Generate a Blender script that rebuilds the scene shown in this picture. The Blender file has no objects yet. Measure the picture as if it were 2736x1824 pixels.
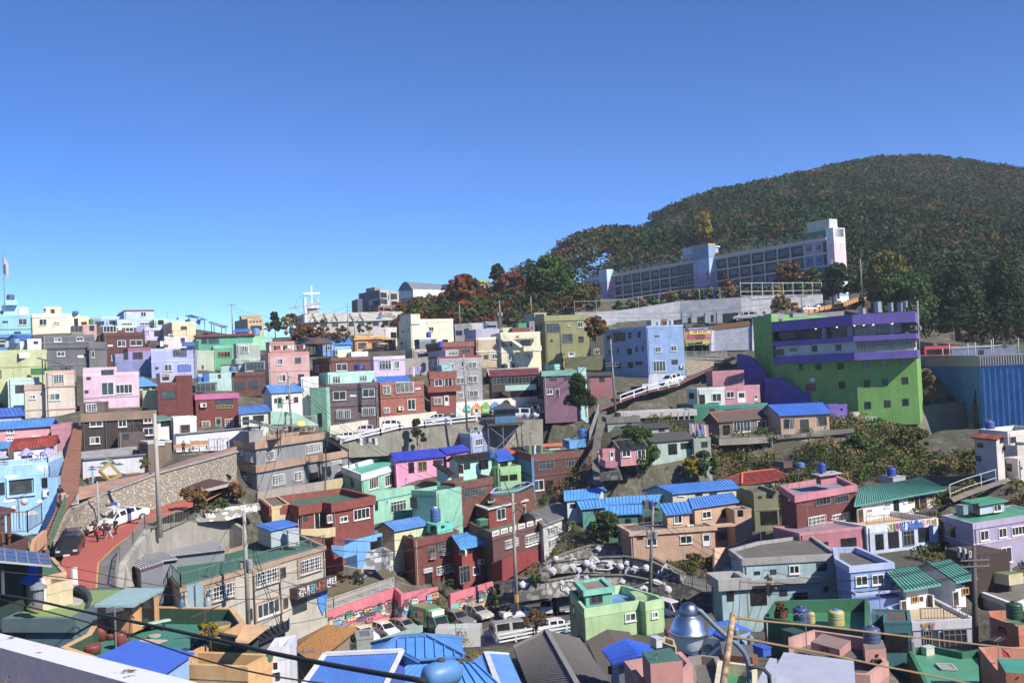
import bpy,math,random
import numpy as np
from mathutils import Vector,Matrix,noise
R_=math.radians
random.seed(7)
sc=bpy.context.scene
COL=sc.collection
CZ=60.0
F_=2700.0
RO=R_(2.6)
TH=math.atan(88/2700)
Rv=Vector((1,0,0))
Uv=Vector((0,-math.sin(TH),math.cos(TH)))
Fv=Vector((0,math.cos(TH),math.sin(TH)))
cu=Rv*math.cos(RO) -Uv*math.sin(RO)
cv=Rv*math.sin(RO)+Uv*math.cos(RO)
cam=bpy.data.cameras.new('camera')
camo=bpy.data.objects.new('camera',cam)
COL.objects.link(camo)
cam.sensor_width=36
cam.lens=36*F_/2736
cam.clip_start=0.2
cam.clip_end=6000
m=Matrix((cu,cv,-Fv)).transposed().to_4x4()
m.translation=(0,0,CZ)
camo.matrix_world=m
sc.camera=camo
SEL=R_(40)
SAZ=R_(50)
sdir=Vector((math.sin(SAZ)*math.cos(SEL),-math.cos(SAZ)*math.cos(SEL),math.sin(SEL)))
w=bpy.data.worlds.new('World')
sc.world=w
w.use_nodes=True
nt=w.node_tree
bg=nt.nodes['Background']
sky=nt.nodes.new('ShaderNodeTexSky')
sky.sky_type='NISHITA'
sky.sun_disc=False
sky.sun_elevation=SEL
sky.sun_rotation=math.atan2(sdir.x,sdir.y)
sky.altitude=3000
sky.air_density=0.6
sky.dust_density=0
sky.ozone_density=2.0
hs=nt.nodes.new('ShaderNodeHueSaturation')
hs.inputs['Saturation'].default_value=1.24
hs.inputs['Hue'].default_value=0.508
hs.inputs['Value'].default_value=1.08
nt.links.new(sky.outputs[0],hs.inputs['Color'])
nt.links.new(hs.outputs[0],bg.inputs[0])
bg.inputs[1].default_value=0.15
sl=bpy.data.lights.new('sun','SUN')
sl.energy=4.7
sl.angle=R_(0.5)
sl.color=(1,0.93,0.83)
so=bpy.data.objects.new('sun',sl)
COL.objects.link(so)
so.rotation_euler=(-sdir).to_track_quat('-Z','Y').to_euler()
sc.view_settings.view_transform='Standard'
sc.view_settings.look='None'
sc.view_settings.exposure=0.52
sc.view_settings.gamma=1
sc.cycles.max_bounces=5
sc.cycles.diffuse_bounces=3
sc.cycles.glossy_bounces=2
sc.cycles.transparent_max_bounces=6
sc.cycles.transmission_bounces=3
sc.cycles.use_denoising=True
sc.cycles.caustics_reflective=False
sc.cycles.caustics_refractive=False
FX,FY,FS=(0,0,1.0)

def fr(k,s=3.92):
 global FX,FY,FS
 if k=='0':
  FX,FY,FS=(0,0,1.0)
 elif isinstance(k,str):
  FX,FY,FS=([0,534,1068,1602,2136][int(k[0])],[700,1060,1424][int(k[1])],s)
 else:
  FX,FY,FS=(k[0],k[1],s)

def px(x,y):
 return (FX+x/FS,FY+y/FS)

def ray(x,y):
 X,Y=px(x,y)
 u=(X -1368)/F_
 v=(912 -Y)/F_
 return Fv+cu*u+cv*v
C0=Vector((0,0,CZ))
DADJ=None

def adj(d):
 return d if DADJ is None else DADJ(d)

def at_raw(x,y,d):
 D=ray(x,y)
 return C0+D*(d/D.y)

def at(x,y,d):
 return at_raw(x,y,adj(d))

def onz(x,y,z,dr=None):
 D=ray(x,y)
 t=(z -CZ)/D.z if abs(D.z)>1e-06 else -1
 if dr and (not 0.6*dr<t*D.y<1.8*dr):
  print('WARN onz',x,y,FX,FY,'d',round(t*D.y,1),'ref',dr)
  t=dr/D.y
 return C0+D*t

def mpp(d):
 return d/F_/FS
MC={}
DES=0.2

def lin(h,raw=0):
 r=[]
 for i in (0,2,4):
  c=int(h[i:i+2],16)/255
  r.append(c/12.92 if c<0.04045 else ((c+0.055)/1.055)**2.4)
 if DES and (not raw):
  L=0.3*r[0]+0.59*r[1]+0.11*r[2]
  r=[x*(1 -DES)+L*DES+0.02 for x in r]
 return r

def mixn(n,l,fac,a,b,mode='MIX'):
 m=n.new('ShaderNodeMix')
 m.data_type='RGBA'
 m.blend_type=mode
 for s,i in ((fac,0),(a,6),(b,7)):
  if isinstance(s,(int,float)):
   m.inputs[i].default_value=s
  elif isinstance(s,(tuple,list)):
   m.inputs[i].default_value=(*s[:3],1)
  else:
   l.new(s,m.inputs[i])
 return m.outputs[2]

def M(code):
 if not isinstance(code,str):
  return code
 if code in MC:
  return MC[code]
 if code=='lamp':
  mt=bpy.data.materials.new('lit_lamp')
  mt.use_nodes=True
  b=mt.node_tree.nodes['Principled BSDF']
  b.inputs['Emission Color'].default_value=(1,0.72,0.4,1)
  b.inputs['Emission Strength'].default_value=3
  b.inputs['Base Color'].default_value=(0.8,0.7,0.6,1)
  MC[code]=mt
  return mt
 k=code[0]
 hx=code[1:7] if len(code)>=7 else '808080'
 c=lin(hx)
 names=dict(s='stucco',b='brick',m='painted_metal',c='concrete',t='roof_tile',p='plastic',w='plain_paint',g='glass',k='cobble',f='foliage',r='rough_earth',a='car_paint',v='paving',y='rusted_metal',h='cloth',q='rubble')
 mt=bpy.data.materials.new(names.get(k,'surface')+'_'+hx.lower())
 mt.use_nodes=True
 n=mt.node_tree.nodes
 l=mt.node_tree.links
 b=n['Principled BSDF']

 def tex(scale,detail=4,rough=0.6,coord='Object',sc3=None):
  tc=n.new('ShaderNodeTexCoord')
  t=n.new('ShaderNodeTexNoise')
  t.inputs['Scale'].default_value=scale
  t.inputs['Detail'].default_value=detail
  t.inputs['Roughness'].default_value=rough
  if sc3:
   mp=n.new('ShaderNodeMapping')
   mp.inputs['Scale'].default_value=sc3
   l.new(tc.outputs[coord],mp.inputs[0])
   l.new(mp.outputs[0],t.inputs[0])
  else:
   l.new(tc.outputs[coord],t.inputs[0])
  return t.outputs[0]

 def ramp(src,lo,hi,a=0.0,bb=1.0):
  m=n.new('ShaderNodeMapRange')
  m.inputs[1].default_value=lo
  m.inputs[2].default_value=hi
  m.inputs[3].default_value=a
  m.inputs[4].default_value=bb
  l.new(src,m.inputs[0])
  return m.outputs[0]

 def bump(src,st,dist=0.02):
  bp=n.new('ShaderNodeBump')
  bp.inputs['Strength'].default_value=st
  bp.inputs['Distance'].default_value=dist
  l.new(src,bp.inputs['Height'])
  l.new(bp.outputs[0],b.inputs['Normal'])
 dk=[x*0.62 for x in c]
 lt=[min(1,x*1.12) for x in c]
 rough=0.9
 out=None
 if k=='s':
  o=mixn(n,l,ramp(tex(0.35,6,0.7),0.35,0.68),[x*0.8 for x in c],lt)
  o=mixn(n,l,ramp(tex(1.0,6,0.75,'Object',(2.6,2.6,0.14)),0.5,0.72,0,0.62),o,[x*0.5+0.012 for x in c])
  o=mixn(n,l,ramp(tex(6,3),0.55,0.8,0,0.3),o,[x*0.8 for x in c])
  out=o
  bump(tex(9,4),0.35,0.03)
 elif k in 'bv':
  tc=n.new('ShaderNodeTexCoord')
  br=n.new('ShaderNodeTexBrick')
  l.new(tc.outputs['UV'],br.inputs[0])
  br.inputs['Scale'].default_value=1
  bw=(0.46,0.15) if k=='b' else (0.9,0.3)
  br.inputs['Brick Width'].default_value=bw[0]
  br.inputs['Row Height'].default_value=bw[1]
  br.inputs['Mortar Size'].default_value=0.012
  br.inputs['Color1'].default_value=(*c,1)
  br.inputs['Color2'].default_value=(*[x*0.62 for x in c],1)
  if k=='v':
   br.inputs['Color1'].default_value=(*lin('B07A58'),1)
   br.inputs['Color2'].default_value=(*lin('6C6878'),1)
  br.inputs['Mortar'].default_value=(*[x*0.55+0.035 for x in c],1)
  br.inputs['Bias'].default_value=-0.1
  o=mixn(n,l,ramp(tex(0.5,5),0.4,0.7,0,0.35),br.outputs[0],[x*0.5 for x in c])
  out=mixn(n,l,ramp(tex(1,5,0.7,'Object',(2,2,0.2)),0.55,0.8,0,0.4),o,[x*0.4+0.02 for x in c])
  rough=0.85
  bump(br.outputs[1],-0.3,0.01)
 elif k=='m':
  o=mixn(n,l,ramp(tex(0.5,5),0.35,0.7),[x*0.82 for x in c],lt)
  o=mixn(n,l,ramp(tex(0.9,6,0.7),0.5,0.7,0,0.5),o,[x*0.7+0.05 for x in c])
  out=mixn(n,l,ramp(tex(3,5,0.7),0.6,0.68,0,0.6),o,[x*0.5+0.05 for x in c])
  rough=0.5
 elif k=='c':
  o=mixn(n,l,ramp(tex(0.4,6,0.7),0.3,0.7),dk,lt)
  o=mixn(n,l,ramp(tex(1.2,5,0.7,'Object',(2.5,2.5,0.15)),0.5,0.75,0,0.6),o,[x*0.4 for x in c])
  out=mixn(n,l,ramp(tex(5,4),0.5,0.8,0,0.4),o,[x*0.7 for x in c])
  bump(tex(5,5),0.5,0.04)
 elif k=='t':
  tc=n.new('ShaderNodeTexCoord')
  wv=n.new('ShaderNodeTexWave')
  wv.bands_direction='X'
  wv.inputs['Scale'].default_value=1.1
  l.new(tc.outputs['UV'],wv.inputs[0])
  out=mixn(n,l,ramp(tex(1.2,5),0.4,0.7),[x*0.7 for x in c],lt)
  rough=0.6
  bump(wv.outputs[0],0.9,0.08)
 elif k=='g':
  out=mixn(n,l,ramp(tex(0.8,2),0.4,0.6),[x*0.6 for x in c],c)
  rough=0.12
  b.inputs['Specular IOR Level'].default_value=0.6
 elif k in 'kq':
  tc=n.new('ShaderNodeTexCoord')
  vo=n.new('ShaderNodeTexVoronoi')
  vo.inputs['Scale'].default_value=4.6 if k=='k' else 1.6
  l.new(tc.outputs['UV'],vo.inputs[0])
  v2=n.new('ShaderNodeTexVoronoi')
  v2.inputs['Scale'].default_value=vo.inputs['Scale'].default_value
  l.new(tc.outputs['UV'],v2.inputs[0])
  st=mixn(n,l,v2.outputs['Color'],[x*0.55 for x in c],lt)
  st2=mixn(n,l,ramp(tex(0.25,4),0.35,0.7),[x*0.8 for x in c],st)
  mask=ramp(vo.outputs['Distance'],*((0.3,0.5) if k=='k' else (0.44,0.56)))
  out=mixn(n,l,mask,st,[x*0.36 for x in c] if k=='q' else [x*0.42 for x in lin('B5A78F')])
  bump(mask,-0.8,0.08)
 elif k=='f':
  at_=n.new('ShaderNodeAttribute')
  at_.attribute_name='tint'
  out=mixn(n,l,1.0,at_.outputs[0],c,'MULTIPLY')
  rough=0.8
  b.inputs['Specular IOR Level'].default_value=0.15
 elif k=='r':
  o=mixn(n,l,ramp(tex(0.12,7,0.7),0.35,0.65),lin('5A5138'),lin('39421F'))
  o=mixn(n,l,ramp(tex(0.6,6,0.7),0.5,0.68),o,lin('7D7468'))
  out=mixn(n,l,ramp(tex(3,5),0.4,0.7,0,0.6),o,lin('3A342A'))
  bump(tex(1.5,6),1.0,0.3)
 elif k=='a':
  out=mixn(n,l,ramp(tex(1,2),0.3,0.7),[x*0.95 for x in c],c)
  rough=0.28
  b.inputs['Coat Weight'].default_value=0.6
 elif k=='y':
  out=mixn(n,l,ramp(tex(14,7,0.75),*((0.45,0.6) if code[1] !='D' else (0.6,0.64))),c,lin('6A4526'))
  rough=0.7
  bump(tex(40,6),0.4,0.003)
 elif k=='p':
  out=mixn(n,l,ramp(tex(1.5,4),0.4,0.8),c,[x*0.75+0.01 for x in c])
  rough=0.45
 elif k=='h':
  out=mixn(n,l,ramp(tex(4,3),0.35,0.7),[x*0.75 for x in c],c)
  rough=1
 else:
  out=mixn(n,l,ramp(tex(2,4),0.4,0.8),c,[x*0.8 for x in c])
  rough=0.8
 l.new(out,b.inputs['Base Color'])
 b.inputs['Roughness'].default_value=rough
 MC[code]=mt
 return mt

class MB:

 def __init__(s):
  s.v=[]
  s.f=[]
  s.m=[]

 def face(s,pts,mi=0):
  i=len(s.v)
  s.v.extend([tuple(p) for p in pts])
  s.f.append(tuple(range(i,i+len(pts))))
  s.m.append(mi)
  return s

 def prism(s,poly,z0,z1,mi=0,cap=True,bot=False,mtop=None):
  n=len(poly)
  a=[(p[0],p[1],z0) for p in poly]
  b=[(p[0],p[1],z1) for p in poly]
  ar=sum((poly[i][0]*poly[(i+1) % n][1] -poly[(i+1) % n][0]*poly[i][1] for i in range(n)))
  if ar<0:
   a.reverse()
   b.reverse()
  for i in range(n):
   j=(i+1) % n
   s.face([a[i],a[j],b[j],b[i]],mi)
  if cap:
   s.face(b,mi if mtop is None else mtop)
  if bot:
   s.face(a[::-1],mi)
  return s

 def ring(s,po,pi,z0,z1,mi=0,bot=True):
  n=len(po)
  for i in range(n):
   j=(i+1) % n
   A,B,a,b=(po[i],po[j],pi[i],pi[j])
   s.face([(A[0],A[1],z0),(B[0],B[1],z0),(B[0],B[1],z1),(A[0],A[1],z1)],mi)
   s.face([(b[0],b[1],z0),(a[0],a[1],z0),(a[0],a[1],z1),(b[0],b[1],z1)],mi)
   s.face([(A[0],A[1],z1),(B[0],B[1],z1),(b[0],b[1],z1),(a[0],a[1],z1)],mi)
   if bot:
    s.face([(B[0],B[1],z0),(A[0],A[1],z0),(a[0],a[1],z0),(b[0],b[1],z0)],mi)
  return s

 def hexa(s,p,mi=0):
  for q in ((0,3,2,1),(4,5,6,7),(0,1,5,4),(1,2,6,5),(2,3,7,6),(3,0,4,7)):
   s.face([p[k] for k in q],mi)
  return s

 def obox(s,c,ax,ay,az,mi=0):
  c=Vector(c)
  P=[c+ax*i+ay*j+az*k for k in (-1,1) for i,j in ((-1,-1),(1,-1),(1,1),(-1,1))]
  return s.hexa(P,mi)

 def box(s,c,sx,sy,sz,yaw=0,mi=0):
  return s.obox(c,Vector((math.cos(yaw),math.sin(yaw),0))*sx/2,Vector((-math.sin(yaw),math.cos(yaw),0))*sy/2,Vector((0,0,sz/2)),mi)

 def bar(s,a,b,wd,mi=0,hgt=None):
  a=Vector(a)
  b=Vector(b)
  d=b -a
  if d.length<1e-06:
   return s
  u=Vector((0,0,1)) if abs(d.normalized().z)<0.9 else Vector((1,0,0))
  x=d.cross(u).normalized()*wd/2
  y=x.cross(d).normalized()*(hgt or wd)/2
  return s.obox((a+b)/2,d/2,x,y,mi)

 def slab(s,poly,t,mi=0):
  b=[Vector(p) -Vector((0,0,t)) for p in poly]
  s.face(poly,mi)
  s.face(b[::-1],mi)
  for i in range(len(poly)):
   j=(i+1) % len(poly)
   s.face([b[i],b[j],poly[j],poly[i]],mi)
  return s

 def tube(s,pts,rad,n=8,mi=0,caps=True):
  pts=[Vector(p) for p in pts]
  rs=rad if isinstance(rad,(list,tuple)) else [rad]*len(pts)
  rings=[]
  for i,p in enumerate(pts):
   d=(pts[min(i+1,len(pts) -1)] -pts[max(i -1,0)]).normalized()
   u=Vector((0,0,1)) if abs(d.z)<0.9 else Vector((1,0,0))
   x=d.cross(u).normalized()
   y=x.cross(d)
   base=len(s.v)
   s.v.extend([tuple(p+(x*math.cos(a)+y*math.sin(a))*rs[i]) for a in [2*math.pi*k/n for k in range(n)]])
   rings.append(base)
  for i in range(len(pts) -1):
   for k in range(n):
    k2=(k+1) % n
    s.f.append((rings[i]+k,rings[i]+k2,rings[i+1]+k2,rings[i+1]+k))
    s.m.append(mi)
  if caps:
   s.f.append(tuple((rings[0]+k for k in range(n)))[::-1])
   s.m.append(mi)
   s.f.append(tuple((rings[-1]+k for k in range(n))))
   s.m.append(mi)
  return s

 def lathe(s,c,prof,n=16,mi=0):
  return s.tube([(c[0],c[1],c[2]+z) for r,z in prof],[max(r,0.001) for r,z in prof],n,mi)

 def build(s,name,mats,parent=None,smooth=False,base=None,kind=None):
  me=bpy.data.meshes.new(name)
  o0=Vector(base) if base is not None else parent['_b'] if parent is not None and False else Vector((0,0,0))
  if parent is not None:
   o0=WL[parent.name]
  V=np.array(s.v,dtype=np.float64).reshape(-1,3) -np.array(o0)
  me.from_pydata(V.tolist(),[],s.f)
  if not isinstance(mats,(list,tuple)):
   mats=[mats]
  for mm in mats:
   me.materials.append(M(mm))
  if len(mats)>1:
   me.polygons.foreach_set('material_index',s.m)
  if smooth:
   me.polygons.foreach_set('use_smooth',[True]*len(s.f))
  uv=me.uv_layers.new(name='UVMap')
  nf=len(me.polygons)
  nl=len(me.loops)
  nr=np.empty(nf*3)
  me.polygons.foreach_get('normal',nr)
  nr=nr.reshape(-1,3)
  li=np.empty(nl,dtype=np.int32)
  me.loops.foreach_get('vertex_index',li)
  lt=np.empty(nf,dtype=np.int32)
  me.polygons.foreach_get('loop_total',lt)
  fi=np.repeat(np.arange(nf),lt)
  N=nr[fi]
  P=V[li]
  h=np.hypot(N[:,0],N[:,1])
  wall=h>0.05
  tx=np.where(wall,-N[:,1]/np.maximum(h,1e-06),1)
  ty=np.where(wall,N[:,0]/np.maximum(h,1e-06),0)
  u=P[:,0]*tx+P[:,1]*ty
  vv=np.where(wall,P[:,2]/np.maximum(h,0.3),P[:,1])
  uv.data.foreach_set('uv',np.stack([u,vv],1).ravel())
  me.update()
  o=bpy.data.objects.new(name,me)
  COL.objects.link(o)
  if parent is not None:
   o.parent=parent
   WL[o.name]=Vector(o0)
  else:
   o.location=o0
   WL[o.name]=Vector(o0)
  if kind:
   o['kind']=kind
  return o
WL={}

def tag(o,label=None,cat=None,grp=None,kind=None):
 if label:
  o['label']=label
 if cat:
  o['category']=cat
 if grp:
  o['group']=grp
 if kind:
  o['kind']=kind
 return o

def root(name,loc,label,cat,grp=None):
 o=bpy.data.objects.new(name,None)
 COL.objects.link(o)
 o.location=loc
 o.empty_display_size=0.5
 WL[o.name]=Vector(loc)
 return tag(o,label,cat,grp)

def offset(poly,t):
 n=len(poly)
 ar=sum((poly[i][0]*poly[(i+1) % n][1] -poly[(i+1) % n][0]*poly[i][1] for i in range(n)))
 sg=1 if ar>0 else -1
 out=[]
 for i in range(n):
  a=Vector(poly[i -1][:2])
  b=Vector(poly[i][:2])
  c=Vector(poly[(i+1) % n][:2])
  d1=(b -a).normalized()
  d2=(c -b).normalized()
  n1=Vector((d1.y,-d1.x))*sg
  n2=Vector((d2.y,-d2.x))*sg
  m_=n1+n2
  m_=m_.normalized() if m_.length>0.1 else n1
  k=max(0.45,m_.dot(n1))
  out.append(tuple(b+m_*(t/k)))
 return out
GL=['g1E2A30','g141A20','g2C4448','g243038','g3A4A4E','g16262A']

def window(rt,c,n,t,w_,h_,st='w'):
 up=Vector((0,0,1))
 dr=c+n*0.03
 fc={'w':'wDCDCD8','d':'w2A2A2C','g':'wDADAD6','y':'wB88A18','R':'w7A2020','m':'w6E7072','M':'wD0D4D2','n':'wDCDCD8','G':'w3E4A44','b':'w5A4A3A','k':'w2A2A2C'}.get(st,'wD8D8D4')
 if st=='h' or st=='D':
  b_=MB()
  b_.obox(c+n*0.01,t*w_/2,n*0.05,up*h_/2)
  b_.build('doorway' if st=='D' else 'opening','g0C0C0E',rt)  # near-black box painted as the dark inside; the wall is uncut
  return
 if st in 'rTB':
  b_=MB()
  q=0.07
  for sx in (-1,1):
   b_.obox(c+t*sx*(w_/2 -q/2),t*q/2,n*0.09,up*h_/2)
  b_.obox(c+up*(h_/2 -q/2),t*(w_/2 -q),n*0.088,up*q/2)
  fo=b_.build('door','wC8C4B8',rt)
  b2=MB()
  b2.obox(c,t*(w_/2 -q),n*0.04,up*(h_/2 -q))
  b2.obox(c -t*0+n*0.05+up*h_*0.15,t*(w_/2 -q)*0.7,n*0.012,up*h_*0.2,1)
  b2.build('door_leaf',[{'r':'w5A2A1C','T':'w2E8A78','B':'wD8DCDC'}[st],'g2A3034'],fo)
  return
 if st=='v':
  b_=MB()
  b_.obox(c+n*0.2,t*0.42,n*0.17,up*0.3)
  o=b_.build('air_conditioner','pDADAD2',rt)
  b2=MB()
  b2.tube([c+n*0.37+t*0.1,c+n*0.39+t*0.1],0.22,12)
  b2.build('fan_grille','w4A4C4C',o)
  return
 if st=='S':
  b_=MB()
  b_.obox(c+n*0.02,t*w_/2,n*0.03,up*h_/2)
  b_.build('wall_plate','wE4E4E0',rt)
  return
 b_=MB()
 q=min(0.09,w_*0.12)
 pr=0.1 if st not in 'kd' else 0.05
 if st=='k':
  q=0.04
 for sx in (-1,1):
  b_.obox(c+t*sx*(w_/2 -q/2),t*q/2,n*pr,up*h_/2)
 for sz in (-1,1):
  b_.obox(c+up*sz*(h_/2 -q/2),t*(w_/2 -q),n*(pr -0.003),up*q/2)
 nm=1 if w_<2.2*h_ and w_<2.2 else 3 if w_<3.6 else max(3,round(w_/0.9))
 if st in 'mM':
  nm=max(2,round(w_/0.8))
  b_.obox(c+up*h_*0.2,t*(w_/2 -q),n*(pr -0.02),up*0.03)
 if st=='n' or w_<0.5:
  nm=0
 if st=='k':
  nm=0
 for i in range(nm):
  b_.obox(c+t*((i+1)/(nm+1) -0.5)*w_,t*0.035,n*(pr -0.03),up*(h_/2 -q))
 if st in 'wn':
  b_.obox(c -up*(h_/2+0.04)+n*0.06,t*(w_/2+0.06),n*0.1,up*0.035)
 fo=b_.build('window',fc,rt)
 p=MB()
 if nm==1 and st in 'w':
  p.obox(c+t*w_/4,t*(w_/4 -0.04),n*0.025,up*(h_/2 -q))
  p.obox(c -t*w_/4,t*(w_/4 -0.04),n*0.04,up*(h_/2 -q),1)
  gg=random.choice(GL)
  p.build('pane',[gg,random.choice(GL+['g8A9490','g5C7A78'])],fo)
 else:
  p.obox(c,t*(w_/2 -q*0.5),n*0.03,up*(h_/2 -q*0.5))
  p.build('pane',random.choice(GL),fo)
 if st=='g':
  g=MB()
  o_=n*0.32
  nx=max(3,round(w_/0.32))
  nz=max(3,round(h_/0.35))
  for i in range(nx+1):
   g.bar(c+o_+t*(i/nx -0.5)*w_ -up*h_/2,c+o_+t*(i/nx -0.5)*w_+up*h_/2,0.035)
  for i in range(nz+1):
   g.bar(c+o_*0.99 -t*w_/2+up*(i/nz -0.5)*h_,c+o_*0.99+t*w_/2+up*(i/nz -0.5)*h_,0.035)
  for sx in (-1,1):
   for sz in (-1,1):
    g.bar(c+t*sx*w_/2+up*sz*h_/2,c+o_+t*sx*w_/2+up*sz*h_/2,0.04)
  g.build('grille','wE4E4E0',fo)

def wallhit(walls,x,y):
 D=ray(x,y)
 best=None
 for a,b,z0,z1 in walls:
  e=Vector((b[0] -a[0],b[1] -a[1],0))
  L=e.length
  if L<0.05:
   continue
  e/=L
  nn=Vector((e.y,-e.x,0))
  dn=D.dot(nn)
  if abs(dn)<1e-06:
   continue
  t=(Vector((a[0],a[1],0)) -C0).dot(nn)/dn
  p=C0+D*t
  u=(p -Vector((a[0],a[1],0))).dot(e)
  if t>0 and -0.6<u<L+0.6 and (z0 -3<p.z<z1+0.6) and (best is None or t<best[0]):
   if dn>0:
    nn=-nn
   best=(t,p,nn,D)
 return best

def addwins(rt,walls,wins):
 for q in wins:
  x,y,w_,h_=q[:4]
  st=q[4] if len(q)>4 else 'w'
  hit=wallhit(walls,x,y)
  if not hit:
   print('NOHIT',rt.name,FX,FY,q)
   continue
  t,p,nn,D=hit
  tn=Vector((-nn.y,nn.x,0))
  d=p.y
  cosf=max(0.3,abs(tn.dot(Vector((1,0,0))) -tn.y*D.x/D.y))
  window(rt,p,nn,tn,w_*mpp(d)/cosf,h_*mpp(d),st)
BASES=[]
CARVE=[]
HS=[]

def solve(pts,d,ref):
 """measured top points -> plan points; the first measured reference fixes the height"""
 r=pts[ref]
 P0=at_raw(r[0],r[1],d)
 z=P0.z
 out=[]
 for i,q in enumerate(pts):
  if i==ref:
   out.append(P0)
   continue
  if len(q)==2:
   out.append(onz(q[0],q[1],z,d))
  elif q[2]<6:
   s_=q[2]
   D=ray(q[0],q[1])
   k=D.x/D.y
   dd=(d -s_*P0.x)/(1 -s_*k)
   if not 0.75*d<dd<1.35*d:
    print('WARN slope',FX,FY,q,d,dd)
    dd=d
   p=at_raw(q[0],q[1],dd)
   p.z=z
   out.append(p)
  else:
   p=at(q[0],q[1],q[2])
   p.z=z
   out.append(p)
 return (out,z)

def footprint(P,back,closed):
 P2=[Vector((p.x,p.y)) for p in P]
 if closed:
  return P2
 if len(P2)==2:
  e=(P2[1] -P2[0]).normalized()
  nb=Vector((-e.y,e.x))
  nb=nb if nb.y>0 or (abs(nb.y)<0.3 and nb.x>0) else -nb
  return [P2[0],P2[1],P2[1]+nb*back,P2[0]+nb*back]
 if len(P2)==3:
  return [P2[0],P2[1],P2[2],P2[0]+P2[2] -P2[1]]
 e=P2[-1] -P2[-2]
 f=P2[0] -P2[1]
 return P2+[P2[-1]+(P2[0] -P2[1]).normalized()*back if f.length>0.1 else P2[-1]]

def H(label,pts,d,bot,wall,roof='c6E6A64',cap=None,wins=(),ref=None,back=8,ph=0.45,band=None,bands=(),closed=0,name='house',cat='house',grp=None,rt=None,proud=0.03,base=1,wname='wall',par=1,fnd=4,inner=None):
 """flat-roofed block; rt given: it becomes a wing of that house"""
 d=adj(d)
 if ref is None:
  ref=0 if len(pts)==2 else 1
 P,z=solve(pts,d,ref)
 fp=footprint(P,back,closed)
 pb=onz_at(pts[ref][0],bot,d)
 zb=pb.z
 ar=sum((fp[i].x*fp[(i+1) % len(fp)].y -fp[(i+1) % len(fp)].x*fp[i].y for i in range(len(fp))))
 if ar<0:
  fp=fp[::-1]
 isnew=rt is None
 if isnew:
  cx=sum((p.x for p in fp))/len(fp)
  cy=sum((p.y for p in fp))/len(fp)
  rt=root(name,(cx,cy,zb),label,cat,grp)
 bh=band[1] if band else ph+0.1
 bp=band[2] if band and len(band)>2 else proud
 fo=offset(fp,bp)
 fi=offset(fp,-0.22)
 b_=MB()
 b_.prism(fp,zb -(fnd if base else 0),z -ph*0.98,cap=False,bot=not base)
 wo=b_.build(wname,wall,rt)
 if par:
  c_=MB()
  c_.ring(fo,fi,z -bh,z)
  c_.build('parapet',cap or wall,rt)
 r_=MB()
 r_.face([(p[0],p[1],z -ph) for p in (fi if par else fp)])
 r_.build('roof',roof,rt)
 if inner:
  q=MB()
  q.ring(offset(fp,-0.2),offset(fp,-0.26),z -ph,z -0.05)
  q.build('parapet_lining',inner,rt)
 for yb,hh,pr,mt in bands:
  zz=onz_at(pts[ref][0],yb,d).z
  q=MB()
  q.ring(offset(fp,pr),offset(fp,-0.05),zz -hh/2,zz+hh/2)
  q.build('floor_band',mt,rt)
 n=len(fp)
 walls=[(fp[i],fp[(i+1) % n],zb,z) for i in range(n)]
 HS.append((rt,fp,zb,z,z -ph,isnew and cat=='house'))
 addwins(rt,walls,wins)
 if base:
  for p in fp[:]:
   BASES.append((p.x,p.y,zb))
  CARVE.append(([tuple(p) for p in fp],zb))
 return dict(rt=rt,z=z,zr=z -ph,zb=zb,fp=fp,d=d,walls=walls)

def onz_at(x,y,d):
 return at_raw(x,y,d)

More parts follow.
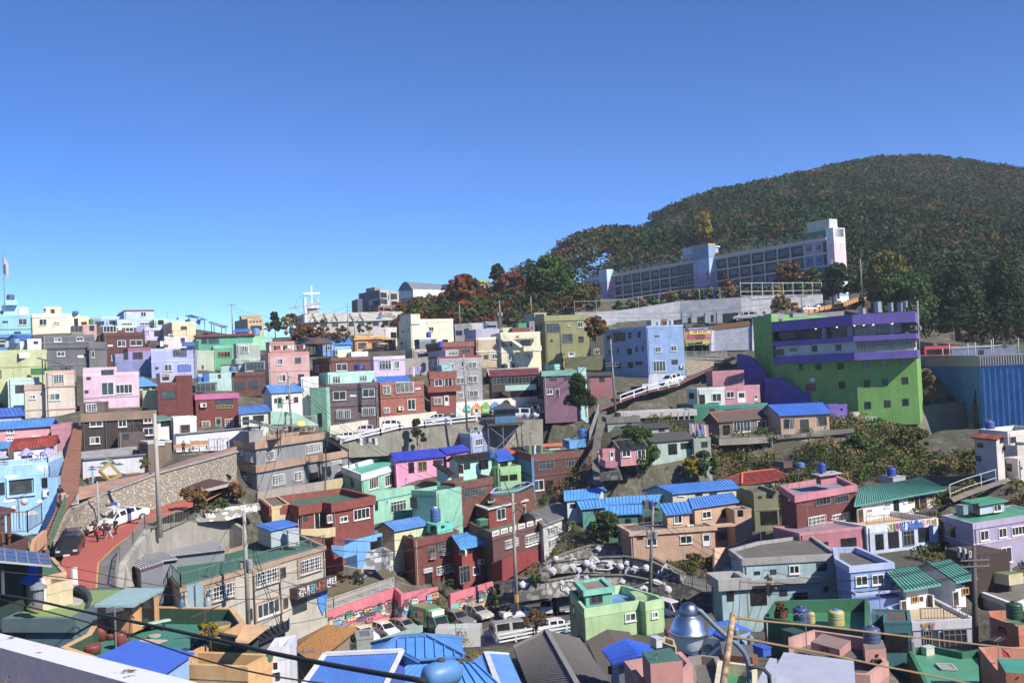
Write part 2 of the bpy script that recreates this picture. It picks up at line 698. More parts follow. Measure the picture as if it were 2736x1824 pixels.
def G(label,eL,eR,rR,rL,d,slope,bot,wall,roof,wins=(),hip=0,shed=0,over=0.35,rib=0.55,name='house',cat='house',grp=None,rt=None,base=1,th=0.14,ribm=None,edge=None,flip=0,ribh=0.07,fnd=4):
 """house under a pitched roof: measured eave and ridge of the roof face that is seen"""
 d=adj(d)
 A=at_raw(eL[0],eL[1],d)
 z=A.z
 if len(eR)==3:
  B=at(eR[0],eR[1],eR[2])
  B.z=z
 else:
  B=onz(eR[0],eR[1],z,d)
 e=B -A
 e.z=0
 e.normalize()
 bk=Vector((-e.y,e.x,0))
 if bk.y<0 and (not flip):
  bk=-bk
 if flip:
  bk=-bk if bk.y>0 else bk
 nrm=e.cross(bk+Vector((0,0,slope))).normalized()

 def onpl(q):
  D=ray(q[0],q[1])
  t=(A -C0).dot(nrm)/D.dot(nrm)
  return C0+D*t
 RL=onpl(rL)
 RR=onpl(rR)
 g=((RL -A).dot(bk)+(RR -B).dot(bk))/2
 if not 0.4<g<14:
  print('WARN gable depth',label,g)
  g=3.0
 for Q,E in ((RL,A),(RR,B)):
  pass
 ra=(RL -A).dot(e)
 rb=(RR -A).dot(e)
 L=(B -A).length
 if not hip:
  if not -L*0.6<ra<L*0.5:
   ra=0
  if not L*0.5<rb<L*1.6:
   rb=L
 RL=A+e*ra+bk*g+Vector((0,0,slope*g))
 RR=A+e*rb+bk*g+Vector((0,0,slope*g))
 sh=(ra,rb -L)
 A2=A+bk*2*g+(e*2*ra if not hip else Vector())
 B2=B+bk*2*g+(e*2*(rb -L) if not hip else Vector())
 if shed:
  A2=A+bk*g+e*ra
  B2=B+bk*g+e*(rb -L)
 zb=at_raw(eL[0],bot,d).z
 if rt is None:
  rt=root(name,((A.x+B2.x)/2,(A.y+B2.y)/2,zb),label,cat,grp)
 b_=MB()
 b_.slab([A,B,RR,RL],th)
 if not shed:
  b_.slab([B2,A2,RL,RR],th)
 if hip:
  b_.slab([A2,A,RL],th)
  b_.slab([B,B2,RR],th)
 ro=b_.build('roof',roof,rt)
 if rib:
  q=MB()
  n=max(3,int(L/rib))
  for p0,p1,r0,r1 in [(A,B,RL,RR)]+([] if shed else [(A2,B2,RL,RR)]):
   for i in range(n+1):
    t=i/n
    u_=p0.lerp(p1,t)
    v_=r0.lerp(r1,t)
    if hip:
     f_=max(0.02,min(1,t*L/max(0.1,ra),(1 -t)*L/max(0.1,L -rb)))
     v_=u_+(RL -A -e*ra)*f_ if p0 is A else u_+(RL -A2 -e*(RL -A2).dot(e))*f_
    q.bar(u_+Vector((0,0,0.02)),v_+Vector((0,0,0.02)),0.07,0,ribh*2)
  q.build('roof_seams',ribm or roof,ro)
 if edge:
  q=MB()
  z3=Vector((0,0,0.06))
  q.bar(RL+z3,RR+z3,0.3,0,0.14)
  if hip:
   for u_,v_ in ((A,RL),(A2,RL),(B,RR),(B2,RR)):
    q.bar(u_+z3,v_+z3,0.26,0,0.14)
  else:
   for u_,v_ in ((A,RL),(B,RR)):
    q.bar(u_+z3,v_+z3,0.2,0,0.14)
  q.build('roof_trim',edge,ro)
 fp=[Vector((p.x,p.y)) for p in (A,B,B2,A2)]
 ar=(fp[1] -fp[0]).cross(fp[3] -fp[0])
 ins=[tuple(p) for p in offset(fp,-over)]
 zz=z -th*0.5
 zt=z+slope*over -th -0.02
 w_=MB()
 lo=zb -(fnd if base else 0)
 P4=[(p[0],p[1]) for p in ins]
 rz=z+slope*g -th -0.02

 def wq(a,b,za,zb_):
  w_.face([(a[0],a[1],lo),(b[0],b[1],lo),(b[0],b[1],zb_),(a[0],a[1],za)])
 if shed:
  wq(P4[0],P4[1],zt,zt)
  wq(P4[2],P4[3],rz -slope*over,rz -slope*over)
  wq(P4[1],P4[2],zt,rz -slope*over)
  wq(P4[3],P4[0],rz -slope*over,zt)
 else:
  wq(P4[0],P4[1],zt,zt)
  wq(P4[2],P4[3],zt,zt)
  for a,b,apex in ((P4[1],P4[2],1),(P4[3],P4[0],0)):
   if hip:
    wq(a,b,zt,zt)
   else:
    mx=((a[0]+b[0])/2,(a[1]+b[1])/2)
    w_.face([(a[0],a[1],lo),(b[0],b[1],lo),(b[0],b[1],zt),(mx[0],mx[1],rz),(a[0],a[1],zt)])
 w_.build('wall',wall,rt)
 walls=[(P4[i],P4[(i+1) % 4],zb,rz) for i in range(4)]
 addwins(rt,walls,wins)
 if base:
  for p in ins:
   BASES.append((p[0],p[1],zb))
  CARVE.append((ins,zb))
 return dict(rt=rt,z=z,zr=rz,zb=zb,fp=fp,d=d,walls=walls,A=A,B=B,RL=RL,RR=RR)

def tank(label,x,yb,w_,h_,col,z=None,d=None,grp='round rooftop water tanks',lid=None,name='water_tank',straps=0):
 p=onz(x,yb,z,d) if z is not None else at(x,yb,d)
 k=mpp(p.y)
 r=w_*k/2
 h=h_*k
 p=p+Vector((0,r*0.7,0))
 p.z=z if z is not None else p.z
 rt=root(name,p,label,'water tank',grp)
 b_=MB()
 prof=[(r*0.96,0),(r,0.04*h),(r,0.12*h),(r*0.985,0.14*h),(r,0.17*h)]
 for q in (0.35,0.55,0.72):
  prof+=[(r,q*h -0.02*h),(r*0.975,q*h),(r,q*h+0.02*h)]
 prof+=[(r*0.98,0.8*h),(r*0.85,0.87*h),(r*0.42,0.92*h)]
 b_.lathe(p,prof,20)
 b_.build('tank_body',col,rt,smooth=True)
 c_=MB()
 c_.lathe(p+Vector((0,0,0.915*h)),[(r*0.4,0),(r*0.4,0.05*h),(r*0.34,0.085*h),(0.01,0.09*h)],16)
 c_.build('tank_lid',lid or col,rt,smooth=False)
 return rt

def pole(label,x,yt,yb,d,xt=None,r=0.14,arms=(),col='c9A948A',grp='concrete utility poles',name='utility_pole',trans=0,lamp=0):
 a=at(x,yb,d)
 zt=at(x,yt,d).z
 tx=at(x if xt is None else xt,yt,d).x
 rt=root(name,a,label,'pole' if not lamp else 'street lamp',grp)
 t_=Vector((tx,a.y,zt))
 b_=MB()
 b_.tube([a -Vector((0,0,1)),a.lerp(t_,0.5),t_],[r*1.25,r,r*0.75],10)
 b_.build('shaft',col,rt,smooth=True)
 for i,fr_ in enumerate(arms):
  q=MB()
  c=a.lerp(t_,fr_)
  q.bar(c -Vector((1.1,0.15,-0.08)),c+Vector((1.1,-0.15,0.08)),0.09)
  for k in (-1,-0.5,0.5,1):
   q.tube([c+Vector((k,-0.15,0.06)),c+Vector((k,-0.15,0.3))],[0.05,0.03],6)
  q.build('crossarm','c7E7C78',rt)
 if trans:
  q=MB()
  c=a.lerp(t_,trans)
  q.lathe(c+Vector((0.35,-0.1,-0.5)),[(0.2,0),(0.26,0.08),(0.26,0.8),(0.12,0.92)],10)
  q.lathe(c+Vector((-0.4,0.1,-0.4)),[(0.16,0),(0.2,0.06),(0.2,0.7),(0.1,0.8)],10)
  q.build('transformer','p8C9090',rt)
 if lamp:
  q=MB()
  q.tube([t_,t_+Vector((0.5,-0.3,0.35)),t_+Vector((1.1,-0.5,0.4))],0.04,6)
  q.obox(t_+Vector((1.35,-0.6,0.38)),Vector((0.3,-0.1,0)),Vector((0.03,0.1,0)),Vector((0,0,0.05)))
  q.build('lamp_arm','p8C9090',rt)
 return (t_,a)
WN=0

def cable(a,b,sag=1.0,r=0.02,label=None,grp='thin overhead service cables',col='w141414',n=10):
 b_=MB()
 a=Vector(a)
 b=Vector(b)
 pts=[a.lerp(b,i/n) -Vector((0,0,sag*4*(i/n)*(1 -i/n))) for i in range(n+1)]
 b_.tube(pts,r,5)
 o=b_.build('overhead_cable',col,None,smooth=True,base=a)
 return tag(o,label or 'thin dark cable sagging between poles above the village roofs','cable',grp)

def fence(label,pts,h=1.0,col='wB8B8B4',sp=0.25,post=2.2,rails=(0.08,0.98),name='railing',grp='metal railings in the village',cat='railing',bw=0.03,rw=0.06,wig=0):
 rt=root(name,pts[0],label,cat,grp)
 a_=MB()
 b_=MB()
 for p,q in zip(pts[:-1],pts[1:]):
  p=Vector(p)
  q=Vector(q)
  L=(q -p).length
  up=Vector((0,0,1))
  for r_ in rails:
   a_.bar(p+up*h*r_,q+up*h*r_,rw)
  n=max(1,round(L/post))
  for i in range(n+1):
   c=p.lerp(q,i/n)
   a_.bar(c,c+up*h*1.04,rw*1.25)
  if sp:
   n=max(1,round(L/sp))
   for i in range(n):
    c=p.lerp(q,(i+0.5)/n)
    b_.bar(c+up*h*rails[0],c+up*h*rails[-1],bw)
 a_.build('frame',col,rt)
 if sp:
  b_.build('bars',col,rt)
 return rt

def person(label,p,yaw,hgt=1.7,shirt='h8A2030',pants='h1A1A22',hair='w14100E',step=0.25,arms=(0.15,-0.1),skirt=0,bag=None,seat=0):
 """one continuous skinned body; hair, top, trousers, shoes as parts"""
 p=Vector(p)
 s=hgt/1.72
 rt=root('person',p,label,'person','people out on the village paths')
 c,n_=(math.cos(yaw),math.sin(yaw))

 def W(x,y,z):
  return Vector((x*c -y*n_,x*n_+y*c,z))*s
 J=dict(pel=(0,0,0.93),wai=(0,0,1.08),che=(0.01,0,1.3),neck=(0.01,0,1.46),hb=(0.015,0,1.53),he=(0.03,0,1.62),top=(0.02,0,1.7))
 E=[('pel','wai'),('wai','che'),('che','neck'),('neck','hb'),('hb','he'),('he','top')]
 Rr=dict(pel=0.14,wai=0.12,che=0.14,neck=0.05,hb=0.065,he=0.085,top=0.05)
 for sd,st,ar in ((1,step,arms[0]),(-1,-step,arms[1])):
  k='l' if sd>0 else 'r'
  J[k+'hip']=(0,0.09*sd,0.88)
  J[k+'kn']=(st*0.55+0.04,0.1*sd,0.49)
  J[k+'an']=(st*0.9 -0.02,0.1*sd,0.09+max(0,-st)*0.12)
  J[k+'to']=(st*0.9+0.16,0.11*sd,0.04)
  J[k+'sh']=(0,0.19*sd,1.39)
  J[k+'el']=(-0.02+ar*0.5,0.25*sd,1.12)
  J[k+'wr']=(0.06+ar*1.3,0.24*sd,0.89+abs(ar)*0.4)
  E+=[('pel',k+'hip'),(k+'hip',k+'kn'),(k+'kn',k+'an'),(k+'an',k+'to'),('che',k+'sh'),(k+'sh',k+'el'),(k+'el',k+'wr')]
  Rr.update({k+'hip':0.095,k+'kn':0.06,k+'an':0.042,k+'to':0.035,k+'sh':0.06,k+'el':0.042,k+'wr':0.028})
  w0=J[k+'wr']
  J[k+'pm']=(w0[0]+0.02,w0[1],w0[2] -0.07)
  E.append((k+'wr',k+'pm'))
  Rr[k+'pm']=0.032
  for i in range(5):
   f1=(w0[0]+0.02+(i -2)*0.02,w0[1] -0.01*sd,w0[2] -0.12+abs(i -2)*0.01)
   f2=(f1[0]+0.012,f1[1] -0.015*sd,f1[2] -0.045+(0.02 if i in (0,4) else 0))
   J[k+'f%d' % i]=f1
   J[k+'g%d' % i]=f2
   E+=[(k+'pm',k+'f%d' % i),(k+'f%d' % i,k+'g%d' % i)]
   Rr[k+'f%d' % i]=0.009
   Rr[k+'g%d' % i]=0.008

 def skin(name,keys,edges,radf,mat,sub=1):
  me=bpy.data.meshes.new(name)
  ks=list(keys)
  me.from_pydata([tuple(W(*J[q])) for q in ks],[(ks.index(a),ks.index(b)) for a,b in edges],[])
  o=bpy.data.objects.new(name,me)
  COL.objects.link(o)
  o.parent=rt
  md=o.modifiers.new('skin','SKIN')
  md.use_smooth_shade=True
  for i,q in enumerate(ks):
   r0=radf(q)*s
   me.skin_vertices[0].data[i].radius=(r0,r0)
  me.skin_vertices[0].data[0].use_root=True
  if sub:
   o.modifiers.new('sub','SUBSURF').levels=1
   o.modifiers['sub'].render_levels=1
  me.materials.append(M(mat))
  WL[o.name]=p
  return o

 def mkskin(name,sel,extra,mat):
  ed=[e for e in E if e[0] in sel and e[1] in sel]
  return skin(name,[k for k in J if k in sel],ed,lambda q:Rr[q]+extra,mat)
 bo=skin('body',list(J),E,lambda q:Rr[q] -(0.035 if q in ('pel','wai','che') else 0.012 if q[1:] in ('sh','hip','el') else 0),'wB88468')
 mkskin('shirt',{'pel','wai','che','lsh','rsh','lel','rel'},0.018,shirt)
 if skirt:
  q=MB()
  q.lathe(p+W(0,0,0.45),[(0.27*s,0),(0.22*s,0.3*s),(0.16*s,0.62*s)],12)
  q.build('skirt',pants,rt,smooth=True)
 else:
  mkskin('trousers',{'pel','lhip','rhip','lkn','rkn','lan','ran'},0.014,pants)
 mkskin('shoe',{'lan','lto'},0.01,'wD8D8D8')
 mkskin('shoe',{'ran','rto'},0.01,'wD8D8D8')
 q=MB()
 q.lathe(p+W(-0.02,0,1.585),[(0.03*s,-0.07*s),(0.088*s,-0.03*s),(0.1*s,0.05*s),(0.085*s,0.11*s),(0.02*s,0.145*s)],10)
 q.build('hair',hair,rt,smooth=True)
 f_=MB()
 f_.obox(p+W(0.115,0,1.61),W(0.012,0,0),W(0,0.012,0),Vector((0,0,0.02)))
 for sd in (-1,1):
  f_.obox(p+W(0.1,0.032*sd,1.635),W(0.008,0,0),W(0,0.014,0),Vector((0,0,0.007)),1)
  f_.obox(p+W(0.02,0.092*sd,1.61),W(0.015,0,0),W(0,0.008,0),Vector((0,0,0.03)))
 f_.obox(p+W(0.1,0,1.57),W(0.006,0,0),W(0,0.024,0),Vector((0,0,0.006)),2)
 f_.build('face',['wB88468','w1A1410','w8A4038'],rt)
 if bag:
  q=MB()
  q.obox(p+W(-0.2,0,1.22),W(0.08,0,0),W(0,0.14,0),Vector((0,0,0.2))*s)
  q.build('backpack',bag,rt)
 return rt
CT=dict(sedan=dict(L=4.6,w=0.9,st=[(-2.3,0.45,0.78,0.8),(-2.2,0.3,0.92,0.95),(-1.75,0.3,0.98,1.02),(-1.05,0.3,0.95,1.4),(-0.2,0.3,0.92,1.46),(0.45,0.3,0.92,1.4),(1.15,0.3,0.9,0.96),(1.9,0.3,0.82,0.85),(2.25,0.35,0.68,0.7),(2.3,0.45,0.6,0.62)],cab=(2,6)),hatch=dict(L=3.7,w=0.82,st=[(-1.85,0.4,0.9,0.95),(-1.8,0.3,0.98,1.3),(-1.5,0.3,1.0,1.47),(-0.6,0.3,0.97,1.52),(0.25,0.3,0.95,1.46),(0.95,0.3,0.95,1.02),(1.5,0.3,0.86,0.9),(1.82,0.35,0.7,0.72),(1.86,0.45,0.6,0.62)],cab=(0,5)),suv=dict(L=4.7,w=0.93,st=[(-2.35,0.5,1.0,1.05),(-2.3,0.4,1.08,1.45),(-1.95,0.4,1.1,1.68),(-0.7,0.4,1.08,1.74),(0.3,0.4,1.06,1.68),(1.0,0.4,1.05,1.12),(1.9,0.4,0.98,1.02),(2.3,0.42,0.8,0.82),(2.36,0.5,0.7,0.72)],cab=(0,5)),van=dict(L=5.0,w=0.95,st=[(-2.5,0.45,1.05,1.1),(-2.46,0.35,1.12,1.7),(-2.3,0.35,1.12,1.92),(-0.6,0.35,1.1,1.96),(1.0,0.35,1.06,1.88),(1.75,0.35,1.04,1.12),(2.3,0.35,0.9,0.95),(2.48,0.45,0.72,0.74)],cab=(0,5)))

def vehicle(kind,label,x,y,d,head,col,sc_=1.0,cat='car',name='parked_car',pitch=0,grp='cars parked and driving in the village'):
 base=at(x,y,d)
 T=CT[kind]
 rt=root(name,base,label,cat,grp)
 h=R_(head)
 pt=R_(pitch)
 f=Vector((math.cos(h)*math.cos(pt),math.sin(h)*math.cos(pt),math.sin(pt)))
 s=Vector((-math.sin(h),math.cos(h),0))
 u=f.cross(s)
 if u.z<0:
  u=-u

 def W(a,b,c):
  return base+(f*a+s*b+u*c)*sc_
 wd=T['w']
 st=T['st']
 rings=[]
 for X,zb,zl,zt in st:
  rings.append([W(X,-wd*0.9,zb),W(X,-wd,zb+(zl -zb)*0.45),W(X,-wd*0.95,zl),W(X,-wd*(0.74 if zt -zl>0.15 else 0.88),zt),W(X,wd*(0.74 if zt -zl>0.15 else 0.88),zt),W(X,wd*0.95,zl),W(X,wd,zb+(zl -zb)*0.45),W(X,wd*0.9,zb)])
 bd=MB()
 gl=MB()
 c0,c1=T['cab']
 for i in range(len(st) -1):
  A,B=(rings[i],rings[i+1])
  for k in range(7):
   q=[A[k],A[k+1],B[k+1],B[k]]
   bd.face(q)
  cabin=c0<=i<c1
  slope_f=st[i+1][3]<st[i][3] -0.25
  slope_r=st[i+1][3]>st[i][3]+0.25
  if cabin:
   for k,sgn in ((2,-1),(4,1)):
    q=[A[k],A[k+1],B[k+1],B[k]]
    c=sum(q,Vector())/4
    n=(q[1] -q[0]).cross(q[3] -q[0]).normalized()
    n=n if n.dot(s)*sgn>0 else -n
    if min(st[i][3] -st[i][2],st[i+1][3] -st[i+1][2])>0.02:
     gl.face([c+(p -c)*0.8+n*0.012 for p in q])
   if slope_f or slope_r:
    q=[A[3],A[4],B[4],B[3]]
    c=sum(q,Vector())/4
    n=(q[1] -q[0]).cross(q[3] -q[0]).normalized()
    n=n if n.z>0 or (abs(n.z)<0.1 and n.dot(f)*(1 if slope_f else -1)>0) else -n
    gl.face([c+(p -c)*0.88+n*0.015 for p in q])
 for Rg,sg in ((rings[0],-1),(rings[-1],1)):
  bd.face(Rg)
 bd.build('body',col,rt)
 gl.build('window','g10161A',rt)
 lg=MB()
 tl=MB()
 X1=st[-1][0]
 X0=st[0][0]
 for sg in (-1,1):
  a=MB()
  a.obox(W(X1 -0.1,sg*wd*0.72,0.68*(st[-2][2]/0.72)),f*0.09*sc_,s*0.17*sc_,u*0.07*sc_)
  a.build('headlight','gD8DCE0',rt)
  a=MB()
  a.obox(W(X0+0.07,sg*wd*0.78,st[0][2]*0.95),f*0.1*sc_,s*0.12*sc_,u*0.1*sc_)
  a.build('tail_light','p7A1414',rt)
 a=MB()
 a.obox(W(X1+0.0,0,0.52),f*0.04*sc_,s*0.26*sc_,u*0.06*sc_)
 a.build('number_plate','wE0E0DC',rt)
 for wx in (X0+0.8,X1 -0.85):
  for sg in (-1,1):
   c=W(wx,sg*wd*0.93,0.32)
   t_=MB()
   t_.tube([c -s*0.1*sc_,c+s*0.1*sc_],0.32*sc_,16)
   wo=t_.build('wheel','w101012',rt)
   r_=MB()
   r_.tube([c+s*0.09*sg*sc_,c+s*0.115*sg*sc_],0.2*sc_,10)
   r_.build('rim','p9A9A9C',wo)
 return rt

def truck(label,x,y,d,head,cab='aE4E6E6',body=None,bh=1.9,bl=3.0,pitch=0,flat=0,top=None):
 base=at(x,y,d)
 rt=root('parked_truck',base,label,'truck','trucks parked in the village')
 h=R_(head)
 f=Vector((math.cos(h),math.sin(h),0))
 s=Vector((-math.sin(h),math.cos(h),0))
 u=Vector((0,0,1))

 def W(a,b,c):
  return base+f*a+s*b+u*c
 b_=MB()
 w_=0.85
 prof=[(0.9,0.45),(0.9,1.95),(1.0,2.0),(1.9,1.98),(2.3,1.2),(2.45,1.1),(2.5,0.45)]
 L_=[W(a,-w_,c) for a,c in prof]
 Rt_=[W(a,w_,c) for a,c in prof]
 b_.face(L_)
 b_.face(Rt_[::-1])
 for i in range(len(prof) -1):
  b_.face([L_[i],Rt_[i],Rt_[i+1],L_[i+1]])
 b_.build('cab',cab,rt)
 g=MB()
 q=[L_[3],Rt_[3],Rt_[4],L_[4]]
 c=sum(q,Vector())/4
 g.face([c+(p -c)*0.88+f*0.02+u*0.01 for p in q])
 for sg in (-1,1):
  g.face([W(1.2,sg*(w_+0.01),1.25),W(2.1,sg*(w_+0.01),1.25),W(1.85,sg*(w_+0.01),1.8),W(1.2,sg*(w_+0.01),1.85)])
 g.build('window','g10161A',rt)
 c_=MB()
 if flat:
  c_.obox(W(-0.8,0,0.75),f*1.6,s*0.85,u*0.06)
  for sg in (-1,1):
   c_.obox(W(-0.8,sg*0.83,0.98),f*1.6,s*0.03,u*0.17)
  c_.obox(W(-2.38,0,0.98),f*0.03,s*0.8,u*0.17)
  c_.obox(W(0.76,0,1.3),f*0.03,s*0.8,u*0.5)
  c_.build('cargo_bed',body or cab,rt)
 else:
  c_.obox(W(0.75 -bl/2,0,0.75+bh/2),f*bl/2,s*0.95,u*bh/2)
  co=c_.build('cargo_box',body or cab,rt)
  if top:
   t_=MB()
   t_.obox(W(1.2,0,2.3),f*0.4,s*0.8,u*0.28)
   t_.build('wind_deflector',top,rt)
   for sg in (-1,1):
    t_=MB()
    t_.obox(W(-0.7,sg*0.96,1.8),f*0.9,s*0.02,u*0.5)
    None
    po=t_.build('advert_panel','wD8C8A8',co)
    t_=MB()
    t_.obox(W(-1.1,sg*0.985,1.85),f*0.25,s*0.01,u*0.28,0)
    t_.obox(W(-0.4,sg*0.985,1.7),f*0.3,s*0.01,u*0.22,1)
    t_.build('advert_picture',['w4A7A4A','wD89050'],co)
 a=MB()
 a.obox(W(0,0,0.55),f*2.2,s*0.4,u*0.1)
 a.build('chassis','w202022',rt)
 for wx in (-1.5,1.75):
  for sg in (-1,1):
   c=W(wx,sg*0.75,0.34)
   t_=MB()
   t_.tube([c -s*0.12,c+s*0.12],0.34,14)
   t_.build('wheel','w101012',rt)
 return rt

def leafcloud(centres,radii,nper,size,rng,squash=0.8):
 """quads scattered through ellipsoid clumps -> verts, tint per quad"""
 V=[]
 T=[]
 for c,r in zip(centres,radii):
  n=nper
  d=rng.normal(size=(n,3))
  d/=np.linalg.norm(d,axis=1)[:,None]
  rad=r*rng.uniform(0.45,1.05,n)[:,None]**0.6
  p=np.array(c)+d*rad*np.array([1,1,squash])
  q=rng.normal(size=(n,3))+d*0.8
  q/=np.linalg.norm(q,axis=1)[:,None]
  a=np.cross(q,rng.normal(size=(n,3)))
  a/=np.linalg.norm(a,axis=1)[:,None]
  b=np.cross(q,a)
  s=size*rng.uniform(0.5,1.25,n)[:,None]
  V.append(np.stack([p -a*s -b*s*0.6,p+a*s -b*s*0.6,p+a*s*0.7+b*s*0.7,p -a*s*0.7+b*s*0.7],1))
  T.append(np.full(n,rng.uniform(0.8,1.2))*rng.uniform(0.8,1.2,n))
 return (np.concatenate(V),np.concatenate(T))

def leafmesh(name,V,C,loc,parent,mat='fFFFFFF'):
 n=len(V)
 me=bpy.data.meshes.new(name)
 me.vertices.add(n*4)
 me.vertices.foreach_set('co',(V.reshape(-1,3) -np.array(loc)).ravel())
 me.loops.add(n*4)
 me.loops.foreach_set('vertex_index',np.arange(n*4,dtype=np.int32))
 me.polygons.add(n)
 me.polygons.foreach_set('loop_start',np.arange(0,n*4,4,dtype=np.int32))
 me.polygons.foreach_set('loop_total',np.full(n,4,dtype=np.int32))
 me.update(calc_edges=True)
 ca=me.color_attributes.new('tint','FLOAT_COLOR','POINT')
 ca.data.foreach_set('color',np.repeat(np.concatenate([C,np.ones((n,1))],1),4,0).ravel())
 me.materials.append(M(mat))
 o=bpy.data.objects.new(name,me)
 COL.objects.link(o)
 if parent is not None:
  o.parent=parent
 else:
  o.location=loc
 WL[o.name]=Vector(loc)
 return o
TG=np.random.default_rng(5)
PAL=dict(pine=['2C3A22','35452A'],green=['3C5028','4A5E30','34481F'],olive=['5A5C30','686432','4C5228'],rust=['6E4A32','64482E','7A5A3C','54482E','4C4A28'],red=['7A3E2C','6A4630','84503A','4E4428'],yellow=['9A7A24','8A7A30','6C6C30'],dry=['6E5E44','5E5238','7E6C4E'],bare=['6A5E4C','5A4E3E'])

def tree(label,x,yb,d,w_,h_,pal='green',crown=0.7,dens=1.0,leaf=0.28,name='tree',cat='tree',grp='trees standing among the houses',clumps=None,z=None,trunk=1,bush=0):
 p=at(x,yb,d)
 k=mpp(d)
 W_=w_*k
 Hh=h_*k
 rng=TG
 rt=root(name,p,label,cat,grp)
 ch=Hh*(crown if not bush else 1.0)
 c0=p.z+Hh -ch
 leaf*=0.72
 nc=clumps or max(14,int(20*(W_*ch)/12))
 nc=min(nc,60)
 cs=[]
 rs=[]
 for i in range(nc):
  a=rng.uniform(0,2*math.pi)
  t=rng.uniform(0.08,0.95)
  prof=math.sin(math.pi*min(1,t*0.85+0.15))**0.6 if pal !='pine' else (1.05 -t)**0.8
  rr=W_/2*prof*math.sqrt(rng.uniform(0.1,1))*0.85
  cs.append((p.x+math.cos(a)*rr,p.y+math.sin(a)*rr,c0+ch*t))
  rs.append(min(W_,ch)*rng.uniform(0.08,0.21))
 nq=int(dens*max(26,min(210,17*(np.mean(rs)/leaf)**2)))
 V,T=leafcloud(cs,rs,nq,leaf,rng)
 cols=np.array([lin(c,1) for c in PAL[pal]])*1.25
 C=cols[rng.integers(0,len(cols),len(V))]*T[:,None]
 if trunk:
  b_=MB()
  tw=max(0.08,W_*0.035)
  b_.tube([p -Vector((0,0,0.6)),p+Vector((0,0,Hh*0.3)),Vector((p.x+W_*0.03,p.y,c0+ch*0.55))],[tw,tw*0.7,tw*0.25],7)
  for i in range(0,nc,max(1,nc//8)):
   b_.tube([p+Vector((0,0,Hh*(1 -crown)*0.8+0.1)),Vector(cs[i])*0.5+(p+Vector((0,0,Hh*0.45)))*0.5,Vector(cs[i])],[tw*0.45,tw*0.25,0.02],5)
  b_.build('trunk','w4A3C2E',rt,smooth=True)
 leafmesh('crown',V,C,p,rt)
 return rt

def poly_on(pts,z,d=None):
 return [onz(x,y,z,d) for x,y in pts]

def flat(name,pts,z,mat,kind='structure',th=0.0,d=None,label=None,cat=None):
 P=poly_on(pts,z,d)
 b_=MB()
 b_.face([(p.x,p.y,z) for p in P]) if not th else b_.slab([Vector((p.x,p.y,z)) for p in P],th)
 return tag(b_.build(name,mat,None,base=P[0]),label,cat,None,kind)

def strip(name,L,Rr,mat,up=0.0,kind='structure',cut=1):
 """ribbon between two 3-D polylines"""
 b_=MB()
 for i in range(len(L) -1):
  b_.face([L[i]+Vector((0,0,up)),Rr[i]+Vector((0,0,up)),Rr[i+1]+Vector((0,0,up)),L[i+1]+Vector((0,0,up))])
 o=tag(b_.build(name,mat,None,base=L[0]),kind=kind)
 if cut:
  for i in range(len(L) -1):
   q=[L[i],Rr[i],Rr[i+1],L[i+1]]
   zz=min((v.z for v in q))
   CARVE.append(([(v.x,v.y) for v in q],zz))
   BASES.extend([(v.x,v.y,v.z -0.2) for v in q])
 return o
WFQ=[]

def wallat(x,y,off=0.3,dmin=0,dmax=999):
 D=ray(x,y)
 best=None
 for a,b,c,d in WFQ:
  n=(b -a).cross(d -a).normalized()
  dn=D.dot(n)
  if abs(dn)<1e-06:
   continue
  t=(a -C0).dot(n)/dn
  p=C0+D*t
  if not dmin<p.y<dmax:
   continue
  e=Vector((b.x -a.x,b.y -a.y))
  u=Vector((p.x -a.x,p.y -a.y)).dot(e)/e.length_squared
  if -0.02<u<1.02 and a.lerp(b,u).z -0.3<p.z<d.lerp(c,u).z+0.3 and (best is None or p.y<best.y):
   best=p
 return None if best is None else best -Vector((0,off,0))

def wallface(name,label,top,bot,mat,cat='retaining wall',th=0.5,grp=None,cap=None,kind=None,fill=None):
 """retaining wall given by measured top and bottom lines, each point (x, y, d)"""
 T=[at(*q) for q in top]
 Bt=[at(*q) for q in bot]
 b_=MB()
 rt=root(name,Bt[0],label,cat,grp)
 for i in range(len(T) -1):
  b_.face([Bt[i],Bt[i+1],T[i+1],T[i]])
  e=T[i+1] -T[i]
  e.z=0
  n=Vector((-e.y,e.x,0)).normalized()*th
  n=n if n.y>0 else -n
  b_.face([T[i],T[i+1],T[i+1]+n,T[i]+n])
  b_.face([T[i]+n,T[i+1]+n,T[i+1]+n -Vector((0,0,1.0)),T[i]+n -Vector((0,0,1.0))])
  for E_ in ((Bt[i],T[i]),(Bt[i+1],T[i+1])):
   b_.face([E_[0],E_[1],E_[1]+n,E_[0]+n])
 b_.build('wall_face',mat,rt)
 WFQ.extend([(Bt[i],Bt[i+1],T[i+1],T[i]) for i in range(len(T) -1)])
 if cap:
  c_=MB()
  for i in range(len(T) -1):
   c_.bar(T[i]+Vector((0,0,0.06)),T[i+1]+Vector((0,0,0.06)),0.5,0,0.14)
  c_.build('coping',cap,rt)
 for p in Bt:
  BASES.append((p.x,p.y -0.3,p.z -0.3))
 for i in range(len(Bt) -1):
  CARVE.append(([(Bt[i].x,Bt[i].y),(Bt[i+1].x,Bt[i+1].y),(Bt[i+1].x,Bt[i+1].y -2.2),(Bt[i].x,Bt[i].y -2.2)],min(Bt[i].z,Bt[i+1].z)+0.3))
 if fill or (fill is None and cat=='retaining wall'):
  for p in T:
   BASES.append((p.x,p.y+1.5,p.z -0.5))
 return rt
fr('00')
S=0.5
B2=-2.0
